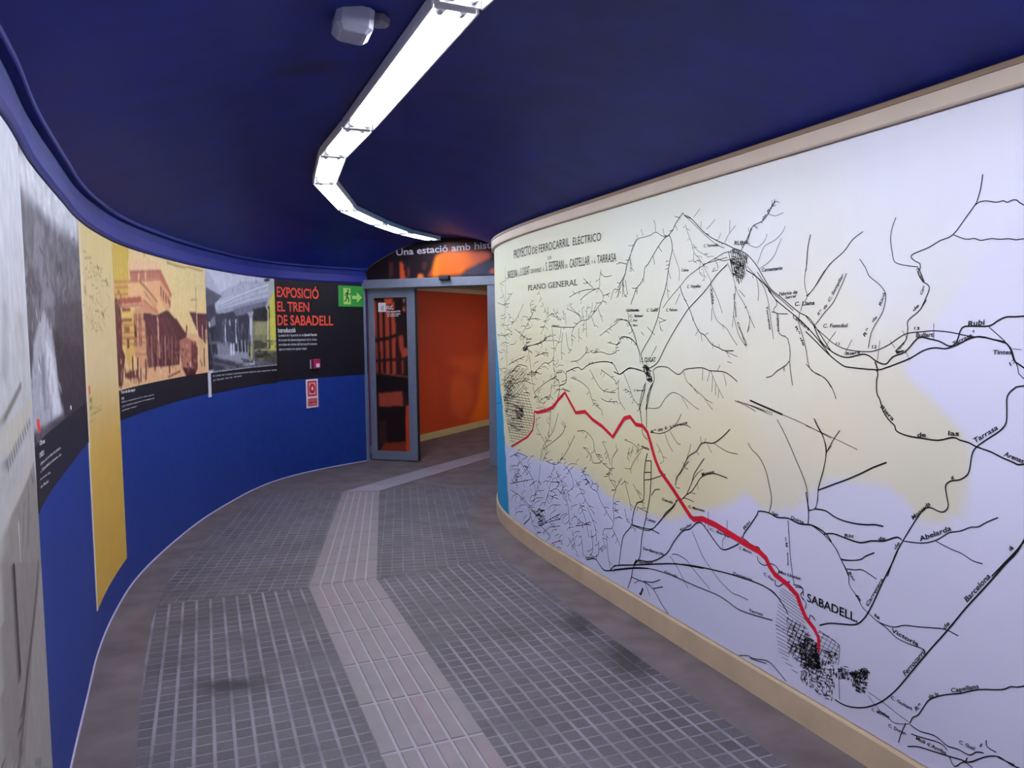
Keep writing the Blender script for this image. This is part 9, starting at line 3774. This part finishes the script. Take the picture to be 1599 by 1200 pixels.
r=panel_thing('title_panel',10.605,11.93,1.01,'black title panel lettered EXPOSICIÓ EL TREN DE SABADELL in coral red','title panel')
mb=MB(); mb.sweep(LEFT,[(.0008,1.01),(.0045,1.01),(.0045,TOPZ),(.0008,TOPZ)],10.605,LEFT.len-.012,.05); bs=mb.build('black_sheet',M_black,r)
words(bs,'title',.0055)
# signs near the door: flat plates standing a little off the curved wall
def lframe(s):
    a=Vector((*LEFT.at(s,0),0)); n=Vector((*LEFT.at(s,1.),0))-a; return a,Vector((n.y,-n.x,0)),n
def plate(mb,s,fr,x0,x1,z0,z1,o0,o1,mi=0,ch=0.):
    a,t,n=fr; mb.box(a+t*((x0+x1)/2)+n*((o0+o1)/2)+Vector((0,0,(z0+z1)/2)),-t,Vector((0,0,1)),n,(x1-x0)/2,(z1-z0)/2,(o1-o0)/2,mi,ch)
def polyplate(mb,fr,pts,off,th=.0012,mi=0):
    a,t,n=fr; f=[a+t*x+n*off+Vector((0,0,z)) for x,z in pts]; b=[p-n*th for p in f]; k=len(pts)
    tri=tessellate_polygon([[Vector((x,z,0)) for x,z in pts]])
    mb.add(f+b,[tuple(q) for q in tri]+[(i,(i+1)%k,k+(i+1)%k,k+i) for i in range(k)],mi)
fr=lframe(11.725)
a,t,n=fr
T_=t if (Vector((*LEFT.at(11.8,0),0))-a).dot(t)>0 else -t
fr=(a,T_,n)
r=thing('exit_sign',a+Vector((0,0,1.78)),'green exit sign with running figure and arrow beside the door','exit sign')
mb=MB(); plate(mb,0,fr,-.188,.188,1.782,2.018,.006,.014,ch=.003); sp=mb.build('sign_plate',M_green,r)
mb=MB(); plate(mb,0,fr,-.12,-.018,1.81,1.99,.0135,.0150); dw=mb.build('doorway_symbol',M_lime,sp)
mb=MB()
def limb(p,q,w):
    dx,dy=q[0]-p[0],q[1]-p[1];l=math.hypot(dx,dy);nx,ny=-dy/l*w/2,dx/l*w/2
    polyplate(mb,fr,[(p[0]+nx,p[1]+ny),(q[0]+nx,q[1]+ny),(q[0]-nx,q[1]-ny),(p[0]-nx,p[1]-ny)],.0162)
cx=-.066
polyplate(mb,fr,[(cx+.012+.012*math.cos(i*.785),1.965+.012*math.sin(i*.785)) for i in range(8)],.0162)
for p,q,w in (((cx+.006,1.95),(cx-.006,1.893),.022),((cx-.006,1.897),(cx+.022,1.872),.014),((cx+.022,1.872),(cx+.012,1.835),.012),((cx-.006,1.897),(cx-.016,1.858),.014),((cx-.016,1.858),(cx-.042,1.842),.012),((cx+.006,1.943),(cx+.034,1.918),.010),((cx+.034,1.918),(cx+.046,1.93),.009),((cx+.004,1.943),(cx-.026,1.925),.010),((cx-.026,1.925),(cx-.032,1.902),.009)): limb(p,q,w)
mb.build('running_figure',mat('dark_green',(18,70,36),.5),sp)
mb=MB(); polyplate(mb,fr,[(.002,1.908),(.07,1.908),(.07,1.948),(.145,1.89),(.07,1.832),(.07,1.87),(.002,1.87)][::-1],.0156); mb.build('arrow',M_lime,sp)
fr=lframe(11.128); a,t,n=fr; T_=t if (Vector((*LEFT.at(11.2,0),0))-a).dot(t)>0 else -t; fr=(a,T_,n)
r=thing('fire_alarm_sign',a+Vector((0,0,.69)),'white and red fire alarm sign on the blue wall below the call point','safety sign')
mb=MB(); plate(mb,0,fr,-.088,.088,.69,.998,.003,.007,ch=.002); mb.build('sign_plate',M_signwhite,r)
mb=MB(); plate(mb,0,fr,-.066,.066,.815,.98,.0065,.0078); rf=mb.build('red_field',M_signred,r)
mb=MB(); plate(mb,0,fr,-.05,.05,.832,.963,.0075,.0086); mb.build('pink_field',M_signpink,rf)
mb=MB(); polyplate(mb,fr,[(.042*math.cos(i*math.pi/12),.897+.052*math.sin(i*math.pi/12)) for i in range(24)],.0096); mb.build('red_disc',M_signred,rf)
mb=MB(); polyplate(mb,fr,[(-.014,.88),(.014,.88),(.012,.912),(0,.925),(-.012,.912)],.0106); mb.build('button_symbol',M_signwhite,rf)
mb=MB(); plate(mb,0,fr,-.066,.066,.71,.79,.0065,.0078); tf=mb.build('text_field',M_signred,r)
def flat_text(mb,fr,text,x0,x1,z,h,off):
    vs=[];fs=[];x=0
    for c in text:
        if c==' ': x+=.3; continue
        g=GLY[c][1];o=len(vs); vs+=[(p[0]+x,p[1]) for p in g[0]]; fs+=[tuple(i+o for i in f) for f in g[1]]; x+=GLY[c][2]
    A,B=min(v[0] for v in vs),max(v[0] for v in vs); a,t,n=fr
    mb.add([a+t*(x0+(v[0]-A)*(x1-x0)/(B-A))+n*off+Vector((0,0,z+v[1]*h/GLY['cap'])) for v in vs],fs)
mb=MB(); flat_text(mb,fr,'POLSADOR',-.058,.058,.757,.024,.0084); flat_text(mb,fr,'ALARMA',-.058,.058,.72,.024,.0084); mb.build('lettering',M_signpink,tf)
fr=lframe(11.17); a,t,n=fr; T_=t if (Vector((*LEFT.at(11.25,0),0))-a).dot(t)>0 else -t; fr=(a,T_,n)
r=thing('alarm_call_point',a+Vector((0,0,1.108)),'small crimson alarm call point on the black title panel','call point')
mb=MB(); plate(mb,0,fr,-.04,.058,1.108,1.212,.008,.044,ch=.006); mb.build('casing',M_call,r)
mb=MB(); plate(mb,0,fr,-.008,.04,1.125,1.165,.0435,.0455); mb.build('press_plate',M_white,r)
mb=MB(); plate(mb,0,fr,-.062,-.048,1.112,1.208,.008,.011); mb.build('side_label',M_greytext,r)
# ------------------------------------------------------------ over the door and beyond it
r=thing('door_banner',(*DOOR.at(.95,0),2.09),'dark banner with orange shapes over the door, lettered Una estació amb història','banner')
grid(DOOR,-.01,DOOR.len-.01,2.091,2.5,.012,.012,.006,painter(ART['banner'],0,0),M_print,'printed_sheet',r,top=lambda s:dz(s)-.006)
mb=MB()
for t in WALL_TEXT:
    if t[1]=='banner': letter(mb,DOOR,t[2],t[3]/1000,t[4]/1000,t[5]/1000,t[6]/1000,t[7]/1000,.0075,True)
mb.build('lettering',mat('banner_grey_lettering',(176,170,186),.6),r)
r=thing('motion_sensor',(*DOOR.at(1.008,.07),2.052),'small black motion sensor on the door header','sensor')
mb=MB(); dbox(mb,.95,1.066,2.054,2.108,.0705,.125,ch=.008); mb.build('casing',M_darkrubber,r)
mb=MB(); dbox(mb,.965,1.05,2.085,2.098,.1245,.127); mb.build('lens',mat('smoked_lens',(70,66,78),.2),r)
r=thing('orange_mural',(*ORANGE.at(2.5,0),.09),'orange wall mural beyond the open sliding door','mural')
grid(ORANGE,.15,ORANGE.len-.05,.092,2.04,.03,.03,.004,painter(ART['orange'],0,0),M_print,'printed_sheet',r)
# ------------------------------------------------------------ boxes fixed to the ceiling left of the lights
def cbox(name,label,cat,p,ax,hx,hy,h,mt,tilt):
    ax=Vector(ax).normalized(); ay=Vector((-ax.y,ax.x,0)); up=Vector((0,0,1))
    q=Matrix.Rotation(tilt,3,ax); ay2=q@ay; az=-(q@up)
    r=thing(name,p,label,cat); mb=MB(); mb.box(Vector(p)+az*(h/2),ax,ay2,az,hx,hy,h/2,0,min(hx,hy)*.28); mb.build('casing',mt,r); return r,ax,ay2,az
r,ax,ay,az=cbox('ceiling_box','pale grey box with slanted corners on the ceiling left of the light strip','box',BOX_P,(-.35,1,0),.07,.058,.075,M_greybox,BOX_TILT)
mb=MB(); mb.box(Vector(BOX_P)+az*.0755,ax,ay,az,.05,.03,.0015); mb.build('front_grille',mat('grey_grille',(160,162,182),.6),r)
r,ax,ay,az=cbox('junction_box','small dull junction box beside the pale ceiling box','junction box',BOX2_P,(.3,1,0),.03,.03,.03,mat('dull_grey_plastic',(112,110,130),.6),BOX_TILT)
mb=MB(); mb.box(Vector(BOX2_P)+az*.0305,ax,ay,az,.018,.018,.001); mb.build('lid',mat('dull_grey_lid',(122,120,138),.6),r)

# ------------------------------------------------------------ map mural on the right
EX=np.array([c[0] for c in PAPER_WARM])
def idw(pts,s,z):
    num=np.zeros((len(s),3));den=np.zeros(len(s))
    for ps,pz,c in pts:
        w=1/(((s-ps)**2+(z-pz)**2)+.02)**1.6; num+=w[:,None]*np.array(c); den+=w
    return num/den[:,None]
def paper(s,z):
    warm=idw(PAPER_WARM,s,z); cool=idw(PAPER_COOL,s,z); P=YELLOW_AREA
    ins=np.zeros(len(s),bool); dist=np.full(len(s),9.)
    for i in range(len(P)):
        x1,y1=P[i];x2,y2=P[i-1]
        if y1!=y2: ins^=((y1>z)!=(y2>z))&(s<(x2-x1)*(z-y1)/(y2-y1+1e-12)+x1)
        L2=(x2-x1)**2+(y2-y1)**2+1e-9;t=np.clip(((s-x1)*(x2-x1)+(z-y1)*(y2-y1))/L2,0,1)
        dist=np.minimum(dist,np.hypot(s-x1-t*(x2-x1),z-y1-t*(y2-y1)))
    sd=np.where(ins,dist,-dist); a=np.clip(sd/.03+.5,0,1)[:,None]
    c=cool*(1-a)+warm*a
    # the sea, printed in flat blue at the far left end
    edge=8.415+.16*np.clip((z-.15)/.75,0,1.2)+.5*np.clip(z-.93,0,1); b=np.clip((s-edge)/.012+.5,0,1)[:,None]
    return (c*(1-b)+np.array((44,150,205))*b)/255
sc=wp(RIGHT,6.,.118,0)
mural=thing('map_mural',sc,'wall-high printed railway map with a red route, curving along the right wall','map')
grid(RIGHT,.32,RIGHT.len-.02,.118,2.148,.03,.03,.004,paper,M_paper,'printed_sheet',mural)
def ribbon(mb,path,pts,off,soft=True):
    # pts: (s,z,width) in metres; smoothed, cut short enough to follow the curve of the wall
    if soft and len(pts)>2: pts=catmull(pts,3)
    q=[pts[0]]
    for a,b in zip(pts,pts[1:]):
        n=max(1,int(math.hypot(b[0]-a[0],b[1]-a[1])/.05))
        for i in range(1,n+1): q.append(tuple(x+(y-x)*i/n for x,y in zip(a,b)))
    v=[]
    for i,(s,z,w) in enumerate(q):
        a=q[max(i-1,0)];b=q[min(i+1,len(q)-1)];dx,dz_=b[0]-a[0],b[1]-a[1];l=math.hypot(dx,dz_) or 1
        nx,nz=-dz_/l*w/2,dx/l*w/2
        v+=[wp(path,s+nx,z+nz,off),wp(path,s-nx,z-nz,off)]
    mb.add(v,[(2*i,2*i+1,2*i+3,2*i+2) for i in range(len(q)-1)])
mb=MB()
for w,c,p in STROKES:
    w=max(w,1.5)/1000
    ribbon(mb,RIGHT,[(p[i]/1000,p[i+1]/1000,w) for i in range(0,len(p),2)],.0052)
mb.build('printed_rivers_and_roads',M_ink,mural)
mb=MB(); ribbon(mb,RIGHT,[(a/1000,b/1000,c/1000) for a,b,c in ROUTE],.0064,False); tag(mb.build('route_line',M_red,mural),'thick red route line ending at SABADELL')
line=MB(); k_=0
small=sorted([q for q in PLACE_TEXT if q[6] not in 'ts'],key=lambda q:q[5]*math.hypot(q[3]-q[1],q[4]-q[2]))[:8]; tiny=MB()
for t in PLACE_TEXT:
    tx,s0,z0,s1,z1,h,st=t
    if st in 'ts':
        letter(line,RIGHT,tx,s0/1000,z0/1000,s1/1000,z1/1000,h/1000,.0058,False,0,st=='s')
        k_+=1
        if k_ in TITLE_ENDS: line.build('title_line',M_ink,mural); line=MB()
    else:
        mb=tiny if t in small else MB(); letter(mb,RIGHT,tx,s0/1000,z0/1000,s1/1000,z1/1000,h/1000*(1 if st=='b' else .9),.0058,True,0 if st=='b' else .18)
        if mb is not tiny: mb.build('place_name',M_ink,mural)
tag(tiny.build('faint_place_names',M_ink,mural),kind='stuff')
